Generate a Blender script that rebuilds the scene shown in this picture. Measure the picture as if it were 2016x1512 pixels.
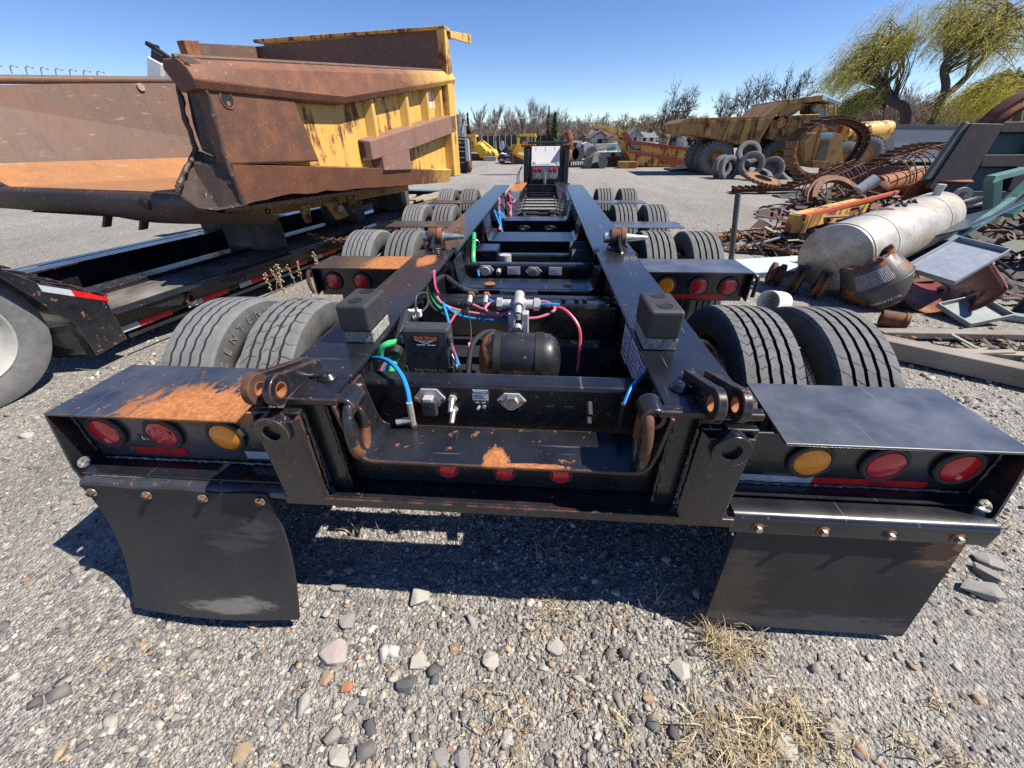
import bpy, math, random
import numpy as np
from mathutils import Vector as V, Matrix, Quaternion
random.seed(7); RNG=np.random.default_rng(11)
sc=bpy.context.scene; COL=sc.collection
for o in list(bpy.data.objects): bpy.data.objects.remove(o)
R=math.radians
# ---------------------------------------------------------------- camera
CAMLOC=V((.122,-.918,1.576)); FPX=761.5; PW,PH=2016,1512
_p,_y,_r=R(32.338),R(4.601),R(-.669)
FW=V((-math.sin(_y)*math.cos(_p),math.cos(_y)*math.cos(_p),-math.sin(_p)))
_rt=V((math.cos(_y),math.sin(_y),0)); _up=_rt.cross(FW)
RT=_rt*math.cos(_r)+_up*math.sin(_r); UP=-_rt*math.sin(_r)+_up*math.cos(_r)
cd=bpy.data.cameras.new('camera'); cam=bpy.data.objects.new('camera',cd); COL.objects.link(cam)
cd.sensor_width=36; cd.lens=36*FPX/PW; cd.clip_start=.02; cd.clip_end=3000
cam.matrix_world=Matrix((( RT.x,UP.x,-FW.x,CAMLOC.x),(RT.y,UP.y,-FW.y,CAMLOC.y),(RT.z,UP.z,-FW.z,CAMLOC.z),(0,0,0,1)))
sc.camera=cam
# ---------------------------------------------------------------- sky, sun, exposure
SUN_EL=54.0; SUN_AZ=94.0   # azimuth clockwise from +Y
SUN_STR=5.0; SKY_STR=.098
w=bpy.data.worlds.new('World'); sc.world=w; w.use_nodes=True
nt=w.node_tree; bg=nt.nodes['Background']; sk=nt.nodes.new('ShaderNodeTexSky'); sk.sky_type='NISHITA'
sk.sun_disc=False; sk.sun_elevation=R(SUN_EL); sk.sun_rotation=R(SUN_AZ); sk.altitude=2600; sk.air_density=1.0; sk.dust_density=.0; sk.ozone_density=1.4
hs=nt.nodes.new('ShaderNodeHueSaturation'); hs.inputs['Saturation'].default_value=1.22; hs.inputs['Hue'].default_value=.512; nt.links.new(sk.outputs[0],hs.inputs['Color']); nt.links.new(hs.outputs[0],bg.inputs[0]); bg.inputs[1].default_value=SKY_STR
sl=bpy.data.lights.new('sun','SUN'); sl.energy=SUN_STR; sl.angle=R(.53); sl.color=(1,.94,.85)
so=bpy.data.objects.new('sun',sl); COL.objects.link(so)
_sd=V((math.sin(R(SUN_AZ))*math.cos(R(SUN_EL)),math.cos(R(SUN_AZ))*math.cos(R(SUN_EL)),math.sin(R(SUN_EL))))
so.rotation_euler=_sd.to_track_quat('Z','Y').to_euler(); so.location=_sd*50
vs=sc.view_settings; vs.view_transform='Standard'; vs.look='None'; vs.exposure=.68; vs.gamma=1; vs.use_curve_mapping=False
cy=sc.cycles
cy.use_denoising=False; cy.max_bounces=4; cy.diffuse_bounces=2; cy.glossy_bounces=2; cy.transmission_bounces=2; cy.transparent_max_bounces=4; cy.use_adaptive_sampling=True; cy.adaptive_threshold=.008; cy.caustics_reflective=False; cy.caustics_refractive=False
# ---------------------------------------------------------------- helpers
def ray(px,py): return FW+RT*((px-PW/2)/FPX)-UP*((py-PH/2)/FPX)
def atY(px,py,Y): d=ray(px,py); return CAMLOC+d*((Y-CAMLOC.y)/d.y)
def atZ(px,py,z=0.): d=ray(px,py); return CAMLOC+d*((z-CAMLOC.z)/d.z)
def atX(px,py,x): d=ray(px,py); return CAMLOC+d*((x-CAMLOC.x)/d.x)
def pxm(Y,px=1008): # pixels per metre at that distance
    return FPX/max(.1,(V((0,Y,1.5))-CAMLOC).dot(FW))
def tag(o,label=None,cat=None,group=None,kind=None):
    if label: o['label']=label
    if cat: o['category']=cat
    if group: o['group']=group
    if kind: o['kind']=kind
    return o
def empty(name,loc=(0,0,0),rz=0,rx=0,ry=0,label=None,cat=None,group=None,scale=1):
    o=bpy.data.objects.new(name,None); COL.objects.link(o); o.location=loc; o.rotation_euler=(rx,ry,rz); o.scale=(scale,)*3
    o.empty_display_size=.1
    return tag(o,label,cat,group)
def kids(o): return [c for c in bpy.data.objects if c.parent==o]
_tree={}
def copy_tree(o,parent=None):
    c=o.copy(); COL.objects.link(c)
    if parent is not None: c.parent=parent
    for k in _tree.get(o.name,[]):
        kc=copy_tree(k,c); _tree.setdefault(c.name,[]).append(kc)
    return c
def setparent(o,p):
    o.parent=p; _tree.setdefault(p.name,[]).append(o)
def frame(axis):
    a=V(axis).normalized(); h=V((0,0,1)) if abs(a.z)<.9 else V((1,0,0))
    x=h.cross(a).normalized(); y=a.cross(x); return x,y,a
class MB:
    def __init__(s): s.v=[]; s.f=[]
    def add(s,vs,fs):
        b=len(s.v); s.v+= [tuple(v) for v in vs]; s.f+= [tuple(i+b for i in f) for f in fs]; return s
    def box(s,x0,x1,y0,y1,z0,z1):
        return s.add([(x0,y0,z0),(x1,y0,z0),(x1,y1,z0),(x0,y1,z0),(x0,y0,z1),(x1,y0,z1),(x1,y1,z1),(x0,y1,z1)],
          [(0,3,2,1),(4,5,6,7),(0,1,5,4),(1,2,6,5),(2,3,7,6),(3,0,4,7)])
    def obox(s,c,size,rot=(0,0,0)):
        from mathutils import Euler
        m=Euler(rot).to_matrix() if not isinstance(rot,Matrix) else rot
        c=V(c); h=V(size)/2
        vs=[c+m@V((sx*h.x,sy*h.y,sz*h.z)) for sz in(-1,1) for sx,sy in((-1,-1),(1,-1),(1,1),(-1,1))]
        return s.add(vs,[(0,3,2,1),(4,5,6,7),(0,1,5,4),(1,2,6,5),(2,3,7,6),(3,0,4,7)])
    def beam(s,p0,p1,w,h,up=(0,0,1)):
        p0=V(p0);p1=V(p1); a=(p1-p0).normalized(); u=V(up); x=a.cross(u)
        if x.length<1e-4: x=a.cross(V((1,0,0)))
        x.normalize(); u=x.cross(a)
        q=[(-w/2,-h/2),(w/2,-h/2),(w/2,h/2),(-w/2,h/2)]
        vs=[p0+x*i+u*j for i,j in q]+[p1+x*i+u*j for i,j in q]
        return s.add(vs,[(0,1,2,3),(7,6,5,4),(0,4,5,1),(1,5,6,2),(2,6,7,3),(3,7,4,0)])
    def prism(s,poly,vec):
        n=len(poly); vec=V(vec); a=[V(p) for p in poly]
        return s.add(a+[p+vec for p in a],[tuple(range(n))[::-1],tuple(range(n,2*n))]+[(i,(i+1)%n,n+(i+1)%n,n+i) for i in range(n)])
    def strip(s,prof,vec,t,closed=False):
        """open profile of 3D points given thickness t (normal in profile plane), extruded by vec"""
        vec=V(vec); P=[V(p) for p in prof]; n=len(P); off=[]
        for i in range(n):
            d=(P[min(i+1,n-1)]-P[max(i-1,0)]).normalized(); off.append(P[i]+vec.normalized().cross(d).normalized()*t)
        vs=P+off+[p+vec for p in P]+[p+vec for p in off]; f=[]
        for i in range(n-1):
            f+=[(i,i+1,2*n+i+1,2*n+i),(n+i+1,n+i,3*n+i,3*n+i+1),(i+1,i,n+i,n+i+1),(2*n+i,2*n+i+1,3*n+i+1,3*n+i)]
        f+=[(0,2*n,3*n,n),(n-1,2*n-1,4*n-1,3*n-1)]
        return s.add(vs,f)
    def tube(s,pts,r,n=8,cap=True):
        P=[V(p) for p in pts]; m=len(P); rs=r if hasattr(r,'__len__') else [r]*m
        vs=[];fs=[]; px=None
        for i in range(m):
            d=(P[min(i+1,m-1)]-P[max(i-1,0)]); d=d.normalized() if d.length>1e-9 else V((0,0,1))
            if px is None: x,y,_=frame(d)
            else:
                x=px-d*px.dot(d)
                if x.length<1e-6: x,_,_=frame(d)
                x.normalize(); y=d.cross(x)
            px=x
            for k in range(n):
                a=2*math.pi*k/n; vs.append(P[i]+(x*math.cos(a)+y*math.sin(a))*rs[i])
        for i in range(m-1):
            for k in range(n):
                k2=(k+1)%n; fs.append((i*n+k,i*n+k2,(i+1)*n+k2,(i+1)*n+k))
        if cap: fs+=[tuple(range(n))[::-1],tuple(range((m-1)*n,m*n))]
        return s.add(vs,fs)
    def cyl(s,p0,p1,r0,r1=None,n=20): return s.tube([p0,p1],[r0,r0 if r1 is None else r1],n)
    def lathe(s,prof,o=(0,0,0),axis=(0,0,1),n=24,closed=False,a0=0,a1=2*math.pi):
        x,y,a=frame(axis); o=V(o); m=len(prof); full=abs(a1-a0-2*math.pi)<1e-6; st=n if full else n+1
        vs=[];fs=[]
        for k in range(st):
            t=a0+(a1-a0)*k/n; c=x*math.cos(t)+y*math.sin(t)
            for r,h in prof: vs.append(o+c*r+a*h)
        for k in range(n):
            k2=(k+1)%st
            for i in range(m if closed else m-1):
                j=(i+1)%m; fs.append((k*m+i,k2*m+i,k2*m+j,k*m+j))
        return s.add(vs,fs)
    def ring(s,o,axis,ro,ri,t,n=20): return s.lathe([(ro,-t/2),(ro,t/2),(ri,t/2),(ri,-t/2)],o,axis,n,True)
    def torus(s,o,axis,Rr,r,n=24,m=8,sy=1.0,xdir=None):
        x,y,a=frame(axis)
        if xdir is not None: x=V(xdir).normalized(); y=a.cross(x)
        o=V(o); pts=[o+x*(Rr*math.cos(t))+y*(Rr*sy*math.sin(t)) for t in [2*math.pi*k/n for k in range(n+1)]]
        return s.tube(pts,r,m,False)
    def build(s,name,mat,parent=None,smooth=False,bevel=0,loc=None,rot=None,seg=2,angle=35):
        me=bpy.data.meshes.new(name); me.from_pydata(s.v,[],s.f)
        if mat is not None: me.materials.append(mat)
        o=bpy.data.objects.new(name,me); COL.objects.link(o)
        if smooth:
            me.polygons.foreach_set('use_smooth',[True]*len(me.polygons))
            try: me.set_sharp_from_angle(angle=R(angle))
            except Exception: pass
        me.update()
        if bevel:
            b=o.modifiers.new('bevel','BEVEL'); b.width=bevel; b.segments=seg; b.limit_method='ANGLE'; b.angle_limit=R(40); b.harden_normals=False
        if loc is not None: o.location=loc
        if rot is not None: o.rotation_euler=rot
        if parent is not None: setparent(o,parent)
        return o
def mesh_np(name,verts,faces,mat,parent=None,col=None,smooth=False):
    """fast mesh: verts (n,3), faces (m,k) numpy"""
    me=bpy.data.meshes.new(name); nv=len(verts); nf,k=faces.shape
    me.vertices.add(nv); me.vertices.foreach_set('co',np.ascontiguousarray(verts,dtype=np.float32).ravel())
    me.loops.add(nf*k); me.loops.foreach_set('vertex_index',faces.astype(np.int32).ravel())
    me.polygons.add(nf); me.polygons.foreach_set('loop_start',np.arange(0,nf*k,k,dtype=np.int32)); me.polygons.foreach_set('loop_total',np.full(nf,k,dtype=np.int32))
    if smooth: me.polygons.foreach_set('use_smooth',np.ones(nf,dtype=bool))
    me.update(calc_edges=True)
    if col is not None:
        a=me.color_attributes.new('col','FLOAT_COLOR','POINT'); c4=np.ones((nv,4),dtype=np.float32); c4[:,:3]=col; a.data.foreach_set('color',c4.ravel())
    me.materials.append(mat); o=bpy.data.objects.new(name,me); COL.objects.link(o)
    if parent is not None: setparent(o,parent)
    return o
def spline(pts,n=8):
    P=[V(p) for p in pts]; P=[P[0]*2-P[1]]+P+[P[-1]*2-P[-2]]; out=[]
    for i in range(1,len(P)-2):
        for k in range(n):
            t=k/n; a,b,c,d=P[i-1:i+3]
            out.append(.5*((2*b)+(c-a)*t+(2*a-5*b+4*c-d)*t*t+(3*b-a-3*c+d)*t**3))
    out.append(P[-2]); return out
def text(name,s,size,o,xdir,ydir,mat,parent,ext=.0006,align='CENTER',shear=0,bold=0):
    cu=bpy.data.curves.new(name,'FONT'); cu.body=s; cu.size=size; cu.align_x=align; cu.align_y='CENTER'; cu.extrude=ext; cu.shear=shear; cu.offset=bold; cu.resolution_u=3
    t=bpy.data.objects.new(name,cu); COL.objects.link(t)
    bpy.context.view_layer.update()
    me=bpy.data.meshes.new_from_object(t.evaluated_get(bpy.context.evaluated_depsgraph_get()))
    bpy.data.objects.remove(t); me.materials.clear(); me.materials.append(mat)
    ob=bpy.data.objects.new(name,me); COL.objects.link(ob)
    x=V(xdir).normalized(); y=V(ydir).normalized(); z=x.cross(y)
    ob.matrix_world=Matrix(((x.x,y.x,z.x,o[0]),(x.y,y.y,z.y,o[1]),(x.z,y.z,z.z,o[2]),(0,0,0,1)))
    if parent is not None: setparent(ob,parent)
    return ob
# ---------------------------------------------------------------- materials
class NT:
    def __init__(s,name):
        s.m=bpy.data.materials.new(name); s.m.use_nodes=True; s.t=s.m.node_tree; s.b=s.t.nodes['Principled BSDF']; s.tc=s.t.nodes.new('ShaderNodeTexCoord')
    def n(s,ty,**kw):
        x=s.t.nodes.new('ShaderNode'+ty)
        for k,v in kw.items(): setattr(x,k,v)
        return x
    def L(s,a,b): s.t.links.new(a,b)
    def co(s,sx=1,sy=1,sz=1,kind='Object',rot=(0,0,0)):
        m=s.n('Mapping'); m.inputs['Scale'].default_value=(sx,sy,sz); m.inputs['Rotation'].default_value=rot; s.L(s.tc.outputs[kind],m.inputs[0]); return m.outputs[0]
    def noise(s,scale,detail=4,rough=.55,co=None,dist=0):
        x=s.n('TexNoise'); x.inputs['Scale'].default_value=scale; x.inputs['Detail'].default_value=detail; x.inputs['Roughness'].default_value=rough; x.inputs['Distortion'].default_value=dist
        s.L(co if co is not None else s.tc.outputs['Object'],x.inputs['Vector']); return x.outputs['Fac']
    def vor(s,scale,feature='F1',co=None,out='Distance',rand=1):
        x=s.n('TexVoronoi',feature=feature); x.inputs['Scale'].default_value=scale; x.inputs['Randomness'].default_value=rand
        s.L(co if co is not None else s.tc.outputs['Object'],x.inputs['Vector']); return x.outputs[out]
    def ramp(s,f,stops,interp='LINEAR'):
        x=s.n('ValToRGB'); e=x.color_ramp.elements; x.color_ramp.interpolation=interp
        while len(e)<len(stops): e.new(.5)
        for i,(p,c) in enumerate(stops):
            e[i].position=p; e[i].color=(c,c,c,1) if not hasattr(c,'__len__') else (*c,1)
        s.L(f,x.inputs[0]); return x.outputs[0]
    def sstep(s,f,a,b): 
        x=s.n('MapRange'); x.interpolation_type='SMOOTHSTEP'; s.L(f,x.inputs[0]); x.inputs[1].default_value=a; x.inputs[2].default_value=b; return x.outputs[0]
    def math(s,op,a,b=None,c=None):
        x=s.n('Math',operation=op)
        for i,q in enumerate((a,b,c)):
            if q is None: continue
            if isinstance(q,(int,float)): x.inputs[i].default_value=q
            else: s.L(q,x.inputs[i])
        return x.outputs[0]
    def mix(s,f,a,b,blend='MIX'):
        x=s.n('Mix',data_type='RGBA',blend_type=blend)
        for i,q in ((0,f),(6,a),(7,b)):
            if hasattr(q,'is_output') : s.L(q,x.inputs[i])
            elif i==0: x.inputs[0].default_value=q
            else: x.inputs[i].default_value=(*q,1)
        return x.outputs[2]
    def bump(s,h,strength=.3,dist=.01,normal=None):
        x=s.n('Bump'); x.inputs['Strength'].default_value=strength; x.inputs['Distance'].default_value=dist; s.L(h,x.inputs['Height'])
        if normal is not None: s.L(normal,x.inputs['Normal'])
        return x.outputs[0]
    def set(s,col=None,rough=None,metal=None,normal=None,spec=None):
        for k,q in (('Base Color',col),('Roughness',rough),('Metallic',metal),('Normal',normal),('Specular IOR Level',spec)):
            if q is None: continue
            if hasattr(q,'is_output'): s.L(q,s.b.inputs[k])
            elif hasattr(q,'__len__'): s.b.inputs[k].default_value=(*q,1)
            else: s.b.inputs[k].default_value=q
        return s.m
def plain(name,col,rough=.5,metal=0,var=.25,scale=9,bump=0,spec=.5):
    n=NT(name); f=n.noise(scale,6,.65); f2=n.noise(scale*.13,3)
    a=tuple(c*(1-var) for c in col); b=tuple(min(1,c*(1+var)) for c in col)
    c=n.mix(n.ramp(f,[(.3,0),(.7,1)]),a,b); c=n.mix(n.math('MULTIPLY',n.ramp(f2,[(.4,0),(.7,1)]),.35),c,tuple(x*.7+.02 for x in col))
    r=n.math('MULTIPLY_ADD',f,.3,rough-.15)
    return n.set(c,r,metal,n.bump(f,bump,.01) if bump else None,spec)
RUST=(.30,.105,.035); RUSTD=(.10,.042,.024)
def rustcol(n,scale=6):
    f=n.noise(scale,8,.7); return n.ramp(f,[(.25,(.055,.026,.018)),(.45,(.13,.055,.03)),(.58,(.26,.095,.035)),(.75,(.42,.17,.055))]),f
def black_paint(name,patches=(),chips=.62,dust=.5,rough=.3,base=(.007,.008,.011),streak=0,dc=(.036,.037,.039),edge=0):
    n=NT(name); fine=n.noise(70,6,.7); mid=n.noise(5,5,.6); chip=n.noise(26,5,.62)
    sc_=n.noise(60,2,.5,n.co(1,.04,1,rot=(0,0,.6))); sc2=n.noise(55,2,.5,n.co(.05,1,1,rot=(0,0,-.35)))
    col=n.mix(n.math('MULTIPLY',n.ramp(mid,[(.35,0),(.75,1)]),dust),base,dc)
    col=n.mix(n.math('MULTIPLY',n.ramp(fine,[(.62,0),(.72,1)]),.25),col,(.2,.19,.18))
    scr=n.math('MAXIMUM',n.ramp(sc_,[(.70,0),(.73,1)]),n.ramp(sc2,[(.71,0),(.74,1)]))
    col=n.mix(n.math('MULTIPLY',scr,.35),col,(.22,.21,.2))
    rc,rf=rustcol(n,22)
    m=n.ramp(chip,[(chips,0),(chips+.03,1)])
    geo=n.tc.outputs['Object']
    if edge:
        bv=n.n('Bevel',samples=2); bv.inputs[0].default_value=.007; gm=n.n('NewGeometry'); dt=n.n('VectorMath',operation='DOT_PRODUCT'); n.L(bv.outputs[0],dt.inputs[0]); n.L(gm.outputs['True Normal'],dt.inputs[1])
        em=n.math('MULTIPLY',n.sstep(dt.outputs['Value'],.985,.86),n.ramp(n.noise(18,5,.7),[(edge,0),(edge+.12,1)])); m=n.math('MAXIMUM',m,em)
    for pt in patches:
        c,rad,hard=pt[:3]
        sub=n.n('VectorMath',operation='SUBTRACT'); n.L(geo,sub.inputs[0]); sub.inputs[1].default_value=c
        dv=n.n('VectorMath',operation='DIVIDE'); n.L(sub.outputs[0],dv.inputs[0]); dv.inputs[1].default_value=rad
        ln=n.n('VectorMath',operation='LENGTH'); n.L(dv.outputs[0],ln.inputs[0])
        st=n.noise(28,8,.75,n.co(1,.28,1,rot=(0,0,.5))); nn=n.math('ADD',ln.outputs['Value'],n.math('MULTIPLY',n.math('ADD',n.math('MULTIPLY',n.math('SUBTRACT',st,.5),1.5),n.math('MULTIPLY',n.math('SUBTRACT',fine,.5),.45)),hard))
        m=n.math('MAXIMUM',m,n.sstep(nn,1.12,.9))
        rc=n.mix(n.sstep(ln.outputs['Value'],1.4,.6),rc,n.ramp(n.math('ADD',n.math('MULTIPLY',fine,.6),n.math('MULTIPLY',st,.4)),[(.36,(.20,.07,.025)),(.5,(.36,.13,.04)),(.64,(.52,.23,.08))]) if len(pt)<4 else pt[3])
    col=n.mix(m,col,rc)
    ro=n.math('ADD',n.math('MULTIPLY_ADD',mid,.25,rough-.1),n.math('MULTIPLY',m,.5))
    h=n.math('ADD',n.math('MULTIPLY',n.noise(3,2),.6),n.math('MULTIPLY',m,-.25))
    n.b.inputs['Coat Weight'].default_value=.45; n.b.inputs['Coat Roughness'].default_value=.12
    cw=n.math('MULTIPLY',n.math('SUBTRACT',1.0,m),.45); n.L(cw,n.b.inputs['Coat Weight'])
    return n.set(col,ro,0,n.bump(n.math('ADD',h,n.math('MULTIPLY',fine,.06)),.25,.012),.5)
def rusty(name,scale=5,paint=None,amount=.5,rough=.75,tint=None,streak=True,metal=0,bumpd=.004):
    """rusted steel; with paint given, paint shows where the rust noise is below amount"""
    n=NT(name); rc,rf=rustcol(n,scale)
    if tint: rc=n.mix(.55,rc,tint)
    fine=n.noise(60,6,.7); col=rc
    col=n.mix(n.math('MULTIPLY',n.ramp(fine,[(.55,0),(.75,1)]),.35),col,(.30,.17,.10))
    if paint:
        a=n.noise(1.7,6,.65); b=n.noise(7,5,.7,n.co(1,1,.12)) if streak else n.noise(7,5,.7)
        m=n.math('ADD',n.math('MULTIPLY',a,.6),n.math('MULTIPLY',b,.4)); m=n.ramp(m,[(amount,0),(amount+.05,1)])
        pc=n.mix(n.math('MULTIPLY',n.ramp(b,[(.4,0),(.7,1)]),.5),paint,tuple(c*.55 for c in paint)); pc=n.mix(n.math('MULTIPLY',n.ramp(fine,[(.5,0),(.75,1)]),.3),pc,(.25,.11,.04))
        col=n.mix(m,pc,col); r=n.math('MULTIPLY_ADD',m,.35,.42)
    else: r=n.math('MULTIPLY_ADD',fine,.3,rough-.15)
    h=n.math('ADD',n.math('MULTIPLY',rf,.6),n.math('MULTIPLY',fine,.4))
    return n.set(col,r,metal,n.bump(h,.5,bumpd),.4)
def body_rust(name,a,b,c):
    n=NT(name); f1=n.noise(1.3,4,.6); f2=n.noise(30,7,.75); f3=n.noise(14,4,.6,n.co(1,.25,1,rot=(.6,0,0))); st=n.noise(6,5,.7,n.co(1,1,.18))
    col=n.mix(n.ramp(f2,[(.3,0),(.7,1)]),a,b); col=n.mix(n.math('MULTIPLY',n.ramp(f1,[(.45,0),(.7,1)]),.55),col,c); col=n.mix(n.math('MULTIPLY',n.ramp(st,[(.5,0),(.72,1)]),.35),col,tuple(x*.5 for x in a))
    col=n.mix(n.math('MULTIPLY',n.ramp(f3,[(.62,0),(.68,1)]),.4),col,(.40,.29,.21)); h=n.math('ADD',f2,n.math('MULTIPLY',n.noise(1.1,2),4))
    return n.set(col,n.math('MULTIPLY_ADD',f2,.3,.42),.0,n.bump(h,.4,.006),.45)
def vcol(name,rough=.85,spec=.3,detail=60,amt=.45):
    n=NT(name); a=n.n('VertexColor',layer_name='col'); f=n.noise(detail,5,.7)
    c=n.mix(amt,a.outputs[0],n.mix(n.ramp(f,[(.3,0),(.7,1)]),(.25,.25,.25),(1,1,1)),'MULTIPLY')
    return n.set(c,rough,0,n.bump(f,.35,.002),spec)
M={}
M['black']=black_paint('black_paint',chips=.68)
M['black_clean']=black_paint('black_paint_clean',chips=.74,dust=.35,rough=.28)
M['black_worn']=black_paint('black_paint_worn',chips=.625,dust=.5,edge=.40)
M['black_tray']=black_paint('black_tray',patches=[((.0,-.03,.73),(.045,.06,.3),1.6),((.11,-.045,.73),(.12,.010,.3),1.6)],chips=.625,dust=.55,edge=.34)
M['fender_left']=black_paint('black_paint_rusted_fender',patches=[((-1.04,.055,.81),(.25,.15,.06),1.9)],dust=.9,base=(.018,.021,.028),dc=(.08,.085,.095),edge=.42)
M['fender_right']=black_paint('black_paint_dusty_fender',chips=.70,dust=1.0,rough=.36,base=(.045,.05,.062),dc=(.13,.137,.15))
M['fender_left_front']=black_paint('black_paint_fender_brown',patches=[((-.95,1.9,.81),(.22,.3,.5),1.2)],dust=1,base=(.05,.036,.03),rough=.45)
M['fender_brown']=black_paint('fender_brown',dust=1,base=(.05,.032,.026),rough=.5)
M['rail_left']=black_paint('black_rail_left',patches=[((-.6,1.5,.94),(.06,.13,.2),1.4),((-.74,2.5,.94),(.12,.6,.2),1.4,(.10,.055,.038))],chips=.66,dust=.55)
M['flap']=plain('mudflap_rubber',(.028,.028,.029),.62,0,.5,5,.05)
M['rubber']=plain('black_rubber',(.035,.035,.036),.6,0,.25,20,.05)
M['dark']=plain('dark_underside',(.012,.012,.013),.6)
M['rust']=rusty('rusted_steel',6)
M['rust_dark']=rusty('dark_rusted_steel',7,tint=(.035,.022,.018))
M['rust_orange']=rusty('orange_rust',8,tint=(.42,.15,.045))
M['redlens']=None
def lens(name,c,cell=240):
    n=NT(name); d=n.vor(cell,'DISTANCE_TO_EDGE',rand=.3); n.set(n.mix(n.ramp(d,[(.0,.55),(.12,0)]),c,tuple(min(1,x*.5) for x in c)),.16,0,n.bump(d,.25,.003))
    n.b.inputs['Coat Weight'].default_value=.5; return n.m
M['redlens']=lens('red_lens',(.62,.012,.022),60); M['amber']=lens('amber_lens',(.95,.32,.012),62)
M['white']=plain('white_paint',(.78,.78,.76),.4,0,.06,6); M['cream']=plain('white_door_paint',(.82,.81,.77),.45,0,.05,4)
M['steel']=plain('bare_steel',(.55,.54,.5),.35,.85,.25,40); M['zinc']=plain('zinc_fitting',(.5,.49,.45),.5,.5,.25,60)
M['cast']=plain('cast_aluminium',(.5,.5,.49),.55,.35,.2,50); M['alu_rim']=plain('aluminium_rim',(.62,.6,.56),.38,.7,.25,8)
M['greybox']=plain('grey_plastic_box',(.045,.047,.05),.5,0,.12,30)
M['green_hose']=plain('green_hose',(.045,.42,.14),.35,0,.12); M['blue_hose']=plain('blue_hose',(.02,.25,.55),.3,0,.12); M['red_hose']=plain('red_hose',(.55,.07,.12),.35,0,.15); M['pink_hose']=plain('pink_hose',(.62,.18,.25),.35,0,.15); M['black_hose']=plain('black_hose',(.03,.03,.03),.4,0,.2); M['white_wire']=plain('white_wire',(.65,.65,.62),.4,0,.1)
M['tape_white']=plain('reflective_white',(.40,.45,.48),.3,0,.1,30); M['tape_red']=plain('reflective_red',(.55,.012,.012),.3,0,.2,30)
M['sticker']=plain('white_sticker',(.75,.76,.78),.5,0,.06); M['sticker_dark']=plain('dark_sticker',(.02,.02,.022),.4); M['ink']=plain('ink',(.03,.03,.03),.6); M['ink_blue']=plain('blue_ink',(.03,.1,.35),.5); M['ink_orange']=plain('orange_ink',(.75,.12,.03),.5)
M['weathered_wood']=None
def wood(name,c=(.3,.25,.19),d=(.13,.105,.08),ax=(1,.06,1)):
    n=NT(name); g=n.noise(9,8,.7,n.co(9*ax[0],9*ax[1],9*ax[2])); b=n.noise(2.5,4)
    col=n.mix(n.ramp(g,[(.3,0),(.7,1)]),d,c); col=n.mix(n.math('MULTIPLY',n.ramp(b,[(.4,0),(.7,1)]),.5),col,(.34,.32,.29))
    return n.set(col,.85,0,n.bump(g,.6,.006))
M['wood']=wood('weathered_timber',ax=(.06,1,1)); M['plank']=wood('deck_plank',(.11,.09,.07),(.04,.032,.026),(1,.06,1)); M['crate']=wood('pale_timber',(.42,.36,.27),(.2,.16,.11),(.06,1,1))
def tyre_mat(name,c,dusty,sipes=True):
    n=NT(name); f=n.noise(14,6,.7); g=n.noise(90,4,.7); col=n.mix(n.ramp(f,[(.3,0),(.75,1)]),c,dusty); col=n.mix(n.math('MULTIPLY',n.ramp(g,[(.5,0),(.75,1)]),.3),col,tuple(x*.5 for x in c))
    return n.set(col,.82,0,n.bump(n.math('ADD',f,g),.25,.003),.25)
def sipe_mat(name,c,dusty,N,slant,width,zig=0):
    n=NT(name); f=n.noise(14,6,.7); g=n.noise(90,4,.7); col=n.mix(n.ramp(f,[(.3,0),(.75,1)]),c,dusty); col=n.mix(n.math('MULTIPLY',n.ramp(g,[(.5,0),(.75,1)]),.35),col,tuple(x*.5 for x in c))
    sp=n.n('SeparateXYZ'); n.L(n.tc.outputs['Object'],sp.inputs[0]); ang=n.math('ARCTAN2',sp.outputs[1],sp.outputs[2])
    ph=n.math('ADD',n.math('MULTIPLY',ang,N/6.2832),n.math('MULTIPLY',sp.outputs[0],slant)); ph=n.math('ADD',ph,n.math('MULTIPLY',n.noise(30,2),.35)); 
    if zig: ph=n.math('ADD',ph,n.math('MULTIPLY',n.math('PINGPONG',n.math('MULTIPLY',sp.outputs[0],zig),.5),.8))
    fr=n.math('PINGPONG',ph,.5); m=n.ramp(fr,[(width*.5,1),(width,0)]); m=n.math('MULTIPLY',m,n.ramp(n.noise(9,3),[(.38,.25),(.55,1)]))
    col=n.mix(n.math('MULTIPLY',m,.8),col,(.015,.015,.015)); return n.set(col,.82,0,n.bump(n.math('ADD',n.math('MULTIPLY',m,-1.5),g),.4,.004),.25)
M['tyre_block']=sipe_mat('tyre_block_tread',(.115,.115,.114),(.20,.198,.193),62,6,.09,28); M['tyre_sipe']=sipe_mat('tyre_fine_sipes',(.11,.11,.109),(.19,.188,.184),40,9,.05); M['tyre_pale_sipe']=sipe_mat('tyre_pale_sipes',(.135,.136,.136),(.225,.225,.22),46,-7,.06,14)
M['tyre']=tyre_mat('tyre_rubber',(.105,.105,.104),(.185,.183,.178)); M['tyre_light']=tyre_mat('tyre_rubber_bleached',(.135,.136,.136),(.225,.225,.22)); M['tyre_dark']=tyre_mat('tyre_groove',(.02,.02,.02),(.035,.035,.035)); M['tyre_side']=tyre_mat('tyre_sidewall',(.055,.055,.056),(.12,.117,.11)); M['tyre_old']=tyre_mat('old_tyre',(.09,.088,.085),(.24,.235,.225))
YEL=(.72,.43,.10)
M['yellow']=rusty('worn_yellow_paint',6,YEL,.535); M['yellow_rusty']=rusty('rusting_yellow_paint',6,YEL,.50); M['yellow_clean']=plain('yellow_paint',(.72,.42,.03),.45,0,.2,3); M['yellow_far']=rusty('dirty_yellow_paint',3,(.36,.205,.055),.51)
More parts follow.
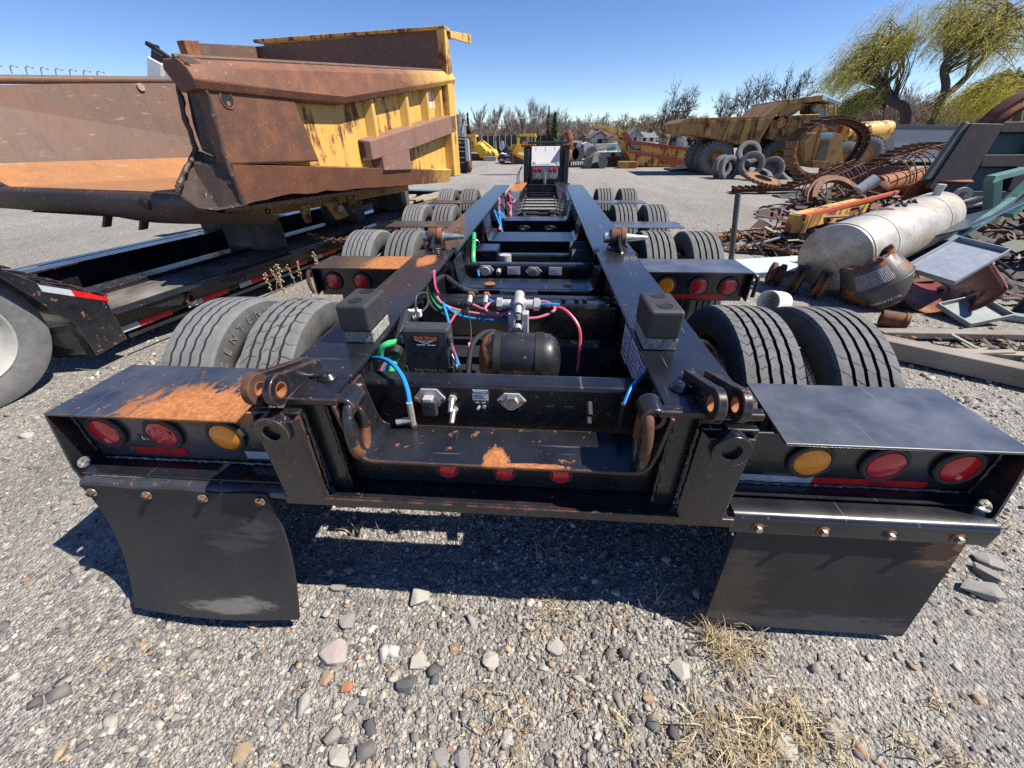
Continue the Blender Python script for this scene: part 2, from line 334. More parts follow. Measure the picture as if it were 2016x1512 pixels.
M['body_rust']=body_rust('scoured_rust_plate',(.105,.066,.05),(.165,.105,.075),(.20,.095,.05)); M['body_floor']=body_rust('polished_orange_floor',(.26,.125,.06),(.40,.19,.08),(.46,.19,.06))
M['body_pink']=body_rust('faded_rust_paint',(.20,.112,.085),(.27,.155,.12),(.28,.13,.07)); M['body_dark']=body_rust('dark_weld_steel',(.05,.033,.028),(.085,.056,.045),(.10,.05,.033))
M['body_mix']=rusty('rust_over_yellow',4,YEL,.435)
# ================================================================ ground
def gz(x,y):
    fade=np.clip((14-np.hypot(x,y-3))/6,0,1)
    return (.007*np.sin(x*2.1+1.3*np.sin(y*1.7))+.006*np.sin(y*3.3+x*1.1)+.004*np.sin(x*6.1+y*4.7))*fade-.004
def gaxis(a,b,st,far):
    core=np.arange(a,b+1e-6,st); g=[]; d=st
    p=b
    while p<far: d*=1.28; p+=d; g.append(p)
    g2=[];d=st;p=a
    while p>-far: d*=1.28; p-=d; g2.append(p)
    return np.array(g2[::-1]+list(core)+g)
xs=gaxis(-6,6,.06,1600); ys=gaxis(-2.5,8,.06,1600)
GX,GY=np.meshgrid(xs,ys,indexing='ij'); GZ=gz(GX,GY)
vv=np.stack([GX.ravel(),GY.ravel(),GZ.ravel()],1); ny=len(ys); I=np.arange(len(xs)-1)[:,None]*ny+np.arange(ny-1)[None,:]; I=I.ravel()
def ground_mat():
    n=NT('gravel_ground'); big=n.noise(.55,5,.6); pat=n.noise(2.3,5,.6)
    def vv_(sc):
        x=n.n('TexVoronoi',feature='F1'); x.inputs['Scale'].default_value=sc; n.L(n.tc.outputs['Object'],x.inputs['Vector']); x.voronoi_dimensions='2D'; return x.outputs['Distance'],x.outputs['Color']
    d1,c1=vv_(70); d2,c2=vv_(28); d3,c3=vv_(170)
    sp=n.n('SeparateColor'); n.L(c1,sp.inputs[0]); sp2=n.n('SeparateColor'); n.L(c2,sp2.inputs[0]); sp3=n.n('SeparateColor'); n.L(c3,sp3.inputs[0])
    pal=[(0,(.07,.07,.072)),(.25,(.16,.155,.147)),(.5,(.28,.265,.235)),(.75,(.45,.42,.365)),(.92,(.63,.59,.51)),(1,(.40,.28,.17))]
    a=n.ramp(sp.outputs[0],pal); b=n.ramp(sp2.outputs[1],pal); c=n.ramp(sp3.outputs[0],pal)
    col=n.mix(n.ramp(pat,[(.4,0),(.6,1)]),a,c); col=n.mix(n.math('MULTIPLY',n.ramp(sp2.outputs[2],[(.55,0),(.6,1)]),n.ramp(d2,[(.35,1),(.45,0)])),col,b)
    dust=n.ramp(big,[(.35,(.31,.293,.262)),(.65,(.40,.38,.34))]); col=n.mix(n.ramp(n.noise(1.1,4),[(.35,.18),(.65,.42)]),col,dust)
    lg=n.noise(.22,6,.6,n.co(1,.35,1)); col=n.mix(n.math('MULTIPLY',n.ramp(lg,[(.42,0),(.62,1)]),.35),col,(.17,.158,.14)); sm=n.noise(3.2,6,.7); col=n.mix(n.math('MULTIPLY',n.ramp(sm,[(.56,0),(.68,1)]),.35),col,(.15,.14,.125))
    tr=n.noise(.9,5,.6,n.co(1,.12,1)); col=n.mix(n.math('MULTIPLY',n.ramp(tr,[(.5,0),(.7,1)]),.3),col,(.13,.125,.115))
    h=n.math('ADD',n.math('MULTIPLY',d1,-1),n.math('MULTIPLY',d2,-.8)); h=n.math('ADD',h,n.math('MULTIPLY',d3,-.4))
    return n.set(col,.92,0,n.bump(h,.9,.012),.2)
ground=mesh_np('ground',vv,np.stack([I,I+ny,I+ny+1,I+1],1),ground_mat()); tag(ground,kind='structure')
# ---------------------------------------------------------------- gravel: angular pebbles, real geometry
CUBE=np.array([(-1,-1,-1),(1,-1,-1),(1,1,-1),(-1,1,-1),(-1,-1,1),(1,-1,1),(1,1,1),(-1,1,1)],float)
CUBF=np.array([(0,3,2,1),(4,5,6,7),(0,1,5,4),(1,2,6,5),(2,3,7,6),(3,0,4,7)])
PAL=np.array([(.10,.105,.115),(.15,.152,.158),(.21,.208,.20),(.28,.272,.255),(.36,.35,.33),(.46,.44,.40),(.56,.54,.49),(.40,.33,.23),(.36,.24,.15),(.25,.16,.12)]); PALP=np.array([.10,.14,.18,.19,.15,.10,.05,.06,.02,.01])
def gravel(name,pts,size,mat,label):
    n=len(pts); sh=CUBE[None]*RNG.uniform(.45,1.1,(n,8,3)); 
    top=sh[:,4:,:2]; sh[:,4:,:2]=top*RNG.uniform(.45,.9,(n,1,1))
    sh*=np.stack([RNG.uniform(.8,1.3,n),RNG.uniform(.6,1.0,n),RNG.uniform(.35,.75,n)],1)[:,None,:]*size[:,None,None]
    a=RNG.uniform(0,6.283,n); t=RNG.normal(0,.25,n); ca,sa=np.cos(a),np.sin(a)
    z2=sh[:,:,2]+sh[:,:,0]*np.sin(t)[:,None]; x,y=sh[:,:,0],sh[:,:,1]
    X=x*ca[:,None]-y*sa[:,None]+pts[:,0:1]; Y=x*sa[:,None]+y*ca[:,None]+pts[:,1:2]; Z=z2+(gz(pts[:,0],pts[:,1])+size*.18)[:,None]
    v=np.stack([X,Y,Z],2).reshape(-1,3); f=(CUBF[None]+8*np.arange(n)[:,None,None]).reshape(-1,4)
    c=PAL[RNG.choice(len(PAL),n,p=PALP)]*RNG.uniform(.85,1.3,(n,1))*np.array([1.12,1.05,.97]); c=np.repeat(c,8,0)
    return tag(mesh_np(name,v,f,mat,col=c),label,'gravel',kind='stuff')
M['stone']=vcol('loose_stone',detail=45)
def disc(n,cx,cy,r0,r1):
    r=np.sqrt(RNG.uniform(r0*r0,r1*r1,n)); a=RNG.uniform(0,6.283,n); return np.stack([cx+r*np.cos(a),cy+r*np.sin(a)],1)
def clump(p):  # keep-probability: loose stones gather in patches, packed fines elsewhere
    x,y=p[:,0],p[:,1]; f=.5+.5*np.sin(x*2.3+np.sin(y*2.9)*1.2)*np.sin(y*2.6-x*1.3+.8)
    fine=np.clip((x-.95)/.5,0,1)*np.clip((.35-y)/.4,0,1)+np.clip((-x-.5)/.6,0,1)*np.clip((.0-y)/.3,0,1)*.5
    return np.clip(.25+.9*f-.75*fine,.12,1)
A=disc(52000,.1,-.75,0,1.55); B=disc(30000,.1,-.6,1.4,4.2); Cc=disc(14000,0,0,4,9)
P=np.concatenate([A,B,Cc]); S=np.concatenate([.0053*np.exp(RNG.normal(0,.48,len(A))),.0085*np.exp(RNG.normal(0,.5,len(B))),.011*np.exp(RNG.normal(0,.5,len(Cc)))])
big=RNG.random(len(P))<.010; S[big]*=RNG.uniform(1.6,2.6,big.sum()); S=np.clip(S,.0022,.034)
keep=(RNG.random(len(P))<clump(P))&(P[:,1]>-2.2); P=P[keep];S=S[keep]
gravel('gravel',P,S,M['stone'],'loose grey angular gravel covering the yard around the trailer')
# ---------------------------------------------------------------- flat loose stones, two to six centimetres, half sunk
COBBLES=True
# ---------------------------------------------------------------- single larger stones
def rock_mesh(seed,sub=2):
    """angular broken stone: hull of random points"""
    import bmesh
    bm=bmesh.new(); rg=random.Random(seed); k=18 if sub>1 else 13
    for _ in range(k):
        d=V((rg.gauss(0,1),rg.gauss(0,1),rg.gauss(0,1))).normalized()*rg.uniform(.82,1.05); d.z=max(-.75,min(.75,d.z*1.15)); bm.verts.new(d)
    r_=bmesh.ops.convex_hull(bm,input=list(bm.verts)); bmesh.ops.delete(bm,geom=[g for g in r_['geom_interior'] if isinstance(g,bmesh.types.BMVert)],context='VERTS')
    if sub>1: bmesh.ops.bevel(bm,geom=list(bm.edges),offset=.035,segments=1,affect='EDGES',profile=.5)
    bmesh.ops.triangulate(bm,faces=list(bm.faces)); me=bpy.data.meshes.new('rock'); bm.to_mesh(me); bm.free(); return me
def rock_mat(name,c): return plain(name,c,.88,0,.28,28,.5)
RM=[rock_mat('stone_pale',(.46,.43,.37)),rock_mat('stone_grey',(.30,.285,.26)),rock_mat('stone_dark',(.11,.108,.105)),rock_mat('stone_tan',(.40,.29,.18)),rock_mat('stone_orange',(.45,.19,.10)),rock_mat('stone_pink',(.46,.39,.35))]
RMESH=[[rock_mesh(s) for s in range(6)] for _ in RM]
for i,l in enumerate(RMESH):
    for m_ in l: m_.materials.append(RM[i])
def cobbles(n):
    bases=[]
    for s_ in range(10):
        me=rock_mesh(100+s_,1); v=np.array([tuple(q.co) for q in me.vertices]); f=np.array([tuple(p_.vertices) for p_ in me.polygons]); bases.append((v,f)); bpy.data.meshes.remove(me)
    vs=[];fs=[];cs=[];b=0; pal=np.array([(.46,.43,.37),(.38,.36,.32),(.30,.29,.265),(.22,.215,.205),(.15,.15,.15),(.42,.33,.22),(.40,.26,.17),(.50,.47,.42)])
    P1=np.stack([RNG.normal(.1,.75,n),RNG.normal(-.42,.28,n)],1); k=n//3; P1[:k]=np.stack([RNG.uniform(-3,3,k),RNG.uniform(-.8,2.2,k)],1)
    for i,(x,y) in enumerate(P1):
        if y<-1.6: continue
        v,f=bases[i%10]; r_=min(.034,.0092*math.exp(RNG.normal(0,.5))); a=RNG.uniform(0,6.283); sx,sy,sz=r_*RNG.uniform(.9,1.4),r_*RNG.uniform(.65,1.0),r_*RNG.uniform(.3,.6); q=v*np.array([sx,sy,sz]); ca,sa=math.cos(a),math.sin(a); t=RNG.normal(0,.18)
        q=np.stack([q[:,0]*ca-q[:,1]*sa+x,q[:,0]*sa+q[:,1]*ca+y,q[:,2]+q[:,0]*t+float(gz(x,y))+sz*.35],1); vs.append(q); fs.append(f+b); b+=len(q); c_=pal[RNG.integers(0,len(pal))]*RNG.uniform(.8,1.2); cs.append(np.repeat(c_[None],len(q),0))
    return tag(mesh_np('loose_stones',np.concatenate(vs),np.concatenate(fs),M['stone'],col=np.concatenate(cs)),'loose flat stones lying thickly over the gravel in front of the trailer','stones',kind='stuff')
cobbles(1300)
rocks=[ # px,py, width px, material, label
(658,1286,56,5,'pinkish white stone with a brown stain, in front of the left mud flap'),(823,1300,42,0,'squarish pale stone in the gravel right of the pinkish stone'),(641,1333,28,3,'rounded tan stone just below the pinkish white stone'),
(683,1351,26,4,'small orange pebble beside the rounded tan stone'),(796,1348,46,2,'dark charcoal stone below the squarish pale stone'),(966,1297,36,0,'flat pale stone in the middle foreground gravel'),
(1096,1277,36,0,'pale grey stone under the trailer shadow edge, centre'),(1336,1322,46,0,'pale chipped stone beside the right mud flap straw'),(828,1172,52,0,'whitish flat stone half in the trailer shadow'),
(684,1220,40,1,'grey stone right of the left mud flap corner'),(1275,1376,26,3,'yellowish rounded stone in the right foreground'),(880,1358,22,1,'small grey stone between the charcoal and flat pale stones'),
(690,1390,40,1,'long grey stone lying below the orange pebble'),(735,1415,16,3,'narrow tan stone standing near the long grey stone'),(668,1490,48,0,'pale pointed stone at the bottom edge of the gravel'),(865,1490,36,1,'upright grey stone at the bottom edge, centre left'),
(910,1495,46,1,'broad brownish grey stone at the bottom edge, centre'),(475,1482,40,3,'tan speckled stone at the bottom left of the gravel'),(1540,1470,62,0,'large whitish stone among straw at the lower right'),(1640,1445,52,1,'grey flat stone by the straw at the lower right'),
(1945,1105,44,1,'grey stone beside the lowest right fender corner'),(1935,1165,80,1,'long flat grey slab at the right edge beyond the mud flap'),(1940,1130,46,1,'rough grey stone between slab and fender corner'),(990,1500,26,0,'small pale stone at the bottom edge right of centre'),(665,1155,38,1,'narrow grey stone crossing the shadow edge by the left mud flap')]
for i,(px,py,wd,mi,lb) in enumerate(rocks):
    p=atZ(px,py,0); d=(p-CAMLOC).dot(FW); w_=wd/FPX*d/2*1.08
    o=bpy.data.objects.new('stone',RMESH[mi][i%6]); COL.objects.link(o); o.location=(p.x,p.y,float(gz(p.x,p.y))+w_*.22); rg=random.Random(i)
    o.scale=(w_,w_*rg.uniform(.72,1.1),w_*.5); 
    if 'long' in lb or 'narrow' in lb: o.scale=(w_,w_*.5,w_*.35)
    o.rotation_euler=(rg.uniform(-.15,.15),rg.uniform(-.15,.15),rg.uniform(0,6.28)); tag(o,lb,'stone','larger stones in the gravel')
# ================================================================ the long black trailer chassis in the middle
TR=empty('trailer_chassis',(0,0,0),label='long black empty lowboy trailer chassis, its tail towards the viewer, four axles of dual wheels',cat='trailer')
def B(name,x0,x1,y0,y1,z0,z1,mat='black',bev=.004,parent=None):
    return MB().box(x0,x1,y0,y1,z0,z1).build(name,M[mat] if isinstance(mat,str) else mat,parent or TR,bevel=bev)
# ---- frame rails (I beams): rear section and main section
def rail(s,y0,y1,zt,xi,xo,zb,mat,web=.58):
    m=MB(); a,b=sorted((s*xi,s*xo)); m.box(a,b,y0,y1,zt-.018,zt)
    o=m.build('rail_top_flange',mat,TR,bevel=.004)
    a,b=sorted((s*(web-.007),s*(web+.007))); MB().box(a,b,y0,y1,zb+.016,zt-.019).build('rail_web',M['black_clean'],o)
    a,b=sorted((s*(xi+.02),s*(xo-.02))); MB().box(a,b,y0,y1,zb,zb+.015).build('rail_bottom_flange',M['black_clean'],o)
    return o
rail(-1,-.01,1.765,.94,.478,.72,.56,M['rail_left'],.53); rail(1,-.01,1.765,.94,.478,.72,.56,M['black'],.53)
rail(-1,1.78,6.35,.925,.47,.715,.48,M['rail_left'],.55); rail(1,1.78,6.35,.925,.47,.745,.48,M['black_worn'],.55)
# inner edge lip at the joint
for s in(-1,1):
    MB().obox((s*.485,1.775,.90),(.035,.06,.09),(R(20),0,0)).build('joint_lip',M['black_clean'],TR,bevel=.003)
# ---- U shaped trays (bent plates)
def utray(y0,y1,zt,zb,xl,xr,mat,r=.045,t=.012,name='cradle_plate'):
    P=[(xl-.03,zt),(xl-.012,zb+r+.03)]
    for k in range(7):
        a=math.pi+math.pi/2*k/6; P.append((xl+r+r*math.cos(a)-.004,zb+r+r*math.sin(a)))
    for k in range(7):
        a=1.5*math.pi+math.pi/2*k/6; P.append((xr-r+r*math.cos(a)+.004,zb+r+r*math.sin(a)))
    P+=[(xr+.012,zb+r+.03),(xr+.03,zt)]
    return MB().strip([(x,y0,z) for x,z in P],(0,y1-y0,0),t).build(name,mat,TR,True,bevel=.003)
utray(-.055,.135,.93,.725,-.43,.455,M['black_tray'])
utray(1.60,1.86,.91,.72,-.42,.47,M['black'])
utray(3.10,3.55,.905,.715,-.43,.455,M['black']); utray(4.25,4.55,.905,.715,-.38,.42,M['black'])
# inner vertical bulkheads under the trays
B('bulkhead',-.52,.52,.015,.03,.57,.722,'black_clean'); B('bulkhead',-.52,.52,1.62,1.64,.5,.72,'black_clean'); B('bulkhead',-.52,.52,3.12,3.14,.42,.712,'black_clean'); B('bulkhead',-.52,.52,3.5,3.52,.42,.712,'black_clean'); B('bulkhead',-.52,.52,4.27,4.29,.42,.712,'black_clean')
# ---- cross members (round edged channels)
def cross(y0,y1,z0,z1,mat='black',x=.52): return MB().box(-x,x,y0,y1,z0,z1).build('cross_member',M[mat],TR,bevel=.018,seg=4)
cp=cross(.20,.285,.63,.86); cross(.98,1.06,.66,.86,'black_clean'); cross(1.22,1.30,.62,.80,'black_clean'); cross(1.98,2.06,.55,.79); cross(2.55,2.63,.5,.72,'black_clean')
# deep floor plate between front trays and neck
# ---- tail: posts, pad eyes, bumper
for s in(-1,1):
    x=s*.645; mat=M['black_worn'] if s<0 else M['black']
    po=MB().strip([(x-s*.07,-.062,.905),(x-s*.062,-.075,.895),(x+s*.055,-.075,.895),(x+s*.07,-.04,.895)] ,(-s*.0,0,-.33),.012*s).build('tail_post',mat,TR,bevel=.003)
    MB().prism([(x-.075,-.063,.91),(x+.075,-.063,.91),(x+.068,-.063,.565),(x-.068,-.063,.565)],(0,.025,0)).build('post_plate',mat,po,bevel=.004)
    MB().ring((x,-.083,.862),(0,1,0),.052,.026,.04,28).build('pin_boss',mat,po,True,bevel=.003)
    MB().cyl((x,-.085,.862),(x,-.066,.862),.0255,n=20).build('pin_bore',M['dark'],po)
    # channel cheek between post and tray
    MB().box(*sorted((s*.50,s*.57)),-.03,-.012,.565,.92).build('tail_gusset',M['black_clean'],TR)
    # end plate of the rail
    MB().box(*sorted((s*.455,s*.73)),-.045,-.012,.926,.948).build('tail_plate',M['black_worn'],TR,bevel=.004)
    # twin hinge lugs on top (plates stand along x, holes look at the viewer)
    for k,xx in enumerate((x-.03,x+.032) if s<0 else (x-.06,x+.002)):
        m=MB().ring((xx,-.055,.985),(1,0,.0),.047,.021,.024,28)
        yb=.16
        lg=m.build('hinge_lug',M['rust_dark'] if (s<0 and k==0) else M['black_worn'],TR,True,bevel=.003,rot=None)
        MB().prism([(xx-.0118,-.035,.941),(xx-.0118,yb,.941),(xx-.0118,yb,.965),(xx-.0118,-.03,1.024)],(.0236,0,0)).build('lug_web',M['black_worn'],lg,bevel=.003)
        MB().ring((xx,-.055,.985),(1,0,0),.0225,.0195,.0245,24).build('rusty_bore',M['rust_orange'],lg,True)
    # welded knob on rail
    MB().tube(spline([(s*.53,.07,.945),(s*.55,.09,.952),(s*.6,.08,.95),(s*.66,.10,.952),(s*.66,.05,.95)],6),.007,8).build('weld_bead',M['black_clean'],TR,True)
    MB().lathe([(.0,.02),(.018,.016),(.03,.002),(.03,-.003)],(s*.545,.085,.943),(0,0,1),18).build('plug_weld',M['black'],TR,True)
    # lower clevis lugs
    for xx in (x-.0,x+.055):
        m=MB().prism([(xx-s*.06,-.04,.565),(xx-s*.06,.03,.565),(xx-s*.06,.03,.48),(xx-s*.06,.0,.455),(xx-s*.06,-.03,.46),(xx-s*.06,-.04,.5)],(.014,0,0)); m.build('clevis_plate',M['black_worn'],TR,bevel=.004)
# bumper ledge between the posts and outwards
B('bumper_ledge',-.715,.735,-.068,.06,.546,.564,'black_worn',.004)
B('bumper_upstand',-.56,.57,.035,.05,.565,.64,'black_clean')
B('bumper_lip',-.72,.745,-.082,-.066,.533,.57,'black_worn',.004)
# ---- centre marker lights under the tray
for x in(-.17,.02,.205):
    l=MB().lathe([(0,-.012),(.026,-.010),(.034,0)],(x,.003,.645),(0,1,0),20).build('marker_light',M['redlens'],TR,True)
    MB().torus((x,.006,.645),(0,1,0),.036,.006).build('grommet',M['rubber'],l,True)
B('marker_plate',-.5,.5,.008,.0135,.575,.69,'black_clean')
# ---- fenders with light panels (rear pair and second pair), plain plates further on
def plate_hole(pts,c,r,vec,n=28):
    # plate (all points share x) with a round hole at c
    c=V(c); P=[(p[1]-c.y,p[2]-c.z) for p in pts]; m=MB(); angs=sorted([2*math.pi*k/n for k in range(n)]+[math.atan2(b,a)%(2*math.pi) for a,b in P]); vec=V(vec); inn=[];out=[]
    for t in angs:
        d=(math.cos(t),math.sin(t)); best=None
        for (ax,ay),(bx,by) in zip(P,P[1:]+P[:1]):
            ex,ey=bx-ax,by-ay; den=d[0]*ey-d[1]*ex
            if abs(den)<1e-12: continue
            u=(ax*ey-ay*ex)/den; w=(ax*d[1]-ay*d[0])/den
            if u>0 and -1e-6<=w<=1+1e-6 and (best is None or u<best): best=u
        if best is None: continue
        inn.append(c+V((0,r*d[0],r*d[1]))); out.append(c+V((0,best*d[0],best*d[1])))
    k=len(inn); f=[]
    for i in range(k):
        j=(i+1)%k; f+=[(i,j,k+j,k+i),(2*k+j,2*k+i,3*k+i,3*k+j),(i,2*k+i,2*k+j,j),(k+j,3*k+j,3*k+i,k+i)]
    return m.add(inn+out+[p+vec for p in inn]+[p+vec for p in out],f)
def fender(s,y0,mat,xin,lights,back):
    x1=s*1.525
    fr=MB().prism([(s*xin,y0,.808),(x1,y0,.808),(x1,y0+.335,.808),(s*(xin+.03),y0+.335,.808)],(0,0,.009)).build('fender_plate',mat,TR,bevel=.002)
    if lights:
        yp=y0+.06
        # panel
        pn=MB().box(*sorted((s*.72,s*1.515)),yp,yp+.009,.575 if back else .60,.806).build('light_panel',M['fender_left'] if (s<0 and back) else M['black_clean'],TR,bevel=.002)
        for k,xx in enumerate(lights):
            m_=M['amber'] if k==0 else M['redlens']
            l=MB().lathe([(0,-.010),(.03,-.009),(.052,-.004),(.0555,.004)],(s*xx,yp-.012,.705),(0,1,0),32).build('tail_light',m_,pn,True)
            MB().torus((s*xx,yp-.008,.705),(0,1,0),.0615,.0085,32,10).build('grommet',M['rubber'],l,True)
            if k and s*xx<0 and abs(xx-1.2)<.05 and back:
                for i in range(10):
                    a=i*2.4; r_=.012*math.sqrt(i); MB().lathe([(0,-.004),(.006,-.002),(.009,0)],(s*xx+r_*math.cos(a)*1.1,yp-.021,.705+r_*math.sin(a)),(0,1,0),8).build('led',M['redlens'],l,True)
        # outer gusset with hole
        pts=[(x1,y0+.0,.806),(x1,y0+.31,.806),(x1,y0+.31,.70),(x1,y0+.10,.54),(x1,y0-.035,.54),(x1,y0-.035,.60)] if back else [(x1,y0,.806),(x1,y0+.3,.806),(x1,y0+.3,.66),(x1,y0+.0,.62)]
        g=(plate_hole(pts,(x1,y0,.60),.021,(-s*.009,0,0)) if back else MB().prism(pts,(-s*.009,0,0))).build('side_gusset',M['black'],TR)
        if back:
            MB().ring((x1+s*.001,y0+.0,.60),(1,0,0),.024,.020,.012,20).build('hole_rim',M['steel'],g,True)
    return fr
fender(-1,0,M['fender_left'],.85,(.965,1.2,1.42),True); fender(1,0,M['fender_right'],.85,(.99,1.21,1.425),True)
fender(-1,1.735,M['fender_left_front'],.72,(.92,1.19,1.405),False); fender(1,1.735,M['fender_right'],.75,(.985,1.205,1.405),False)
fender(-1,3.266,M['fender_brown'],.72,None,False); fender(1,3.266,M['fender_right'],.75,None,False)
fender(-1,4.996,M['fender_brown'],.72,None,False); fender(1,4.996,M['fender_right'],.75,None,False)
# curled left edge of second fender
MB().tube(spline([(-1.53,1.735,.80),(-1.545,1.72,.77),(-1.545,1.71,.70),(-1.53,1.71,.64)],5),.014,8).build('bent_edge',M['rust_dark'],TR,True)
MB().tube(spline([(1.53,1.735,.80),(1.545,1.72,.77),(1.54,1.71,.66)],5),.014,8).build('bent_edge',M['black'],TR,True)
# ---- reflective tapes and lettering on the rear light panels
def tapestrip(x0,x1,z0,z1,y,mat,parent=TR,name='reflective_tape'): return MB().box(x0,x1,y-.0012,y,z0,z1).build(name,M[mat],parent)
YP=.0595
tapestrip(.78,1.03,.598,.632,YP,'tape_white'); tapestrip(1.031,1.38,.598,.632,YP,'tape_red')
tapestrip(-1.36,-1.16,.598,.632,YP,'tape_red'); tapestrip(-.93,-.74,.598,.632,YP,'tape_white')
text('tape_lettering','Talbert',.022,(.93,YP-.002,.617),(1,0,0),(0,0,1),M['sticker'],TR,shear=.25,bold=.0004); text('tape_lettering','Talbert',.02,(1.235,YP-.002,.615),(1,0,0),(0,0,1),plain('dark_red_ink',(.25,.01,.01)),TR,shear=.25)
MB().box(.85,.875,YP-.002,YP-.0012,.619,.621).box(.862,.885,YP-.002,YP-.0012,.611,.613).box(.862,.864,YP-.002,YP-.0012,.611,.624).box(.864,.885,YP-.002,YP-.0012,.624,.626).build('tape_emblem',M['sticker'],TR)
text('panel_number','61',.03,(-1.29,YP-.001,.675),(1,0,0),(0,0,1),M['sticker'],TR)
MB().box(-1.315,-1.27,YP-.0012,YP,.66,.69).build('number_sticker',M['ink'],TR)
# second fender tape + label
tapestrip(.98,1.4,.615,.645,1.7935,'tape_red')
# ---- flap bars, bolts and mud flaps
MB().tube([(-1.49,-.045,.548),(-.715,-.045,.548)],.024,14).build('flap_bar',M['fender_left'],TR,True)
MB().strip([(.745,-.075,.505),(.745,-.075,.565),(.745,-.068,.577),(.745,-.055,.583),(.745,-.02,.583),(.745,.05,.583)],(.77,0,0),-.008).build('flap_bar',M['black_clean'],TR,True,bevel=.002)
B('panel_sill',-1.515,-.72,-.03,.06,.566,.576,'black_clean'); B('panel_sill',.76,1.515,.0,.058,.5935,.5975,'black_clean',0)
def flap(x0,x1,y,zt,zb,curve,mat,xt=0,skew=0):
    nx,nz=14,16; m=MB(); vs=[]
    for j in range(nz+1):
        t=j/nz
        for i in range(nx+1):
            u=i/nx; x=x0+(x1-x0)*u; zz=zt+(zb-zt)*t+ .004*math.sin(u*15)*(1-t)
            yy=y+curve(u,t); vs.append((x+xt*t+skew*t*(u-.5),yy,zz))
    n=len(vs); vs2=vs+[(a,b+.01,c) for a,b,c in vs]; f=[]
    W=nx+1
    for j in range(nz):
        for i in range(nx):
            a=j*W+i; f+=[(a,a+W,a+W+1,a+1),(n+a,n+a+1,n+a+W+1,n+a+W)]
    for i in range(nx): f+=[(i,i+1,n+i+1,n+i),(nz*W+i+1,nz*W+i,n+nz*W+i,n+nz*W+i+1)]
    for j in range(nz): f+=[(j*W,n+j*W,n+(j+1)*W,(j+1)*W),(j*W+nx,(j+1)*W+nx,n+(j+1)*W+nx,n+j*W+nx)]
    m.add(vs2,f); return m.build('mud_flap',mat,TR,True)
def flapmat(name,rust=None,scuff=()):
    n=NT(name); f=n.noise(4,5,.6); st=n.noise(14,6,.75,n.co(1,1,.15)); col=n.mix(n.ramp(f,[(.3,0),(.7,1)]),(.021,.021,.022),(.036,.035,.034))
    col=n.mix(n.math('MULTIPLY',n.ramp(st,[(.62,0),(.8,1)]),.4),col,(.09,.09,.09)); geo=n.tc.outputs['Object']
    for c,rad,cc,k in scuff:
        sub=n.n('VectorMath',operation='SUBTRACT'); n.L(geo,sub.inputs[0]); sub.inputs[1].default_value=c
        dv=n.n('VectorMath',operation='DIVIDE'); n.L(sub.outputs[0],dv.inputs[0]); dv.inputs[1].default_value=rad
        ln=n.n('VectorMath',operation='LENGTH'); n.L(dv.outputs[0],ln.inputs[0]); q=n.math('ADD',ln.outputs['Value'],n.math('MULTIPLY',n.math('SUBTRACT',n.noise(16,8,.8,n.co(.35,1,2.2,rot=(0,.35,0))),.5),4.0))
        col=n.mix(n.math('MULTIPLY',n.sstep(q,1.1,.5),k),col,cc)
    return n.set(col,n.math('MULTIPLY_ADD',f,.2,.5),0,n.bump(n.noise(2.2,3),.3,.03),.3)
fl=flap(-1.475,-.79,-.075,.562,.055,lambda u,t:-.15*t*t+.0*u-.02*math.sin(math.pi*u)*t,flapmat('mud_flap_scuffed',scuff=[((-1.02,-.18,.1),(.16,.2,.028),(.17,.16,.14),.8),((-.87,-.1,.40),(.07,.2,.05),(.08,.083,.085),.5),((-.98,-.1,.34),(.10,.2,.05),(.07,.073,.075),.4)]),.05,-.02)
fr_=flap(.785,1.48,-.05,.545,.045,lambda u,t:-.075*t,flapmat('mud_flap_muddy',scuff=[((1.43,-.06,.47),(.08,.2,.10),(.20,.10,.05),.8),((.85,-.1,.2),(.1,.2,.25),(.075,.055,.04),.6),((1.15,-.1,.08),(.5,.2,.05),(.09,.09,.088),.6)]),-.02,.0)
for i in range(4):
    x=-1.44+i*.208; o=MB().cyl((x,-.082,.535),(x,-.078,.535),.017,n=18).build('washer',M['steel'],fl,True); MB().cyl((x,-.094,.535),(x,-.082,.535),.0105,n=6).build('bolt_head',M['rust_dark'],fl)
    x=.825+i*.195; o=MB().cyl((x,-.090,.535),(x,-.0755,.535),.011,n=6).build('bolt_head',M['steel'],TR); MB().lathe([(.012,-.004),(.02,0)],(x,-.0762,.535),(0,1,0),14).build('bolt_rust',M['rust'],o,True)
    MB().box(x+.008,x+.03,-.0757,-.0745,.5315,.5385).build('slot',M['dark'],TR)
# ---- lashing rings at the tray
for s in(-1,1):
    x=s*.452; m=M['rust'] if s<0 else M['black_worn']
    br=MB().ring((x*.985,.0,.915),(0,1,0),.036,.02,.085,22).build('ring_bracket',M['black_worn'],TR,True,bevel=.004)
    pts=[]
    for k in range(25):
        a=2*math.pi*k/24; pts.append((x*.955+.020*math.sin(a)*s*0+ -s*.002+.0,-.02+.046*math.cos(a)+ (0),.825+.098*math.sin(a)))
    MB().tube([(p[0]+(-s)*.022*(p[2]-.92)*1.1,p[1],p[2]) for p in pts],.0165,12,False).build('lashing_ring',M['black_worn'] if s<0 else M['rust_dark'],br,True)
    MB().tube([(p[0]+(-s)*.022*(p[2]-.92)*1.1,p[1],p[2]) for p in pts[13:24]],.0169,12,True).build('worn_link',m,br,True)
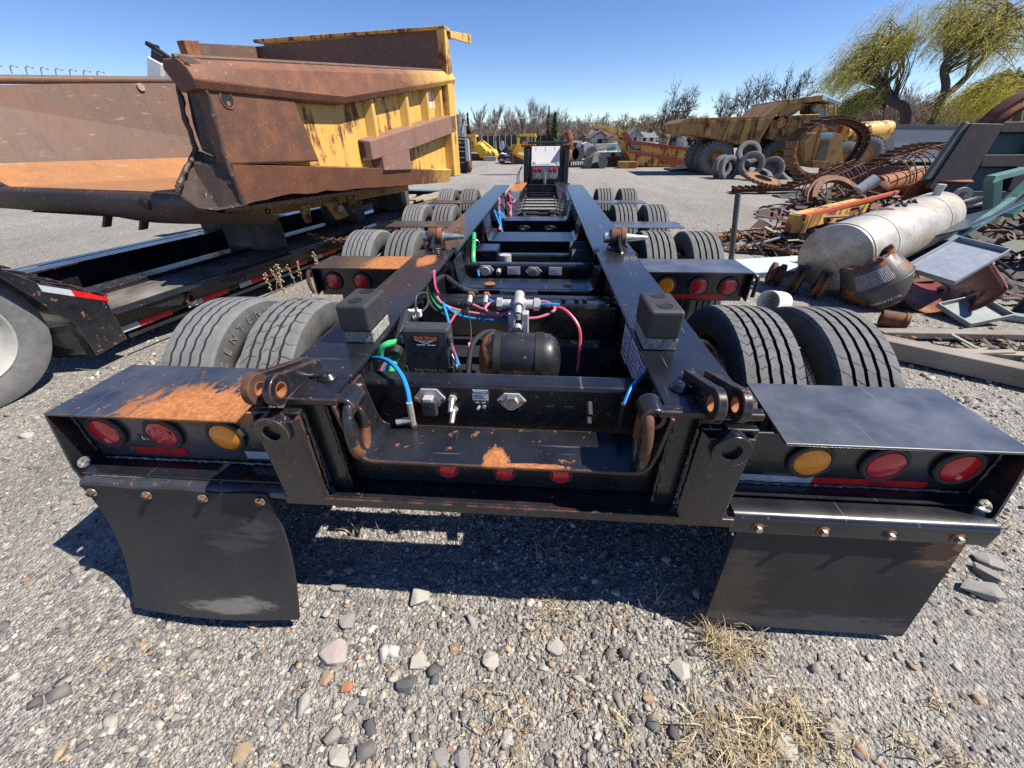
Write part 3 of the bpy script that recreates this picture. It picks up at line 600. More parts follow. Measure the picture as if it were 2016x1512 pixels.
# ---- electrical panel on the rear cross member
yf=.1985
def hexplate(x,z,w,h,mat,y=yf): return MB().prism([(x-w/2,y-.006,z),(x-w/4,y-.006,z+h/2),(x+w/4,y-.006,z+h/2),(x+w/2,y-.006,z),(x+w/4,y-.006,z-h/2),(x-w/4,y-.006,z-h/2)],(0,.006,0)).build('socket_plate',mat,TR,bevel=.002)
h1=hexplate(-.262,.80,.115,.075,M['cast']); MB().box(-.29,-.236,yf-.03,yf-.006,.735,.80).build('socket_lid',M['greybox'],h1,bevel=.006); MB().box(-.28,-.245,yf-.036,yf-.006,.80,.815).build('lid_hinge',M['cast'],h1,bevel=.003)
text('lid_lettering','Phillips',.011,(-.263,yf-.0305,.775),(1,0,0),(0,0,1),M['ink'],h1); text('lid_lettering','STA-DRY',.008,(-.263,yf-.0305,.748),(1,0,0),(0,0,1),M['ink'],h1)
for xx in(-.312,-.213): MB().cyl((xx,yf-.012,.795),(xx,yf-.005,.795),.008,n=6).build('screw',M['rust'],h1)
for z,dz in((.80,.0),(.752,-.03)):
    o=MB().cyl((-.18,yf-.012,z),(-.18,yf,z),.016,n=6).build('air_fitting',M['zinc'],TR); MB().cyl((-.18,yf-.05,z-.025),(-.18,yf-.008,z),.010,.012,n=12).build('nozzle',M['steel'],o,True)
o=MB().box(-.108,-.052,yf-.002,yf,.795,.838).build('label_plate',M['sticker'],TR); MB().box(-.108,-.052,yf-.0026,yf-.002,.825,.838).build('label_band',M['ink_blue'],o)
text('label_lettering','Hendrickson',.009,(-.08,yf-.0031,.8315),(1,0,0),(0,0,1),M['sticker'],o)
for k in range(3): MB().box(-.103,-.06-.008*k,yf-.0026,yf-.002,.803+.006*k,.8052+.006*k).build('label_line',M['ink'],o)
o=MB().box(-.108,-.052,yf-.004,yf,.757,.792).build('switch_plate',M['sticker_dark'],TR,bevel=.001); MB().cyl((-.09,yf-.02,.768),(-.085,yf-.004,.77),.006,n=8).build('toggle',M['steel'],o); MB().cyl((-.068,yf-.008,.77),(-.068,yf-.004,.77),.007,n=10).build('pilot',M['zinc'],o)
text('switch_lettering','ON    OFF',.008,(-.08,yf-.0045,.786),(1,0,0),(0,0,1),M['sticker'],o)
h2=hexplate(.03,.80,.105,.06,M['cast']); MB().ring((.03,yf-.014,.797),(0,1,0),.024,.019,.02,20).build('socket_ring',M['cast'],h2,True); MB().cyl((.03,yf-.024,.795),(.03,yf-.006,.795),.019,n=18).build('socket_cap',M['steel'],h2,True); MB().box(.016,.044,yf-.026,yf-.006,.815,.826).build('lid_hinge',M['steel'],h2,bevel=.002)
for xx in(-.008,.068): MB().cyl((xx,yf-.011,.80),(xx,yf-.005,.80),.007,n=6).build('screw',M['rust'],h2)
for xx in(.15,.215): MB().box(xx,xx+.032,yf-.003,yf,.776,.781).box(xx,xx+.005,yf-.003,yf,.768,.776).box(xx+.027,xx+.032,yf-.003,yf,.768,.776).build('slot',M['dark'],TR)
for xx,zz in((.01,.762),(.057,.76)): MB().cyl((xx,yf-.001,zz),(xx,yf,zz),.006,n=12).build('hole',M['dark'],TR)
for z in(.80,.762): MB().cyl((.30,yf-.045,z-.022),(.30,yf,z),.011,n=10).build('air_fitting',M['dark'],TR,True)
# same kind of panel on the second cross member
yq=1.978
hx=hexplate(-.30,.745,.13,.07,M['cast'],yq); MB().cyl((-.30,yq-.03,.742),(-.30,yq-.006,.742),.032,n=18).build('socket_cap',M['cast'],hx,True)
hx=hexplate(.06,.74,.125,.065,M['cast'],yq); MB().cyl((.06,yq-.03,.738),(.06,yq-.006,.738),.026,n=18).build('socket_cap',M['steel'],hx,True)
MB().cyl((-.20,yq-.05,.735),(-.20,yq,.745),.017,n=10).build('air_fitting',M['zinc'],TR,True)
for xx in(-.135,.175): 
    o=MB().box(xx,xx+.095,yq-.003,yq,.715,.772).build('label_plate',M['sticker'],TR)
    for k in range(3): MB().box(xx+.01,xx+.08-.01*k,yq-.0036,yq-.003,.728+.012*k,.732+.012*k).build('label_line',M['cast'],o)
MB().lathe([(.0,0),(.03,0),(.038,-.002)],(-.235,1.70,.734),(0,0,1),20).build('rust_spot',M['rust_orange'],TR)
MB().lathe([(.0,0),(.022,0),(.028,-.001)],(.30,1.73,.7335),(0,0,1),18).build('hole',M['dark'],TR)
# ---- control box with lettering
bx=MB().box(-.405,-.222,.40,.47,.765,.975).build('scale_box',M['greybox'],TR,bevel=.012,seg=3)
MB().box(-.398,-.229,.392,.40,.772,.968).build('box_lid',M['greybox'],bx,bevel=.006)
st=MB().box(-.365,-.262,.3905,.3918,.905,.95).build('box_sticker',M['sticker_dark'],bx)
MB().prism([(-.356,.390,.938),(-.313,.390,.920),(-.271,.390,.938),(-.271,.390,.931),(-.313,.390,.913),(-.356,.390,.931)],(0,.0004,0)).build('sticker_chevron',M['sticker'],st)
text('box_lettering','Right Weigh',.0175,(-.313,.3898,.938),(1,0,0),(0,0,1),M['ink_orange'],st,bold=.0006)
text('box_lettering','LOAD SCALES',.006,(-.313,.3898,.927),(1,0,0),(0,0,1),M['sticker'],st); text('box_lettering','(888) 818-2058      www.rwls.com',.0052,(-.313,.3898,.910),(1,0,0),(0,0,1),M['sticker'],st)
text('box_lettering','Right Weigh, Inc.',.0185,(-.313,.3915,.795),(1,0,0),(0,0,1),plain('moulded_grey',(.12,.125,.13),.45),bx,ext=.001)
for z in(.93,.80):
    for x in(-.222,-.408): MB().box(x-.004,x+.008,.388,.42,z-.016,z+.016).build('latch',M['greybox'],bx,bevel=.003)
MB().tube([(-.25,.43,.765),(-.25,.43,.70)],.02,14).build('cable_gland',M['rubber'],bx,True)
MB().cyl((-.205,.42,.74),(-.205,.42,.80),.016,n=12).build('connector',M['dark'],bx); MB().cyl((-.20,.40,.70),(-.20,.40,.745),.011,n=10).build('fitting',M['zinc'],bx)
# ---- air tank
tk=MB().lathe([(0,-.185),(.06,-.178),(.10,-.16),(.118,-.13),(.12,-.10),(.12,.10),(.118,.13),(.10,.16),(.06,.178),(0,.185)],(.035,.62,.735),(1,0,0),36).build('air_tank',black_paint('air_tank_paint',patches=[((-.16,.6,.72),(.07,.3,.2),1.0),((.03,.50,.70),(.03,.1,.04),1.6)],dust=.7,rough=.4,chips=.7),TR,True)
MB().ring((-.06,.62,.735),(1,0,0),.124,.119,.03,36).build('tank_strap',M['dark'],tk,True); MB().ring((.12,.62,.735),(1,0,0),.124,.119,.03,36).build('tank_strap',M['dark'],tk,True)
# ---- valve manifold
vm=MB().box(-.012,.05,.80,.86,.88,.94).build('valve_block',M['cast'],TR,bevel=.008); 
MB().cyl((-.075,.83,.915),(.12,.83,.915),.022,n=16).build('valve_body',M['cast'],vm,True); MB().cyl((-.085,.83,.915),(-.06,.83,.915),.03,n=6).build('valve_nut',M['cast'],vm); MB().cyl((.09,.83,.915),(.115,.83,.915),.03,n=6).build('valve_nut',M['cast'],vm)
MB().cyl((.02,.76,.93),(.02,.85,.955),.024,n=16).build('valve_spool',M['cast'],vm,True); MB().cyl((.02,.735,.905),(.02,.77,.93),.017,n=14).build('valve_port',M['cast'],vm,True); MB().cyl((.02,.735,.88),(.02,.735,.905),.015,n=6).build('hex_nut',M['zinc'],vm)
for xx in(-.012,.052): MB().box(xx-.016,xx+.016,.75,.80,.77,.90).build('valve_leg',M['cast'],vm,bevel=.006); MB().cyl((xx,.72,.73),(xx,.75,.775),.014,n=10).build('elbow',M['zinc'],vm,True)
MB().cyl((.02,.72,.83),(.02,.76,.835),.017,n=14).build('drain_knob',M['cast'],vm,True)
MB().box(-.075,.105,.86,.90,.945,.965).build('valve_bracket',M['black_clean'],TR,bevel=.002)
for x,z in((-.235,.905),(-.155,.905)): 
    o=MB().cyl((x,.95,z),(x,.98,z),.020,n=6).build('bulkhead_nut',M['rust'],TR); MB().cyl((x,.91,z-.02),(x,.955,z),.013,n=10).build('elbow',M['zinc'],o,True)
for x in(.235,.3,.34): MB().cyl((x,.955,.885),(x,.98,.885),.014,n=6).build('bulkhead_nut',M['dark'],TR)
MB().box(-.01,.075,.976,.9785,.845,.862).build('label_plate',M['sticker'],TR); MB().torus((.04,1.02,.868),(0,0,1),.022,.003).build('wire_ring',M['rust'],TR,True)
# ---- hoses, one object each
def hose(pts,r,mat,name='air_hose',n=8): return MB().tube(spline(pts,8),r*.86,n).build(name,M[mat],TR,True)
hose([(-.50,1.25,.93),(-.47,1.08,.88),(-.42,.98,.85),(-.36,.93,.83),(-.27,.92,.83)],.016,'green_hose'); hose([atY(794,664,.46),atY(780,673,.41),atY(764,677,.37),atY(752,686,.36),atY(748,706,.36)],.015,'green_hose'); hose([atY(792,684,.44),atY(781,702,.39),atY(773,722,.35),atY(768,748,.31)],.015,'green_hose')
hose([(-.49,1.25,.945),(-.45,1.08,.905),(-.40,.97,.87),(-.32,.93,.845),(-.2,.9,.835),(-.07,.86,.84)],.009,'pink_hose'); hose([(-.52,1.20,.93),(-.47,1.0,.88),(-.42,.93,.84),(-.34,.9,.82),(-.26,.905,.835),(-.245,.92,.86),(-.27,.935,.865)],.010,'black_hose')
hose([(-.48,1.2,.955),(-.44,1.06,.92),(-.41,1.0,.90)],.008,'red_hose')
hose([(-.37,.93,.87),(-.30,.9,.83),(-.2,.88,.815),(-.08,.86,.82),(-.04,.85,.83)],.008,'blue_hose'); hose([(-.37,.92,.88),(-.32,.80,.82),(-.27,.62,.79),(-.22,.50,.76),(-.21,.42,.72)],.0085,'blue_hose')
hose([(-.14,.93,.90),(-.10,.90,.888),(-.05,.86,.885)],.008,'blue_hose'); hose([(.10,.83,.915),(.16,.83,.918),(.21,.83,.915)],.008,'blue_hose')
hose([(.0,.84,.885),(-.08,.82,.865),(-.145,.85,.875),(-.13,.90,.89),(-.06,.9,.895)],.008,'pink_hose'); hose([(.03,.80,.855),(.12,.81,.86),(.19,.86,.88),(.15,.92,.895),(.08,.92,.89)],.008,'pink_hose'); hose([(-.22,.93,.87),(-.12,.88,.852),(.02,.82,.850)],.008,'pink_hose')
hose([(.15,.90,.885),(.24,.88,.87),(.31,.82,.80),(.315,.76,.70),(.31,.72,.62)],.010,'red_hose')
hose([(.012,.70,.74),(-.03,.68,.80),(-.10,.66,.85),(-.165,.58,.83),(-.18,.50,.74),(-.175,.46,.66)],.013,'black_hose'); hose([(.03,.70,.74),(.07,.68,.80),(.13,.66,.84),(.20,.60,.82)],.013,'black_hose')
hose([(-.30,1.08,.90),(-.36,1.13,.92),(-.42,1.2,.93),(-.46,1.12,.92),(-.465,1.05,.86)],.015,'black_hose'); hose([(-.30,1.08,.90),(-.26,1.09,.885),(-.22,1.1,.875)],.018,'black_hose')
hose([atY(722,712,.36),atY(742,705,.30),atY(768,713,.24),atY(790,738,.19),atY(802,768,.15),atY(807,798,.12)],.010,'blue_hose'); _p=atY(807,798,.12); o=MB().cyl((_p.x,.12,.738),(_p.x,.12,_p.z+.012),.011,n=8).build('tee_fitting',M['zinc'],TR); MB().cyl((_p.x-.055,.115,.748),(_p.x,.12,.76),.012,n=8).build('tee_branch',M['zinc'],o)
MB().cyl((_p.x,.12,.726),(_p.x,.12,.738),.013,n=6).build('brass_nut',M['rust'],TR)
hose([atY(1290,722,.36),atY(1268,738,.28),atY(1245,762,.20),atY(1228,800,.14)],.010,'blue_hose'); _p=atY(1228,800,.14); MB().cyl((_p.x,.14,.738),(_p.x,.14,_p.z+.01),.011,n=8).build('tee_fitting',M['dark'],TR)
hose([(-.45,.6,.95),(-.435,.5,.93),(-.43,.43,.90),(-.43,.36,.88)],.026,'black_hose','cable_sleeve')
for i,(dx,mt) in enumerate(((-.03,'blue_hose'),(-.018,'black_hose'),(-.04,'pink_hose'),(-.01,'black_hose'),(-.05,'black_hose'))): hose([(-.43+dx*.4,.37,.88),(-.45+dx,.34,.82),(-.455+dx,.31,.74),(-.45+dx*1.2,.29,.66)],.005,mt,'cable')
hose([(-.37,.47,.98),(-.39,.56,.96),(-.425,.66,.965),(-.43,.72,.99),(-.40,.76,.985),(-.385,.70,.95),(-.42,.62,.93)],.006,'black_hose','cable'); hose([(-.43,.62,.935),(-.40,.55,.95),(-.375,.48,.975)],.005,'white_wire','cable')
MB().box(-.455,-.395,.62,.645,.925,.955).box(-.43,-.415,.61,.655,.92,.96).build('cable_clip',M['white'],TR,bevel=.003); MB().obox((-.395,.46,.945),(.03,.02,.045),(0,.4,.2)).build('cable_clip',M['zinc'],TR)
hose([(-.30,.88,.84),(-.33,.80,.80),(-.345,.74,.76)],.007,'red_hose'); hose([(-.245,.9,.87),(-.21,.78,.82),(-.195,.66,.77),(-.19,.6,.74)],.004,'black_hose','cable'); hose([(-.2,.66,.79),(-.195,.62,.755),(-.193,.58,.72)],.007,'red_hose'); MB().cyl((-.193,.56,.66),(-.193,.60,.73),.013,n=8).build('connector',M['zinc'],TR); MB().cyl((-.188,.54,.60),(-.193,.56,.66),.016,n=8).build('connector',M['dark'],TR)
for k in range(3): hose([(-.225,.42,.92-.03*k),(-.205,.40,.86-.02*k),(-.21,.41,.79),(-.205,.42,.74)],.0045,('red_hose','blue_hose','white_wire')[k],'cable')
# hoses of the main section
hose([(-.46,2.5,.90),(-.42,2.2,.85),(-.41,2.1,.79),(-.38,2.0,.75)],.02,'green_hose'); hose([(-.39,2.06,.78),(-.36,1.98,.74),(-.345,1.93,.71)],.01,'blue_hose'); MB().torus((-.42,2.28,.87),(0,1,.3),.035,.004).build('wire_ring',M['steel'],TR,True)
hose([(-.45,3.9,.88),(-.40,3.8,.80),(-.36,3.7,.74)],.016,'blue_hose'); hose([(-.46,4.6,.93),(-.44,4.3,.86),(-.40,4.1,.82),(-.36,3.6,.72)],.014,'pink_hose'); hose([(-.44,4.5,.92),(-.43,4.2,.86),(-.39,3.9,.80)],.014,'red_hose'); hose([(-.43,4.4,.9),(-.40,4.0,.83),(-.33,3.6,.70),(-.28,3.45,.68)],.013,'blue_hose')
MB().obox((-.40,4.05,.81),(.09,.10,.06),(0,.2,.3)).obox((-.36,3.98,.79),(.05,.1,.05),(.3,0,.2)).build('blue_valve',plain('blue_valve',(.04,.16,.34)),TR,bevel=.012)
hose([(-.42,5.6,.88),(-.36,5.4,.84),(-.30,5.3,.82),(-.33,5.2,.80),(-.40,5.25,.79),(-.35,5.1,.72),(-.34,5.0,.62)],.013,'pink_hose'); hose([(-.42,5.5,.92),(-.35,5.2,.78),(-.36,5.0,.66)],.012,'red_hose')
for x in(-.1,.2): MB().torus((x,3.85,.70),(0,.35,1),.10,.014,24,8,.6).build('hose_loop',M['black_hose'],TR,True)
# serial plates on the right web
for k,(y0,z0) in enumerate(((.36,.74),(.50,.72),(.66,.70))):
    o=MB().box(.515,.5225,y0,y0+.12,z0,z0+.15).build('serial_plate',M['sticker'],TR)
    for j in range(5): MB().box(.5143,.515,y0+.015,y0+.105-.012*(j%3),z0+.02+.023*j,z0+.027+.023*j).build('plate_line',M['ink_blue'],o)
# ---- rubber stop blocks on the rails
for s in(-1,1):
    x=s*.545; w_=.115
    bs=MB().box(x-.056,x+.056,.335,.505,.9415,.985).build('block_base',wood('block_base_grey',(.5,.48,.44),(.05,.045,.04),(1,1,.5)),TR,bevel=.003)
    bl=MB().box(x-.058,x+.058,.325,.515,.9855,1.09).build('rubber_block',M['rubber'],bs,bevel=.012,seg=3)
    for yy in(.375,.475):
        MB().lathe([(.0,.0),(.021,.0),(.0235,.0012),(.0265,.0012)],(x,yy,1.0905),(0,0,1),24).build('bolt_hole',M['dark'],bl)
# ---- pivot pins at the section joint
for s in(-1,1):
    x=s*.63
    bk=MB().prism([(x-.011-s*.0,1.88,.926),(x-.011,1.98,.926),(x-.011,1.93,1.04),(x-.011,1.88,1.055),(x-.011,1.84,1.02)],(.022,0,0)).build('pivot_bracket',M['black_worn'],TR,bevel=.004)
    MB().prism([(x-.06,1.80,.942),(x+.06,1.80,.942),(x+.02,1.86,.975),(x-.02,1.86,.975)],(0,.02,0)).build('bracket_foot',M['black'],bk,bevel=.003)
    MB().obox((x,1.80,.97),(.02,.14,.06),(.5,0,0)).build('bracket_rib',M['black'],bk,bevel=.004)
    MB().ring((x+.0,1.90,1.0),(1,0,0),.058,.02,.10,24).build('pivot_collar',M['rust_dark'],bk,True,bevel=.004); MB().ring((x+.035,1.90,1.0),(1,0,0),.062,.02,.03,24).build('pivot_flange',M['rust'],bk,True)
    MB().lathe([(.0,.20),(.012,.2),(.024,.1),(.03,.06),(.036,.055),(.036,-.09),(.0,-.09)],(x,1.90,1.0),(1,0,0),20).build('tapered_pin',M['steel'],bk,True)
    MB().cyl((x-.09,1.90,1.0),(x-.075,1.90,1.0),.028,n=6).build('pin_nut',M['rust'],bk)
    MB().torus((x,1.86,.944),(0,0,1),.10,.008,24,6,.7).build('weld_bead',M['black_clean'],bk,True)
# ---- dual wheels and axles
def tyre_profile(r=.465,w=.265,g=4,gd=.014,gw=.011):
    hw=w/2; tr=w*.42; out=[(.30,-hw*.62),(.325,-hw*.85),(.37,-hw),(r-.045,-hw*.97),(r-.018,-hw*.9)]
    tread=[(r-.004,-tr)]; xs_=[-tr+2*tr*(k+1)/(g+1) for k in range(g)]
    for x in xs_:
        dr=r-.0015*(x/tr)**2*2; tread+=[(dr,x-gw/2-.001),(dr-gd,x-gw/2+.001),(dr-gd,x+gw/2-.001),(dr,x+gw/2+.001)]
    tread+=[(r-.004,tr)]; out+=tread+[(a,-b) for a,b in out[4::-1]]
    return out
def sipes(m,r,w,rows,n,rg,dense):
    pass
def make_tyre(r,w,g,mat,gd=.014,gw=.011,n=72,seed=0,zig=0,sipe=0):
    """tyre about the x axis with its own groove geometry; zig wobbles the grooves, sipe cuts small edge notches"""
    prof=tyre_profile(r,w,g,gd,gw); m=MB(); mm=len(prof); rg=random.Random(seed); vs=[]
    for k in range(n):
        t=2*math.pi*k/n
        for i,(rr,x) in enumerate(prof):
            z_=0
            if 6<=i<mm-6: z_=zig*(1 if k%2 else -1)
            if sipe and 5<=i<=mm-6 and rr>r-.006 and (k+ i//2)%3==0: rr-=sipe
            vs.append((x+z_,rr*math.cos(t),rr*math.sin(t)))
    fs=[]
    for k in range(n):
        k2=(k+1)%n
        for i in range(mm-1): fs.append((k*mm+i,k*mm+i+1,k2*mm+i+1,k2*mm+i))
    m.add(vs,fs); me=m.build('tyre',mat,None,True,angle=30)
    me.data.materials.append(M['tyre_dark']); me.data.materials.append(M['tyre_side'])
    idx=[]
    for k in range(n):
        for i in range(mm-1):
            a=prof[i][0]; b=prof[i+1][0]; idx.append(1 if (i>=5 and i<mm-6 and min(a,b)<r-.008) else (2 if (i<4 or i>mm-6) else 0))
    me.data.polygons.foreach_set('material_index',idx); dat=me.data; bpy.data.objects.remove(me); return dat
def rim_mesh(mat):
    m=MB().lathe([(.30,-.12),(.29,-.115),(.27,-.08),(.265,0),(.27,.08),(.29,.115),(.30,.12)],(0,0,0),(1,0,0),32).lathe([(0,.03),(.1,.03),(.14,.05),(.2,.02),(.262,.0),(.262,-.012),(0,-.012)],(0,0,0),(1,0,0),32)
    o=m.build('rim',mat,None,True); d=o.data; bpy.data.objects.remove(o); return d
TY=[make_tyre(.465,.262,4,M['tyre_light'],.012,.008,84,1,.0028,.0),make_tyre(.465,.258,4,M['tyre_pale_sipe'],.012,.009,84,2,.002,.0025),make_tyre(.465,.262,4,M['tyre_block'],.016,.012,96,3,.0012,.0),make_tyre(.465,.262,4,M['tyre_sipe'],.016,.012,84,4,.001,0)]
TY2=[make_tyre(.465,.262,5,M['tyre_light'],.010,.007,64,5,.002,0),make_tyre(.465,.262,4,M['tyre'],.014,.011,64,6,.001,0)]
RIM=rim_mesh(M['zinc'])
def wheel(x,y,dat,parent,z=.465,rot=0,name='wheel'):
    e=empty(name,(x,y,z),0); e.rotation_euler=(rot,0,0); setparent(e,parent)
    for nm,d in(('tyre',dat),('rim',RIM)):
        o=bpy.data.objects.new(nm,d); COL.objects.link(o); setparent(o,e)
    return e
for ai,y in enumerate((.75,2.485,4.02,5.75)):
    for s in(-1,1):
        for k,xx in enumerate((1.385,1.035)):
            d=(TY[k] if s<0 else TY[3-k]) if ai==0 else (TY2[0] if s<0 and k==0 else TY2[1])
            if ai==0 and s>0: d=TY[2] if k==1 else TY[3]
            wheel(s*xx,y,d,TR,.463,ai*.7+k*.4+s)
    ax=MB().cyl((-.95,y,.46),(.95,y,.46),.065,n=16).build('axle',M['dark'],TR,True)
    for s in(-1,1): MB().box(*sorted((s*.50,s*.62)),y-.42,y+.25,.34,.46).build('suspension_arm',M['dark'],TR,bevel=.02); MB().cyl((s*.56,y+.28,.40),(s*.56,y+.28,.62),.11,n=18).build('air_spring',M['rubber'],TR,True)
    for s in(-1,1): MB().cyl((s*.72,y,.46),(s*.86,y,.46),.2,n=24).build('brake_drum',M['rust_dark'],TR,True)
for i_,ch_ in enumerate('CENTENNIAL'):
    th=R(46-9.5*i_); text('tyre_lettering',ch_,.055,(-1.385+.1315,.75-.405*math.sin(th),.463+.405*math.cos(th)),(0,math.cos(th),math.sin(th)),(0,-math.sin(th),math.cos(th)),M['tyre_light'],TR,ext=.0015)
# sub frame clutter seen between the rails
for y in(2.3,2.9,3.85): MB().box(-.54,.54,y,y+.07,.42,.5).build('cross_member',M['dark'],TR,bevel=.01)
MB().lathe([(0,-.2),(.1,-.19),(.13,-.15),(.13,.15),(.1,.19),(0,.2)],(.0,2.25,.56),(1,0,0),24).build('air_tank',M['rubber'],TR,True)
MB().box(-.43,-.25,2.35,2.6,.70,.80).build('valve_box',M['black'],TR,bevel=.01); MB().cyl((-.18,2.3,.66),(-.18,2.3,.78),.05,n=14).build('relay_valve',M['cast'],TR,True)
for y in(2.35,2.65): MB().cyl((.36,y,.74),(.50,y,.74),.075,n=20).build('brake_chamber',M['rubber'],TR,True)
B('bay_dark_sheet',.12,.52,.30,1.2,.50,.51,'dark'); B('bay_dark_sheet',-.52,.1,.86,1.6,.48,.49,'dark')  # added dark sheets, so the bay looks shaded instead of showing lit ground
def bead(pts,r=.0055,sd=0):
    g=random.Random(sd); P=[]; 
    for a,b in zip(pts[:-1],pts[1:]):
        a=V(a);b=V(b); k=max(3,int((b-a).length/.012)); P+=[a.lerp(b,i/k)+V((g.gauss(0,.0012),g.gauss(0,.0012),g.gauss(0,.0012))) for i in range(k)]
    P.append(V(pts[-1])); MB().tube(P,[r*g.uniform(.7,1.3) for _ in P],6).build('weld_bead',M['black_clean'],TR,True)
bead([(-1.5,.052,.58),(-.73,.052,.58)],.006,1); bead([(.77,.054,.60),(1.5,.054,.60)],.005,2); bead([(-.55,.03,.57),(.56,.03,.57)],.006,3)
for s in(-1,1): bead([(s*.72,-.04,.90),(s*.715,-.04,.58)],.006,4+s); bead([(s*.565,-.05,.90),(s*.57,-.05,.58)],.006,8+s); bead([(s*.50,-.032,.92),(s*.50,-.032,.58)],.006,11+s); bead([(s*1.515,.055,.80),(s*1.515,.055,.60)],.006,14+s); bead([(s*.475,.2,.94),(s*.475,1.7,.94)],.003,17+s)
# inner floor below main section
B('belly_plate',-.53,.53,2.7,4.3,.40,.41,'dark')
# ---- neck: sloping ladder between two side plates, rising to the gooseneck
for s in(-1,1):
    w0=.33; m=MB().prism([(s*w0+.03,5.05,.50),(s*.47+.03,5.05,.50),(s*.53+.03,6.3,.70),(s*.60+.03,7.4,.73),(s*.56+.03,9.1,.74),(s*.30+.03,9.1,.74),(s*.36+.03,7.4,.73),(s*.35+.03,6.3,.70)],(0,0,-.02)); m.build('neck_plate',black_paint('neck_paint_%d'%(s+1),patches=[((-.4,8.2,.74),(.22,.9,.2),1.0)],dust=1,chips=.6) ,TR,bevel=.003)
    MB().prism([(s*w0+.03,5.05,.48),(s*.35+.03,6.3,.68),(s*.36+.03,7.4,.71),(s*.30+.03,9.1,.72),(s*.30+.03,9.1,.42),(s*w0+.03,5.05,.30)],(s*.012,0,0)).build('neck_side',M['black_clean'],TR)
    MB().prism([(s*.42,5.0,.905),(s*.42,5.9,.905),(s*.36,5.9,.5),(s*.36,5.0,.45)],(s*.015,0,0)).build('neck_gusset',M['black_clean'],TR)
for k in range(13):
    t=k/12; y=5.1+t*3.2; z=.34+.26*t**.8; x=.33-.02*t
    MB().box(-x+.03,x+.03,y,y+.09,z-.02,z).build('ladder_rung',M['black'],TR,bevel=.006)
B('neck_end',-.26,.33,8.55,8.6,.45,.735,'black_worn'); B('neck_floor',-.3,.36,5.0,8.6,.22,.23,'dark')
MB().tube(spline([(-.22,4.9,.68),(-.15,4.75,.72),(-.13,4.7,.6)],5),.02).build('hose_loop',M['black_hose'],TR,True); MB().tube(spline([(.16,4.9,.6),(.2,4.8,.72),(.27,4.85,.74)],5),.02).build('hose_loop',M['black_hose'],TR,True)
# ---- gooseneck tower with white door
GN=9.05
B('gooseneck_core',-.235,.525,GN+.30,GN+.9,.45,1.45,'black'); B('gooseneck_base',-.235,.525,GN+.06,GN+.29,.45,1.03,'black')
for s,x in((-1,-.36),(1,.53)):
    MB().prism([(x,GN,.62),(x+.12,GN,.62),(x+.12,GN,1.42),(x,GN,1.42)],(0,.8,0)).build('gooseneck_post',plain('navy_black_paint',(.02,.028,.05),.3),TR,bevel=.02); MB().box(x-.05,x+.16,GN-.02,GN+.8,1.43,1.475).build('post_cap',M['rust'],TR,bevel=.01)
    MB().cyl((x-.05+.0,GN+.1,.66),(x+.17,GN+.1,.66),.05,n=14).build('hinge_boss',M['black'],TR,True)
B('gooseneck_top',-.28,.60,GN+.16,GN+.9,1.476,1.525,'black',.01)
dr=MB().box(-.19,.44,GN-.03,GN+.05,1.05,1.46).build('white_door',M['cream'],TR,bevel=.01)
for x in(-.15,.36): MB().box(x,x+.06,GN-.042,GN-.031,1.09,1.14).build('latch',M['zinc'],dr,bevel=.004)
for x in(-.09,.12,.33): MB().box(x-.006,x+.006,GN-.034,GN-.03,1.36,1.44).build('hinge_mark',plain('rust_mark',(.5,.36,.26)),dr)
MB().box(-.188,.438,GN-.034,GN-.0305,1.052,1.10).build('door_band',plain('grey_band',(.5,.5,.48)),dr)
for o_ in [dr]:
    o_.matrix_world=Matrix.Translation((0,GN,1.05))@Matrix.Rotation(R(-24),4,'X')@Matrix.Translation((0,-GN,-1.05))
lp=MB().box(-.16,.41,GN-.02,GN+.05,.80,1.045).build('light_board',M['cast'],TR,bevel=.004)
for x in(-.095,.005,.24,.345): 
    l=MB().lathe([(0,-.012),(.04,-.01),(.048,0)],(x,GN-.022,.98),(0,1,0),18).build('tail_light',M['redlens'],lp,True)
for x in(-.04,.285): 
    l=MB().torus((x,GN-.024,.88),(0,1,0),.042,.008).build('lamp_ring',plain('lamp_ring',(.4,.33,.12)),lp,True); MB().cyl((x,GN-.026,.88),(x,GN-.02,.88),.036,n=16).build('clear_lens',M['sticker'],lp)
MB().cyl((.122,GN-.06,.60),(.122,GN-.06,.93),.036,n=14).build('king_pin',M['steel'],TR,True); B('lower_board',-.19,.44,GN-.02,GN+.1,.56,.795,'black_clean')
for x in(-.2,.42): B('lower_post',x-.02,x+.03,GN-.06,GN-.021,.56,.85,'black')
B('foot_plate',-.28,.54,GN-.25,GN+.3,.53,.56,'black_worn')
for k in range(2): hose([(-.40,GN+.1,1.05),(-.46-.03*k,GN-.1,.9),(-.44-.05*k,GN-.4,.72),(-.52-.04*k,GN-.7,.6),(-.62,GN-.9,.56)],.012,'black_hose','air_hose')
# ================================================================ second lowboy trailer (left) and the big dump body lying on it
T2H=11.0; T2=empty('loaded_lowboy_trailer',(-3.42,1.57,0),-R(T2H),label='low black flatbed trailer under the big rusty dump body, red and white tape along its side',cat='trailer')
def T2B(name,x0,x1,y0,y1,z0,z1,mat='black',bev=.004): return MB().box(x0,x1,y0,y1,z0,z1).build(name,M[mat],T2,bevel=bev)
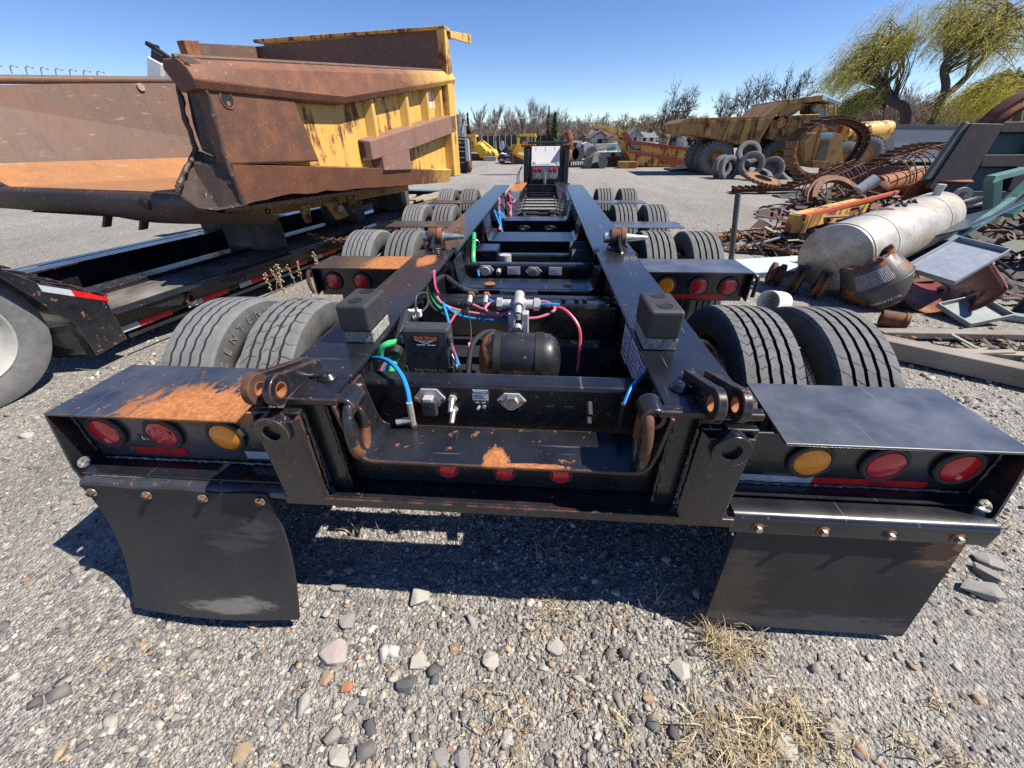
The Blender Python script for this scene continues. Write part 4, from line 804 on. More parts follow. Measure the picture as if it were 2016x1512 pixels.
# local: +y forward along trailer, right edge x=0, deck to the left
MB().box(-.012,0,.27,8.6,.17,.20).box(-.14,-.0,.27,8.6,.38,.395).box(-.15,-.138,.27,8.6,.20,.38).build('side_beam',M['black'],T2,bevel=.004)
def sidetape(y,l,mat): MB().box(-.136,-.1345,y,y+l,.185,.235).build('reflective_tape',M[mat],T2)
y=.30
for k in range(13): sidetape(y,.16,'tape_white'); sidetape(y+.161,.30,'tape_red'); y+=.62
for k in range(11):
    y0=.42+.75*k
    o=MB().prism([(-.13,y0,.375),(-.13,y0+.42,.375),(-.13,y0+.42,.30),(-.13,y0+.38,.27)],(.10,0,0)).build('outrigger_bracket',M['black'],T2,bevel=.004)
    for j in range(4): MB().ring((-.029,y0+.12+.08*j,.35-.012*j),(1,0,0),.014+.006*j,.011+.006*j,.006,14).build('hole_rim',M['dark'],o)
for k in range(6): MB().torus((-.10,.95+1.3*k,.27),(1,.3,0),.055,.014,20,8).build('lashing_ring',M['rust_dark'],T2,True)
# deck planks run lengthwise, with recessed centre
for k,x in enumerate((-.62,-.46,-.30)): MB().box(x,x+.152,.2,8.4,.37,.40+.004*(k%2)).build('deck_plank',M['plank'],T2,bevel=.004)
MB().box(-.66,-.63,.15,8.5,.14,.42).build('inner_beam',M['black'],T2); MB().box(-.85,-.64,.15,8.5,.425,.44).build('beam_top',M['black_worn'],T2)
T2B('deck_floor',-1.9,-.66,.15,8.5,.12,.15,'dark'); 
for k in range(9): T2B('deck_cross_member',-1.9,-.66,.5+.95*k,.58+.95*k,.151,.30,'dark')
MB().box(-1.95,-1.85,.15,8.5,.14,.47).build('far_inner_beam',M['black'],T2); MB().box(-1.96,-1.75,.15,8.5,.475,.49).build('beam_top',M['black_worn'],T2)
for k in range(3): MB().box(-2.5+.17*k,-2.35+.17*k,.2,8.4,.37,.40).build('deck_plank',M['plank'],T2,bevel=.004)
MB().box(-2.62,-2.5,.15,8.5,.16,.40).build('far_side_beam',M['black'],T2)
# front end of deck
MB().box(-2.55,-.05,8.4,8.7,.2,.46).build('deck_nose',M['black'],T2,bevel=.01)
for k in range(4): MB().obox((-.45-.12*k,7.6-.3*k,.44+.03*(k%2)),(.16,1.5,.045),(0,0,.12*k-.1)).build('loose_plank',M['crate'],T2,bevel=.004)
# timber blocking under the load
for (x,y,l) in((-.5,2.3,.28),(-.6,4.3,.25),(-.45,5.6,.3),(-2.0,3.2,.3)): MB().box(x-.5,x+.18,y,y+l,.406,.73).build('blocking_timber',M['plank'],T2,bevel=.01)
# rear: wheel well box, ramped black fender, wheel
MB().prism([(-.02,.26,.17),(-.02,.27,.48),(-.02,.30,.545),(-.02,-.04,.745),(-.02,-.17,.885),(-.02,-.55,1.0),(-.02,-.55,.97),(-.02,-.2,.84),(-.02,-.10,.64),(-.02,-.05,.5),(-.02,.01,.40),(-.02,.01,.13)],(-.35,0,0)).build('wheel_ramp',M['black_worn'],T2,bevel=.004)
MB().prism([(-.03,.0,.13),(-.03,-.0,.40),(-.30,-.2,.40),(-.30,-.1,.13)],(-.02,0,0)).build('ramp_gusset',M['black'],T2)
MB().box(-.018,-.017,-.52,-.27,.575,.628).build('x',M['tape_white'],T2) if 0 else None
for (t0,t1,mt) in((.0,.45,'tape_white'),(.45,1.0,'tape_red')):
    a=V((-.0185,-.05,.685)); b=V((-.0185,.285,.49)); p=a.lerp(b,t0); q=a.lerp(b,t1); MB().prism([(p.x,p.y,p.z),(q.x,q.y,q.z),(q.x,q.y,q.z+.05),(p.x,p.y,p.z+.05)],(.0012,0,0)).build('reflective_tape',M[mt],T2)
for k in range(5): MB().obox((-.17,-.16+.10*k,.895-.079*k),(.33,.08,.014),(-.62,0,0)).build('grip_plate',M['black_worn'],T2,bevel=.004)
MB().box(-.9,-.05,-3.2,-.56,1.0,1.06).build('rear_deck',M['black'],T2)
M['white_rim']=plain('pale_wheel_rim',(.48,.47,.44),.4,.2,.18,6)
def big_wheel(parent,loc,r,w,rimmat,tmat):
    e=empty('wheel',loc); setparent(e,parent)
    MB().lathe([(r*.62,-w*.4),(r*.72,-w*.5),(r*.9,-w*.48),(r*.985,-w*.42),(r,-w*.3),(r,w*.3),(r*.985,w*.42),(r*.9,w*.48),(r*.72,w*.5),(r*.62,w*.4)],(0,0,0),(1,0,0),56).build('tyre',tmat,e,True)
    MB().lathe([(r*.635,w*.43),(r*.62,w*.45),(r*.60,w*.40),(r*.57,w*.2),(r*.54,w*.05),(r*.5,-.01),(r*.36,.03),(r*.3,.05),(r*.24,.06),(r*.2,.11),(0,.11)],(0,0,0),(1,0,0),48).build('rim',rimmat,e,True)
    for k in range(10):
        a=k*.6283; MB().cyl((.05,r*.3*math.cos(a),r*.3*math.sin(a)),(.085,r*.3*math.cos(a),r*.3*math.sin(a)),.016,n=6).build('wheel_nut',M['steel'],e)
    return e
big_wheel(T2,(-.26,-.575,.50),.50,.28,M['white_rim'],M['tyre']); big_wheel(T2,(-.28,-1.75,.475),.475,.28,M['alu_rim'],M['tyre'])
# ---------------------------------------------------------------- dump body
DBH=13.5; DB=empty('dump_body',(-3.4,3.38,0),-R(DBH),label='huge rusty yellow dump truck body resting on the low trailer, open tail towards the viewer',cat='dump body')
# local axes: x = -v (to the left is -x), y = u (forward), z up
def D(v,u,z): return (-v,u,z)
def dplate(name,pts,vec,mat,bev=.006): return MB().prism([D(*p) for p in pts],(-vec[0],vec[1],vec[2])).build(name,mat,DB,bevel=bev)
WID=4.8
top=lambda u:2.22+.09*u; 
# right outer side: yellow skin set back, heavy rust plate at the tail, ribs
dplate('side_skin',[(.16,.5,1.02),(.16,6.1,.75),(.16,6.3,2.75),(.16,.5,2.1)],(.05,0,0),M['yellow'])
# rear doubler plate (rusty), slightly proud
def plate_uv(name,uv,v0,th,mat,bev=.008): return MB().prism([D(v0,u,z) for u,z in uv],(-th,0,0)).build(name,mat,DB,bevel=bev)
dp=plate_uv('tail_plate',[(.31,1.37),(.33,1.62),(.36,1.95),(.26,2.18),(1.2,2.24),(1.50,2.15),(1.58,1.86),(1.72,1.34)],.0,.16,M['body_rust'],.02)
# lower chine beam: inclined face with torn lower edge
rg=random.Random(3); low=[]
N=26
for k in range(N+1):
    u=.33+5.55*k/N; z=.93+.06*math.sin(min(u,1.3)/1.3*1.57)-.055*max(0,u-1.3)+rg.uniform(-.02,.02)*(1 if u<2.4 else .2); low.append((u,z))
m=MB(); vs=[];f=[]
for u,z in low: 
    zt=1.37-.07*(u-.3) if u>.3 else 1.37; zt=max(zt,1.00)
    vs+=[D(.09,u,z),D(-.008,u+.03,zt),D(.18,u+.05,zt+.02),D(.45,u,z+.02)]
for k in range(N):
    a=4*k; f+=[(a,a+4,a+5,a+1),(a+1,a+5,a+6,a+2),(a+2,a+6,a+7,a+3),(a+3,a+7,a+4,a)]
f+=[(0,1,2,3),(4*N+3,4*N+2,4*N+1,4*N)]; 
n_=NT('chine_rust_to_yellow')
def rust_to_yellow(name,y0,y1,base):
    n=NT(name); rc,rf=rustcol(n,3.5); rc=n.mix(.6,rc,base); sp=n.n('SeparateXYZ'); n.L(n.tc.outputs['Object'],sp.inputs[0]); st=n.noise(5,6,.7,n.co(1,1,.25))
    k=n.sstep(n.math('ADD',sp.outputs[1],n.math('MULTIPLY',n.math('SUBTRACT',st,.5),3.2)),y0,y1); fine=n.noise(45,6,.7)
    yc=n.mix(n.math('MULTIPLY',n.ramp(st,[(.5,0),(.65,1)]),.6),YEL,(.33,.13,.04)); col=n.mix(k,rc,yc); col=n.mix(n.math('MULTIPLY',n.ramp(fine,[(.52,0),(.75,1)]),.4),col,(.30,.17,.11))
    col=n.mix(n.math('MULTIPLY',n.ramp(n.noise(25,3,.6,n.co(.3,1,1,rot=(.5,0,0))),[(.66,0),(.7,1)]),.5),col,(.42,.28,.19))
    return n.set(col,n.math('MULTIPLY_ADD',fine,.25,.5),0,n.bump(n.math('ADD',rf,fine),.5,.006),.4)
M['chine']=rust_to_yellow('chine_paint',4.6,5.6,(.21,.09,.055)); M['toprail']=rust_to_yellow('top_rail_paint',3.8,6.6,(.17,.075,.045)); M['tailrust']=rust_to_yellow('tail_rust',9,10,(.105,.052,.035))
dp.data.materials[0]=M['tailrust']
m.add(vs,f).build('lower_chine',M['chine'],DB,True,angle=25); q0=[V(v) for v in vs[:4]]; MB().prism([v+V((0,-.012,0)) for v in q0],(0,.01,0)).build('chine_end',M['body_dark'],DB)
# top rail: box beam, angled face
def rail_poly(u,dz=0): 
    t=top(u); b=1.88+.148*(u-1.6) if u>1.6 else 2.0
    return [D(-.02,u,b+.02),D(-.06,u,b+.10),D(-.02,u,t-.05),D(.06,u,t+.02),D(.26,u,t+.03),D(.30,u,t-.05),D(.17,u,b)]
us=[.22,.5,1.0,1.6,2.5,3.5,4.5,5.5,6.35]; vs=[];f=[]
for u in us: vs+=rail_poly(u)
k7=7
for i in range(len(us)-1):
    for j in range(k7): a=i*k7+j; b=i*k7+(j+1)%k7; f.append((a,b,b+k7,a+k7))
f+=[tuple(range(k7))[::-1],tuple(range(len(us)*k7-k7,len(us)*k7))]
MB().add(vs,f).build('top_rail',M['toprail'],DB,True,bevel=.012,angle=30)
MB().tube([D(.10,u,top(u)+.035) for u in us],.022,8).build('weld_bead',M['body_rust'],DB,True)
# ribs on the yellow panel
for (u,z0,z1) in((3.25,1.55,2.14),(4.35,1.72,2.32),(5.15,1.86,2.44),(5.75,1.95,2.53)):
    MB().prism([D(.16,u-.10,z0),D(.03,u-.03,z0+.04),D(.03,u+.04,z0+.04),D(.16,u+.22,z0)],(0,0,z1-z0)).build('vertical_rib',M['yellow'],DB,bevel=.01)
MB().prism([D(.16,5.95,.85),D(-.03,6.0,.85),D(-.03,6.32,.85),D(.16,6.32,.85)],(0,0,1.75)).build('front_corner_post',M['yellow'],DB,bevel=.015)
# diagonal brace rising to the front
vs=[];f=[]
pr=[(2.86,1.28,1.60),(4.2,1.42,1.80),(6.2,1.70,2.08)]
for u,zb,zt in pr: vs+=[D(.15,u,zb),D(-.03,u+.06,zb+.03),D(-.03,u+.06,zt-.03),D(.15,u,zt)]
for i in range(2):
    for j in range(4): a=i*4+j; b=i*4+(j+1)%4; f.append((a,b,b+4,a+4))
f+=[(3,2,1,0),(8,9,10,11)]
MB().add(vs,f).build('diagonal_brace',M['body_pink'],DB,bevel=.012)
MB().prism([D(.15,3.15,1.14),D(-.028,3.2,1.14),D(-.028,4.1,1.10),D(.15,4.1,1.10)],(0,0,.34)).build('brace_foot',M['body_pink'],DB,bevel=.012)
MB().prism([D(.155,2.86,1.33),D(.155,2.86,1.57),D(.06,2.865,1.55),D(.06,2.865,1.35)],(0,.004,0)).build('brace_mouth',M['dark'],DB)
MB().prism([D(.158,3.95,1.02),D(.158,6.0,.95),D(.158,6.0,1.62),D(.158,4.15,1.38)],(.002,0,0)).build('lower_skin',M['yellow'],DB)
text('side_lettering','RJ4',.34,D(.155,5.5,2.28),(0,1,0.08),(0,-.08,1),M['white'],DB) if 0 else None
for u0 in(5.42,5.62): MB().prism([D(.157,u0,2.12),D(.157,u0+.13,2.16),D(.157,u0+.10,2.42),D(.157,u0-.02,2.38)],(.002,0,0)).build('painted_mark',M['white'],DB)
# eye hole in tail plate with polished rim
MB().ring(D(-.004,.56,1.96),(1,0,0),.082,.070,.012,28).build('eye_rim',M['rust'],DB,True); MB().cyl(D(-.006,.56,1.96),D(.02,.56,1.96),.071,n=24).build('eye_bore',M['dark'],DB); MB().cyl(D(-.0065,.565,1.925),D(-.004,.565,1.925),.022,n=16).build('eye_lit_spot',M['rust_orange'],DB)  # small orange disc paints the light in the lower part of the hole
# tail end of right wall: two ragged edges with a dark recess between, tapering
def ragged(name,pts,r,mat,seed):
    g=random.Random(seed); P=[]
    for a,b in zip(pts[:-1],pts[1:]):
        for k in range(5): t=k/5; P.append(tuple(a[i]+(b[i]-a[i])*t+g.uniform(-.006,.006) for i in range(3)))
    P.append(pts[-1]); rs=[r*g.uniform(.6,.95) for _ in P]; MB().tube([D(*p) for p in P],rs,7).build(name,mat,DB,True,angle=20)
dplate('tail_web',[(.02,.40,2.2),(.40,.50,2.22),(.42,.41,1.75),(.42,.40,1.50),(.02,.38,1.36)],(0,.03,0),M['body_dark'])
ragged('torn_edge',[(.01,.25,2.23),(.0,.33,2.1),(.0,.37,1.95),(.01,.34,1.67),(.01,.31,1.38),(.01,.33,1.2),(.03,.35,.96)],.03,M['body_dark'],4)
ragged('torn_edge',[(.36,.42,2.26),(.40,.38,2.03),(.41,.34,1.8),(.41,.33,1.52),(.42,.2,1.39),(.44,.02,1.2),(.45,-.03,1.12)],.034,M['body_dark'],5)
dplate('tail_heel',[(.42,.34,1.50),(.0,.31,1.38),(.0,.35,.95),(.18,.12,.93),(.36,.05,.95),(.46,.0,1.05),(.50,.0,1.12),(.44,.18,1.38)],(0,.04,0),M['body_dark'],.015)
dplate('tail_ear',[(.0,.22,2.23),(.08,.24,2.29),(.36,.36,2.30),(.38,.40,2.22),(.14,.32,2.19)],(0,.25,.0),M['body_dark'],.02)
# inside: floor, left wall, headboard
FZ_=lambda u: 1.13-.02*u
def ip(name,pts,nrm,mat,bev=0): return MB().prism([D(*p) for p in pts],(-nrm[0],nrm[1],nrm[2])).build(name,mat,DB,bevel=bev)
ip('floor_plate',[(.3,.15,1.10),(WID-.2,.15,1.10),(WID-.2,6.1,.95),(.3,6.1,.95)],(0,0,-.05),M['body_floor'])
ip('left_chine',[(WID-.95,.15,1.10),(WID-.30,.15,1.36),(WID-.30,6.1,1.3),(WID-.95,6.1,.96)],(.0,0,-.04),M['body_floor'])
ip('right_chine',[(.95,.25,1.095),(.38,.4,1.42),(.38,6.1,1.3),(.95,6.1,.955)],(0,0,-.04),M['body_floor'])
ip('left_wall',[(WID-.28,.0,1.33),(WID,.0,2.2),(WID,6.1,2.84),(WID-.28,6.1,1.28)],(.08,0,0),M['body_rust'])
MB().tube([D(WID+.03,u,top(u)+.06) for u in (-.2,3,6.2)],.055,12).build('left_top_rail',M['body_rust'],DB,True)
ip('right_inner_wall',[(.36,.45,1.38),(.20,.5,2.2),(.20,6.1,2.78),(.36,6.1,1.28)],(-.02,0,0),M['body_rust'])
MB().cyl(D(WID-.06,3.05,2.45),D(WID-.02,3.05,2.45),.06,n=20).build('wall_hole',M['crate'],DB)
ip('headboard',[(.05,6.1,.95),(WID,6.1,.95),(WID,6.1,3.46),(.05,6.1,3.46)],(0,.06,0),M['body_rust'])
ip('left_side_board',[(WID,4.3,2.60),(WID,4.3,3.26),(WID,6.1,3.46),(WID,6.1,2.75)],(.06,0,0),M['body_rust'])
ip('side_board_post',[(WID-.06,4.22,2.6),(WID-.06,4.22,3.28),(WID-.06,4.55,3.32),(WID-.06,4.5,2.62)],(.2,0,0),M['body_mix'],.01)
ip('canopy_edge',[(-.02,6.05,3.44),(WID+.05,6.05,3.52),(WID+.05,6.05,3.58),(-.02,6.05,3.50)],(0,.25,0),M['yellow_rusty'],.01)
ip('canopy_plate',[(-.02,6.3,3.46),(WID,6.3,3.54),(WID,7.4,3.62),(-.02,7.4,3.58)],(0,0,-.06),M['yellow_rusty'],.01)
ip('canopy_lip',[(-.03,6.3,3.35),(-.03,7.4,3.42),(-.03,7.4,3.58),(-.03,6.3,3.46)],(.05,0,0),M['yellow_rusty'],.006)
MB().prism([D(-.02,6.05,2.70),D(.16,6.05,2.70),D(.16,6.05,3.48),D(-.02,6.05,3.48)],(0,.10,0)).build('head_post',M['yellow_rusty'],DB,bevel=.01)
MB().prism([D(.0,6.16,2.76),D(.0,6.32,2.80),D(.0,6.24,3.3),D(.0,6.16,3.42)],(-.04,0,0)).build('post_gusset',M['yellow'],DB)
# tail sill: rounded dark lip below the floor edge, full width, with a torn hole
P=[(1.10,.16),(1.075,.12),(1.03,.11),(.93,.12),(.84,.17),(.79,.24),(.755,.42),(.70,.8),(.60,1.3)]
m=MB(); vs=[];f=[]; NV=22
for k in range(NV+1):
    v=.35+(WID-.2)*k/NV; sag=-.06*math.sin(math.pi*min(1,max(0,(v-.2)/2.2)))
    for z,u in P: vs.append(D(v,u+ .02*math.sin(v*3),z+sag*(.2 if z>1.05 else 1)+(.10 if v<.6 and z<.9 else 0)))
for k in range(NV):
    for j in range(len(P)-1): a=k*len(P)+j; f.append((a,a+1,a+1+len(P),a+len(P)))
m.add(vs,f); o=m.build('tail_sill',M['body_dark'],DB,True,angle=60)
MB().lathe([(.0,0),(.06,0),(.075,-.02)],D(1.25,.075,.965),(0,-1,-.2),14).build('torn_hole',M['dark'],DB)
# underside: floor pan and longitudinal frame
ip('under_pan',[(.4,.4,.86),(WID-.4,.4,.80),(WID-.6,6.0,.72),(.4,6.0,.76)],(0,0,.04),M['body_pink']); ip('under_belly',[(1.7,.35,.78),(WID-.6,.35,.74),(WID-.9,1.2,.55),(1.5,1.2,.58),(1.5,5.6,.55),(1.1,5.6,.70)][:4],(0,.3,.1),M['body_dark'])
for v in(1.25,WID-1.25):
    MB().prism([D(v,.75,.80),D(v,1.15,.60),D(v,3.2,.56),D(v,6.0,.52),D(v,6.0,.78),D(v,.6,.84)],(-.22,0,0)).build('frame_beam',M['yellow_far'],DB,bevel=.01)
    MB().ring(D(v-.225,1.55,.69),(1,0,0),.045,.03,.02,20).build('frame_hole',M['dark'],DB,True)
    for u in(2.1,3.3): MB().prism([D(v-.25,u,.70),D(v-.25,u+.25,.70),D(v-.25,u+.18,.42),D(v-.25,u+.08,.42)],(.05,0,0)).build('pivot_lug',M['yellow_far'],DB,bevel=.008); MB().ring(D(v-.30,u+.13,.50),(1,0,0),.05,.025,.05,18).build('pivot_boss',M['rust_dark'],DB,True)
MB().prism([D(.75,2.5,.70),D(.75,2.85,.70),D(.75,3.0,.42),D(.75,2.7,.40)],(-.06,0,0)).build('hoist_bracket',M['yellow_far'],DB,bevel=.01); MB().cyl(D(.70,2.72,.58),D(.66,2.72,.58),.06,n=18).build('hoist_pin',M['steel'],DB)
for v in (2.6,3.4): MB().prism([D(v,.9,.82),D(v,1.0,.82),D(v,.8,.50),D(v,.7,.50)],(-.06,0,0)).build('strut',M['body_pink'],DB)
# chain hanging
def chain(name,a,b,n,sag,mat,label):
    e=empty(name,a,label=label,cat='chain'); a=V(a); b=V(b)
    for k in range(n):
        t=(k+.5)/n; p=a.lerp(b,t)-V((0,0,sag*4*t*(1-t))); d=((b-a)/n - V((0,0,sag*4*(1-2*t)/n))); ax=d.cross(V((0,0,1))).normalized() if k%2 else d.cross(d.cross(V((0,0,1)))).normalized()
        MB().torus(p-a,ax,d.length*.72,.009,12,5,.55,xdir=d.normalized()).build('chain_link',mat,e,True)
chain('binder_chain',(-2.75,3.9,.62),(-2.45,4.9,.5),16,.12,M['rust_dark'],'rusty binder chain hanging between dump body and low trailer')
# ---------------------------------------------------------------- white machine boom tip and white rack rail behind the dump body
p0=atY(315,150,12.0); p1=atY(340,118,12.0); q=atY(300,190,12.0)
WB=empty('white_boom',(p0.x,12,0),label='white boom tip with black head rising behind the dump body',cat='boom')
MB().beam((q.x-p0.x-.9,0,q.z-2.2),(p0.x-p0.x+.17,0,p0.z+.32),.36,.40,(0,1,0)).build('boom_section',M['white'],WB,bevel=.02)
d=V((.52,0,.85)); b=V((.10,0,p0.z+.20)); MB().beam(b+d*.12,b+d*.34,.26,.30,(0,1,0)).build('boom_collar',M['dark'],WB,bevel=.02); MB().beam(b+d*.25+V((-.1,0,0)),b+d*.55+V((-.18,0,0)),.08,.2,(0,1,0)).build('boom_head',M['dark'],WB,bevel=.01); MB().beam(b+V((-.1,0,.50)),b+V((.55,0,.05)),.1,.14,(0,1,0)).build('head_link',M['dark'],WB,bevel=.01)
MB().cyl((-1.2,.0,0),(-.9,0,2.0),.5,.3,12).build('boom_mount',M['white'],WB)
a=atY(-30,146,14.); b=atY(215,160,16.)
RK=empty('white_rack',(a.x,a.y,0),label='row of white hooped rack rails showing over the far side of the dump body',cat='rack'); bb=V((b.x-a.x,b.y-a.y,b.z)); aa=V((0,0,a.z))
MB().tube([aa,bb],.02,6).build('top_rail',M['cast'],RK,True); MB().tube([(0,0,.3),(bb.x,bb.y,.3)],.04,6).build('bottom_rail',M['white'],RK,True)
for k in range(9):
    t=.06+k*.118; p=aa.lerp(bb,t); MB().tube(spline([(p.x+.25,p.y,.2),(p.x+.05,p.y,p.z-.1),(p.x-.12,p.y,p.z+.25),(p.x-.32,p.y,p.z+.28),(p.x-.42,p.y,p.z+.08)],4),.018,6).build('hoop',M['cast'],RK,True)
# pull the dump body to its true distance: it overhangs the low trailer's right side
_k=.775; DB.scale=(_k,)*3; DB.location=CAMLOC+(V((-3.4,3.38,0))-CAMLOC)*_k
T2['label']='low black flatbed trailer under the rusty dump body, red and white tape along its side'
# ================================================================ scrap heap on the right
def thing(name,label,cat,loc=(0,0,0),rz=0,group=None,rx=0,ry=0): return empty(name,loc,rz,rx,ry,label,cat,group)
def solo(mb,name,mat,label,cat,loc=(0,0,0),rot=(0,0,0),smooth=False,bevel=0,group=None,angle=35):
    o=mb.build(name,mat,None,smooth,bevel,loc,rot,angle=angle); return tag(o,label,cat,group)
# steel post
p=atZ(1437,545,0); q=atY(1453,381,p.y+.12)
solo(MB().tube([(0,0,-.05),(q.x-p.x,q.y-p.y,q.z)],.033,14),'steel_post',plain('grey_post',(.06,.07,.075),.45),'dark grey steel post standing behind the right fenders','post',p,smooth=True)
# long silvery tank
def tank_mat():
    n=NT('dirty_aluminium_tank'); a=n.noise(3,6,.7); s=n.noise(5,5,.7,n.co(.2,1,1)); f=n.noise(50,5,.7)
    c=n.mix(n.ramp(a,[(.35,0),(.7,1)]),(.60,.575,.52),(.36,.32,.24)); c=n.mix(n.math('MULTIPLY',n.ramp(s,[(.45,0),(.68,1)]),.7),c,(.30,.22,.13)); c=n.mix(n.math('MULTIPLY',n.ramp(f,[(.58,0),(.72,1)]),.4),c,(.2,.19,.17))
    return n.set(c,n.math('MULTIPLY_ADD',a,.3,.3),.35,n.bump(a,.15,.02))
a=V((3.33,3.69,.43)); b=V((5.68,5.5,.55)); ln=(b-a).length; ax=(b-a).normalized(); r=.355
TK=thing('silver_tank','long silvery cylindrical tank lying on the scrap heap','tank',a)
MB().lathe([(0,-.04),(r*.5,-.03),(r*.85,-.012),(r*.97,.0),(r,.03),(r,ln-.03),(r*.97,ln),(r*.8,ln+.05),(r*.4,ln+.09),(0,ln+.1)],(0,0,0),ax,56).build('tank_shell',tank_mat(),TK,True)
for t in(.012,.22,.80): MB().ring(ax*(ln*t),ax,r+.006,r-.01,.02,56).build('weld_band',M['cast'],TK,True)
upv=(V((-.35,-.35,.87))-ax*V((-.35,-.35,.87)).dot(ax)).normalized()
P=ax*(ln*.86)+upv*r; MB().cyl(P-upv*.02,P+upv*.10,.045,n=18).build('outlet_pipe',M['cast'],TK,True); MB().cyl(P+upv*.10,P+upv*.13,.05,n=6).build('outlet_nut',M['zinc'],TK)
side=ax.cross(upv)
for k in range(9):
    t=.46+.022*k; P=ax*(ln*t)+ (upv+side*(.14*math.sin(k*1.3)-.1)).normalized()*(r+.003); MB().obox(P,(.05,.04,.02),(.3*k,.7,k)).build('burnt_edge',M['dark'],TK)
MB().lathe([(0,.002),(.07,.001),(.09,-.006)],ax*(ln*.38)+upv*(r+.001)+side*-.06,upv,20).build('manhole_scar',M['rust_dark'],TK)
# mixer style drum with printed grid
DR=thing('black_drum','dented black barrel with white grid print and broken rusty rim, in front of the tank','drum',(3.82,3.38,.06)); DR.scale=(.80,.80,.88)
DR.rotation_euler=V((-.55,.28,.80)).to_track_quat('Z','Y').to_euler()
prof=[(0,0),(.25,0),(.275,.02),(.375,.25),(.38,.275),(.375,.30),(.285,.56),(.27,.575),(.24,.56),(.2,.50)]
M['drum']=rusty('black_drum_paint',7,(.075,.076,.075),.53,streak=False)
MB().lathe(prof,(0,0,0),(0,0,1),48).build('drum_shell',M['drum'],DR,True)
MB().torus((0,0,.275),(0,0,1),.38,.012,48,8).build('equator_seam',M['drum'],DR,True)
g=random.Random(5); MB().tube([(math.cos(t)*.272*g.uniform(.97,1.05),math.sin(t)*.272*g.uniform(.97,1.05),.572+g.uniform(-.012,.03)) for t in [k*6.2832/40 for k in range(41)]],[g.uniform(.012,.03) for _ in range(41)],7).build('broken_rim',M['rust'],DR,True); MB().torus((0,0,.012),(0,0,1),.262,.016,40,8).build('base_rim',M['rust'],DR,True)
# find angle facing the camera in local space
def dr_ang():
    q=DR.rotation_euler.to_matrix().inverted()@(CAMLOC-V(DR.location)); return math.atan2(q.y,q.x)
A0=dr_ang()
def onc(z,a,e=.003):
    for (r0,z0),(r1,z1) in zip(prof[1:-1],prof[2:]):
        if z0<=z<=z1: rr=r0+(r1-r0)*(z-z0)/(z1-z0); return V(((rr+e)*math.cos(a),(rr+e)*math.sin(a),z))
    return V((.3*math.cos(a),.3*math.sin(a),z))
m=MB()
for k in range(8): z=.33+.022*k; m.tube([onc(z,A0-.55+.05*j) for j in range(22)],.0013,4)
for k in range(22): m.tube([onc(.33+.022*j,A0-.55+.05*k) for j in range(8)],.0013,4)
for k in range(5): m.tube([onc(.40+.03*k,A0+.85+.06*j) for j in range(5)],.0013,4)
for k in range(5): m.tube([onc(.40+.03*j,A0+.85+.06*k) for j in range(5)],.0013,4)
m.build('grid_print',M['sticker'],DR)
for i,chh in enumerate('INDUSTRIAL'):
    a_=A0-.10+.105*i-.3; P=onc(.09,a_,.002); tx=V((-math.sin(a_),math.cos(a_),0)); sl=V((.1*math.cos(a_),.1*math.sin(a_),.23)).normalized(); text('drum_lettering',chh,.05,P,tx,sl,M['sticker'],DR)
# split red-brown shell and the trays
hs=MB(); n=20; vs=[];f=[]
for k in range(n+1):
    t=-2.75+2.5*k/n
    for j,(y,rr) in enumerate(((0,.36),(.10,.37),(.45,.37),(.75,.36))): vs.append((rr*math.cos(t),y,rr*math.sin(t)+ (.03*math.sin(k*1.1) if k in(0,n) else 0)))
for k in range(n):
    for j in range(3): a_=k*4+j; f.append((a_,a_+1,a_+5,a_+4))
o=solo(hs.add(vs,f),'split_shell',rusty('red_brown_shell',5,(.22,.06,.05),.52),'split red brown steel shell lying open beside the black barrel','shell',(4.10,3.05,.36),(R(12),R(-14),R(-28)),True); sd=o.modifiers.new('t','SOLIDIFY'); sd.thickness=.012
def trayobj(name,label,w,l,h,t,mat,loc,rot):
    e=thing(name,label,'tray',loc); e.rotation_euler=rot
    MB().box(-w/2,w/2,-l/2,l/2,0,t).build('tray_sheet',mat,e)
    for s in(-1,1): MB().box(s*w/2-t,s*w/2+t,-l/2,l/2,t,h).build('tray_edge',mat,e); MB().box(-w/2,w/2,s*l/2-t,s*l/2+t,t,h).build('tray_edge',mat,e)
    return e
M['shelf']=plain('blue_grey_shelf_paint',(.24,.27,.32),.4,0,.15,12); M['shelf_green']=plain('grey_green_shelf_paint',(.26,.30,.28),.5,0,.2,12)
trayobj('shelf_tray','blue grey metal shelf tray tilted on top of the split shell',.42,.84,.05,.006,M['shelf'],(4.33,3.42,.47),(R(15),R(6),R(-60)))
trayobj('small_tray','small grey metal tray on the gravel in front of the split shell',.42,.34,.05,.006,M['shelf_green'],(4.36,3.0,.09),(R(14),R(-10),R(10)))
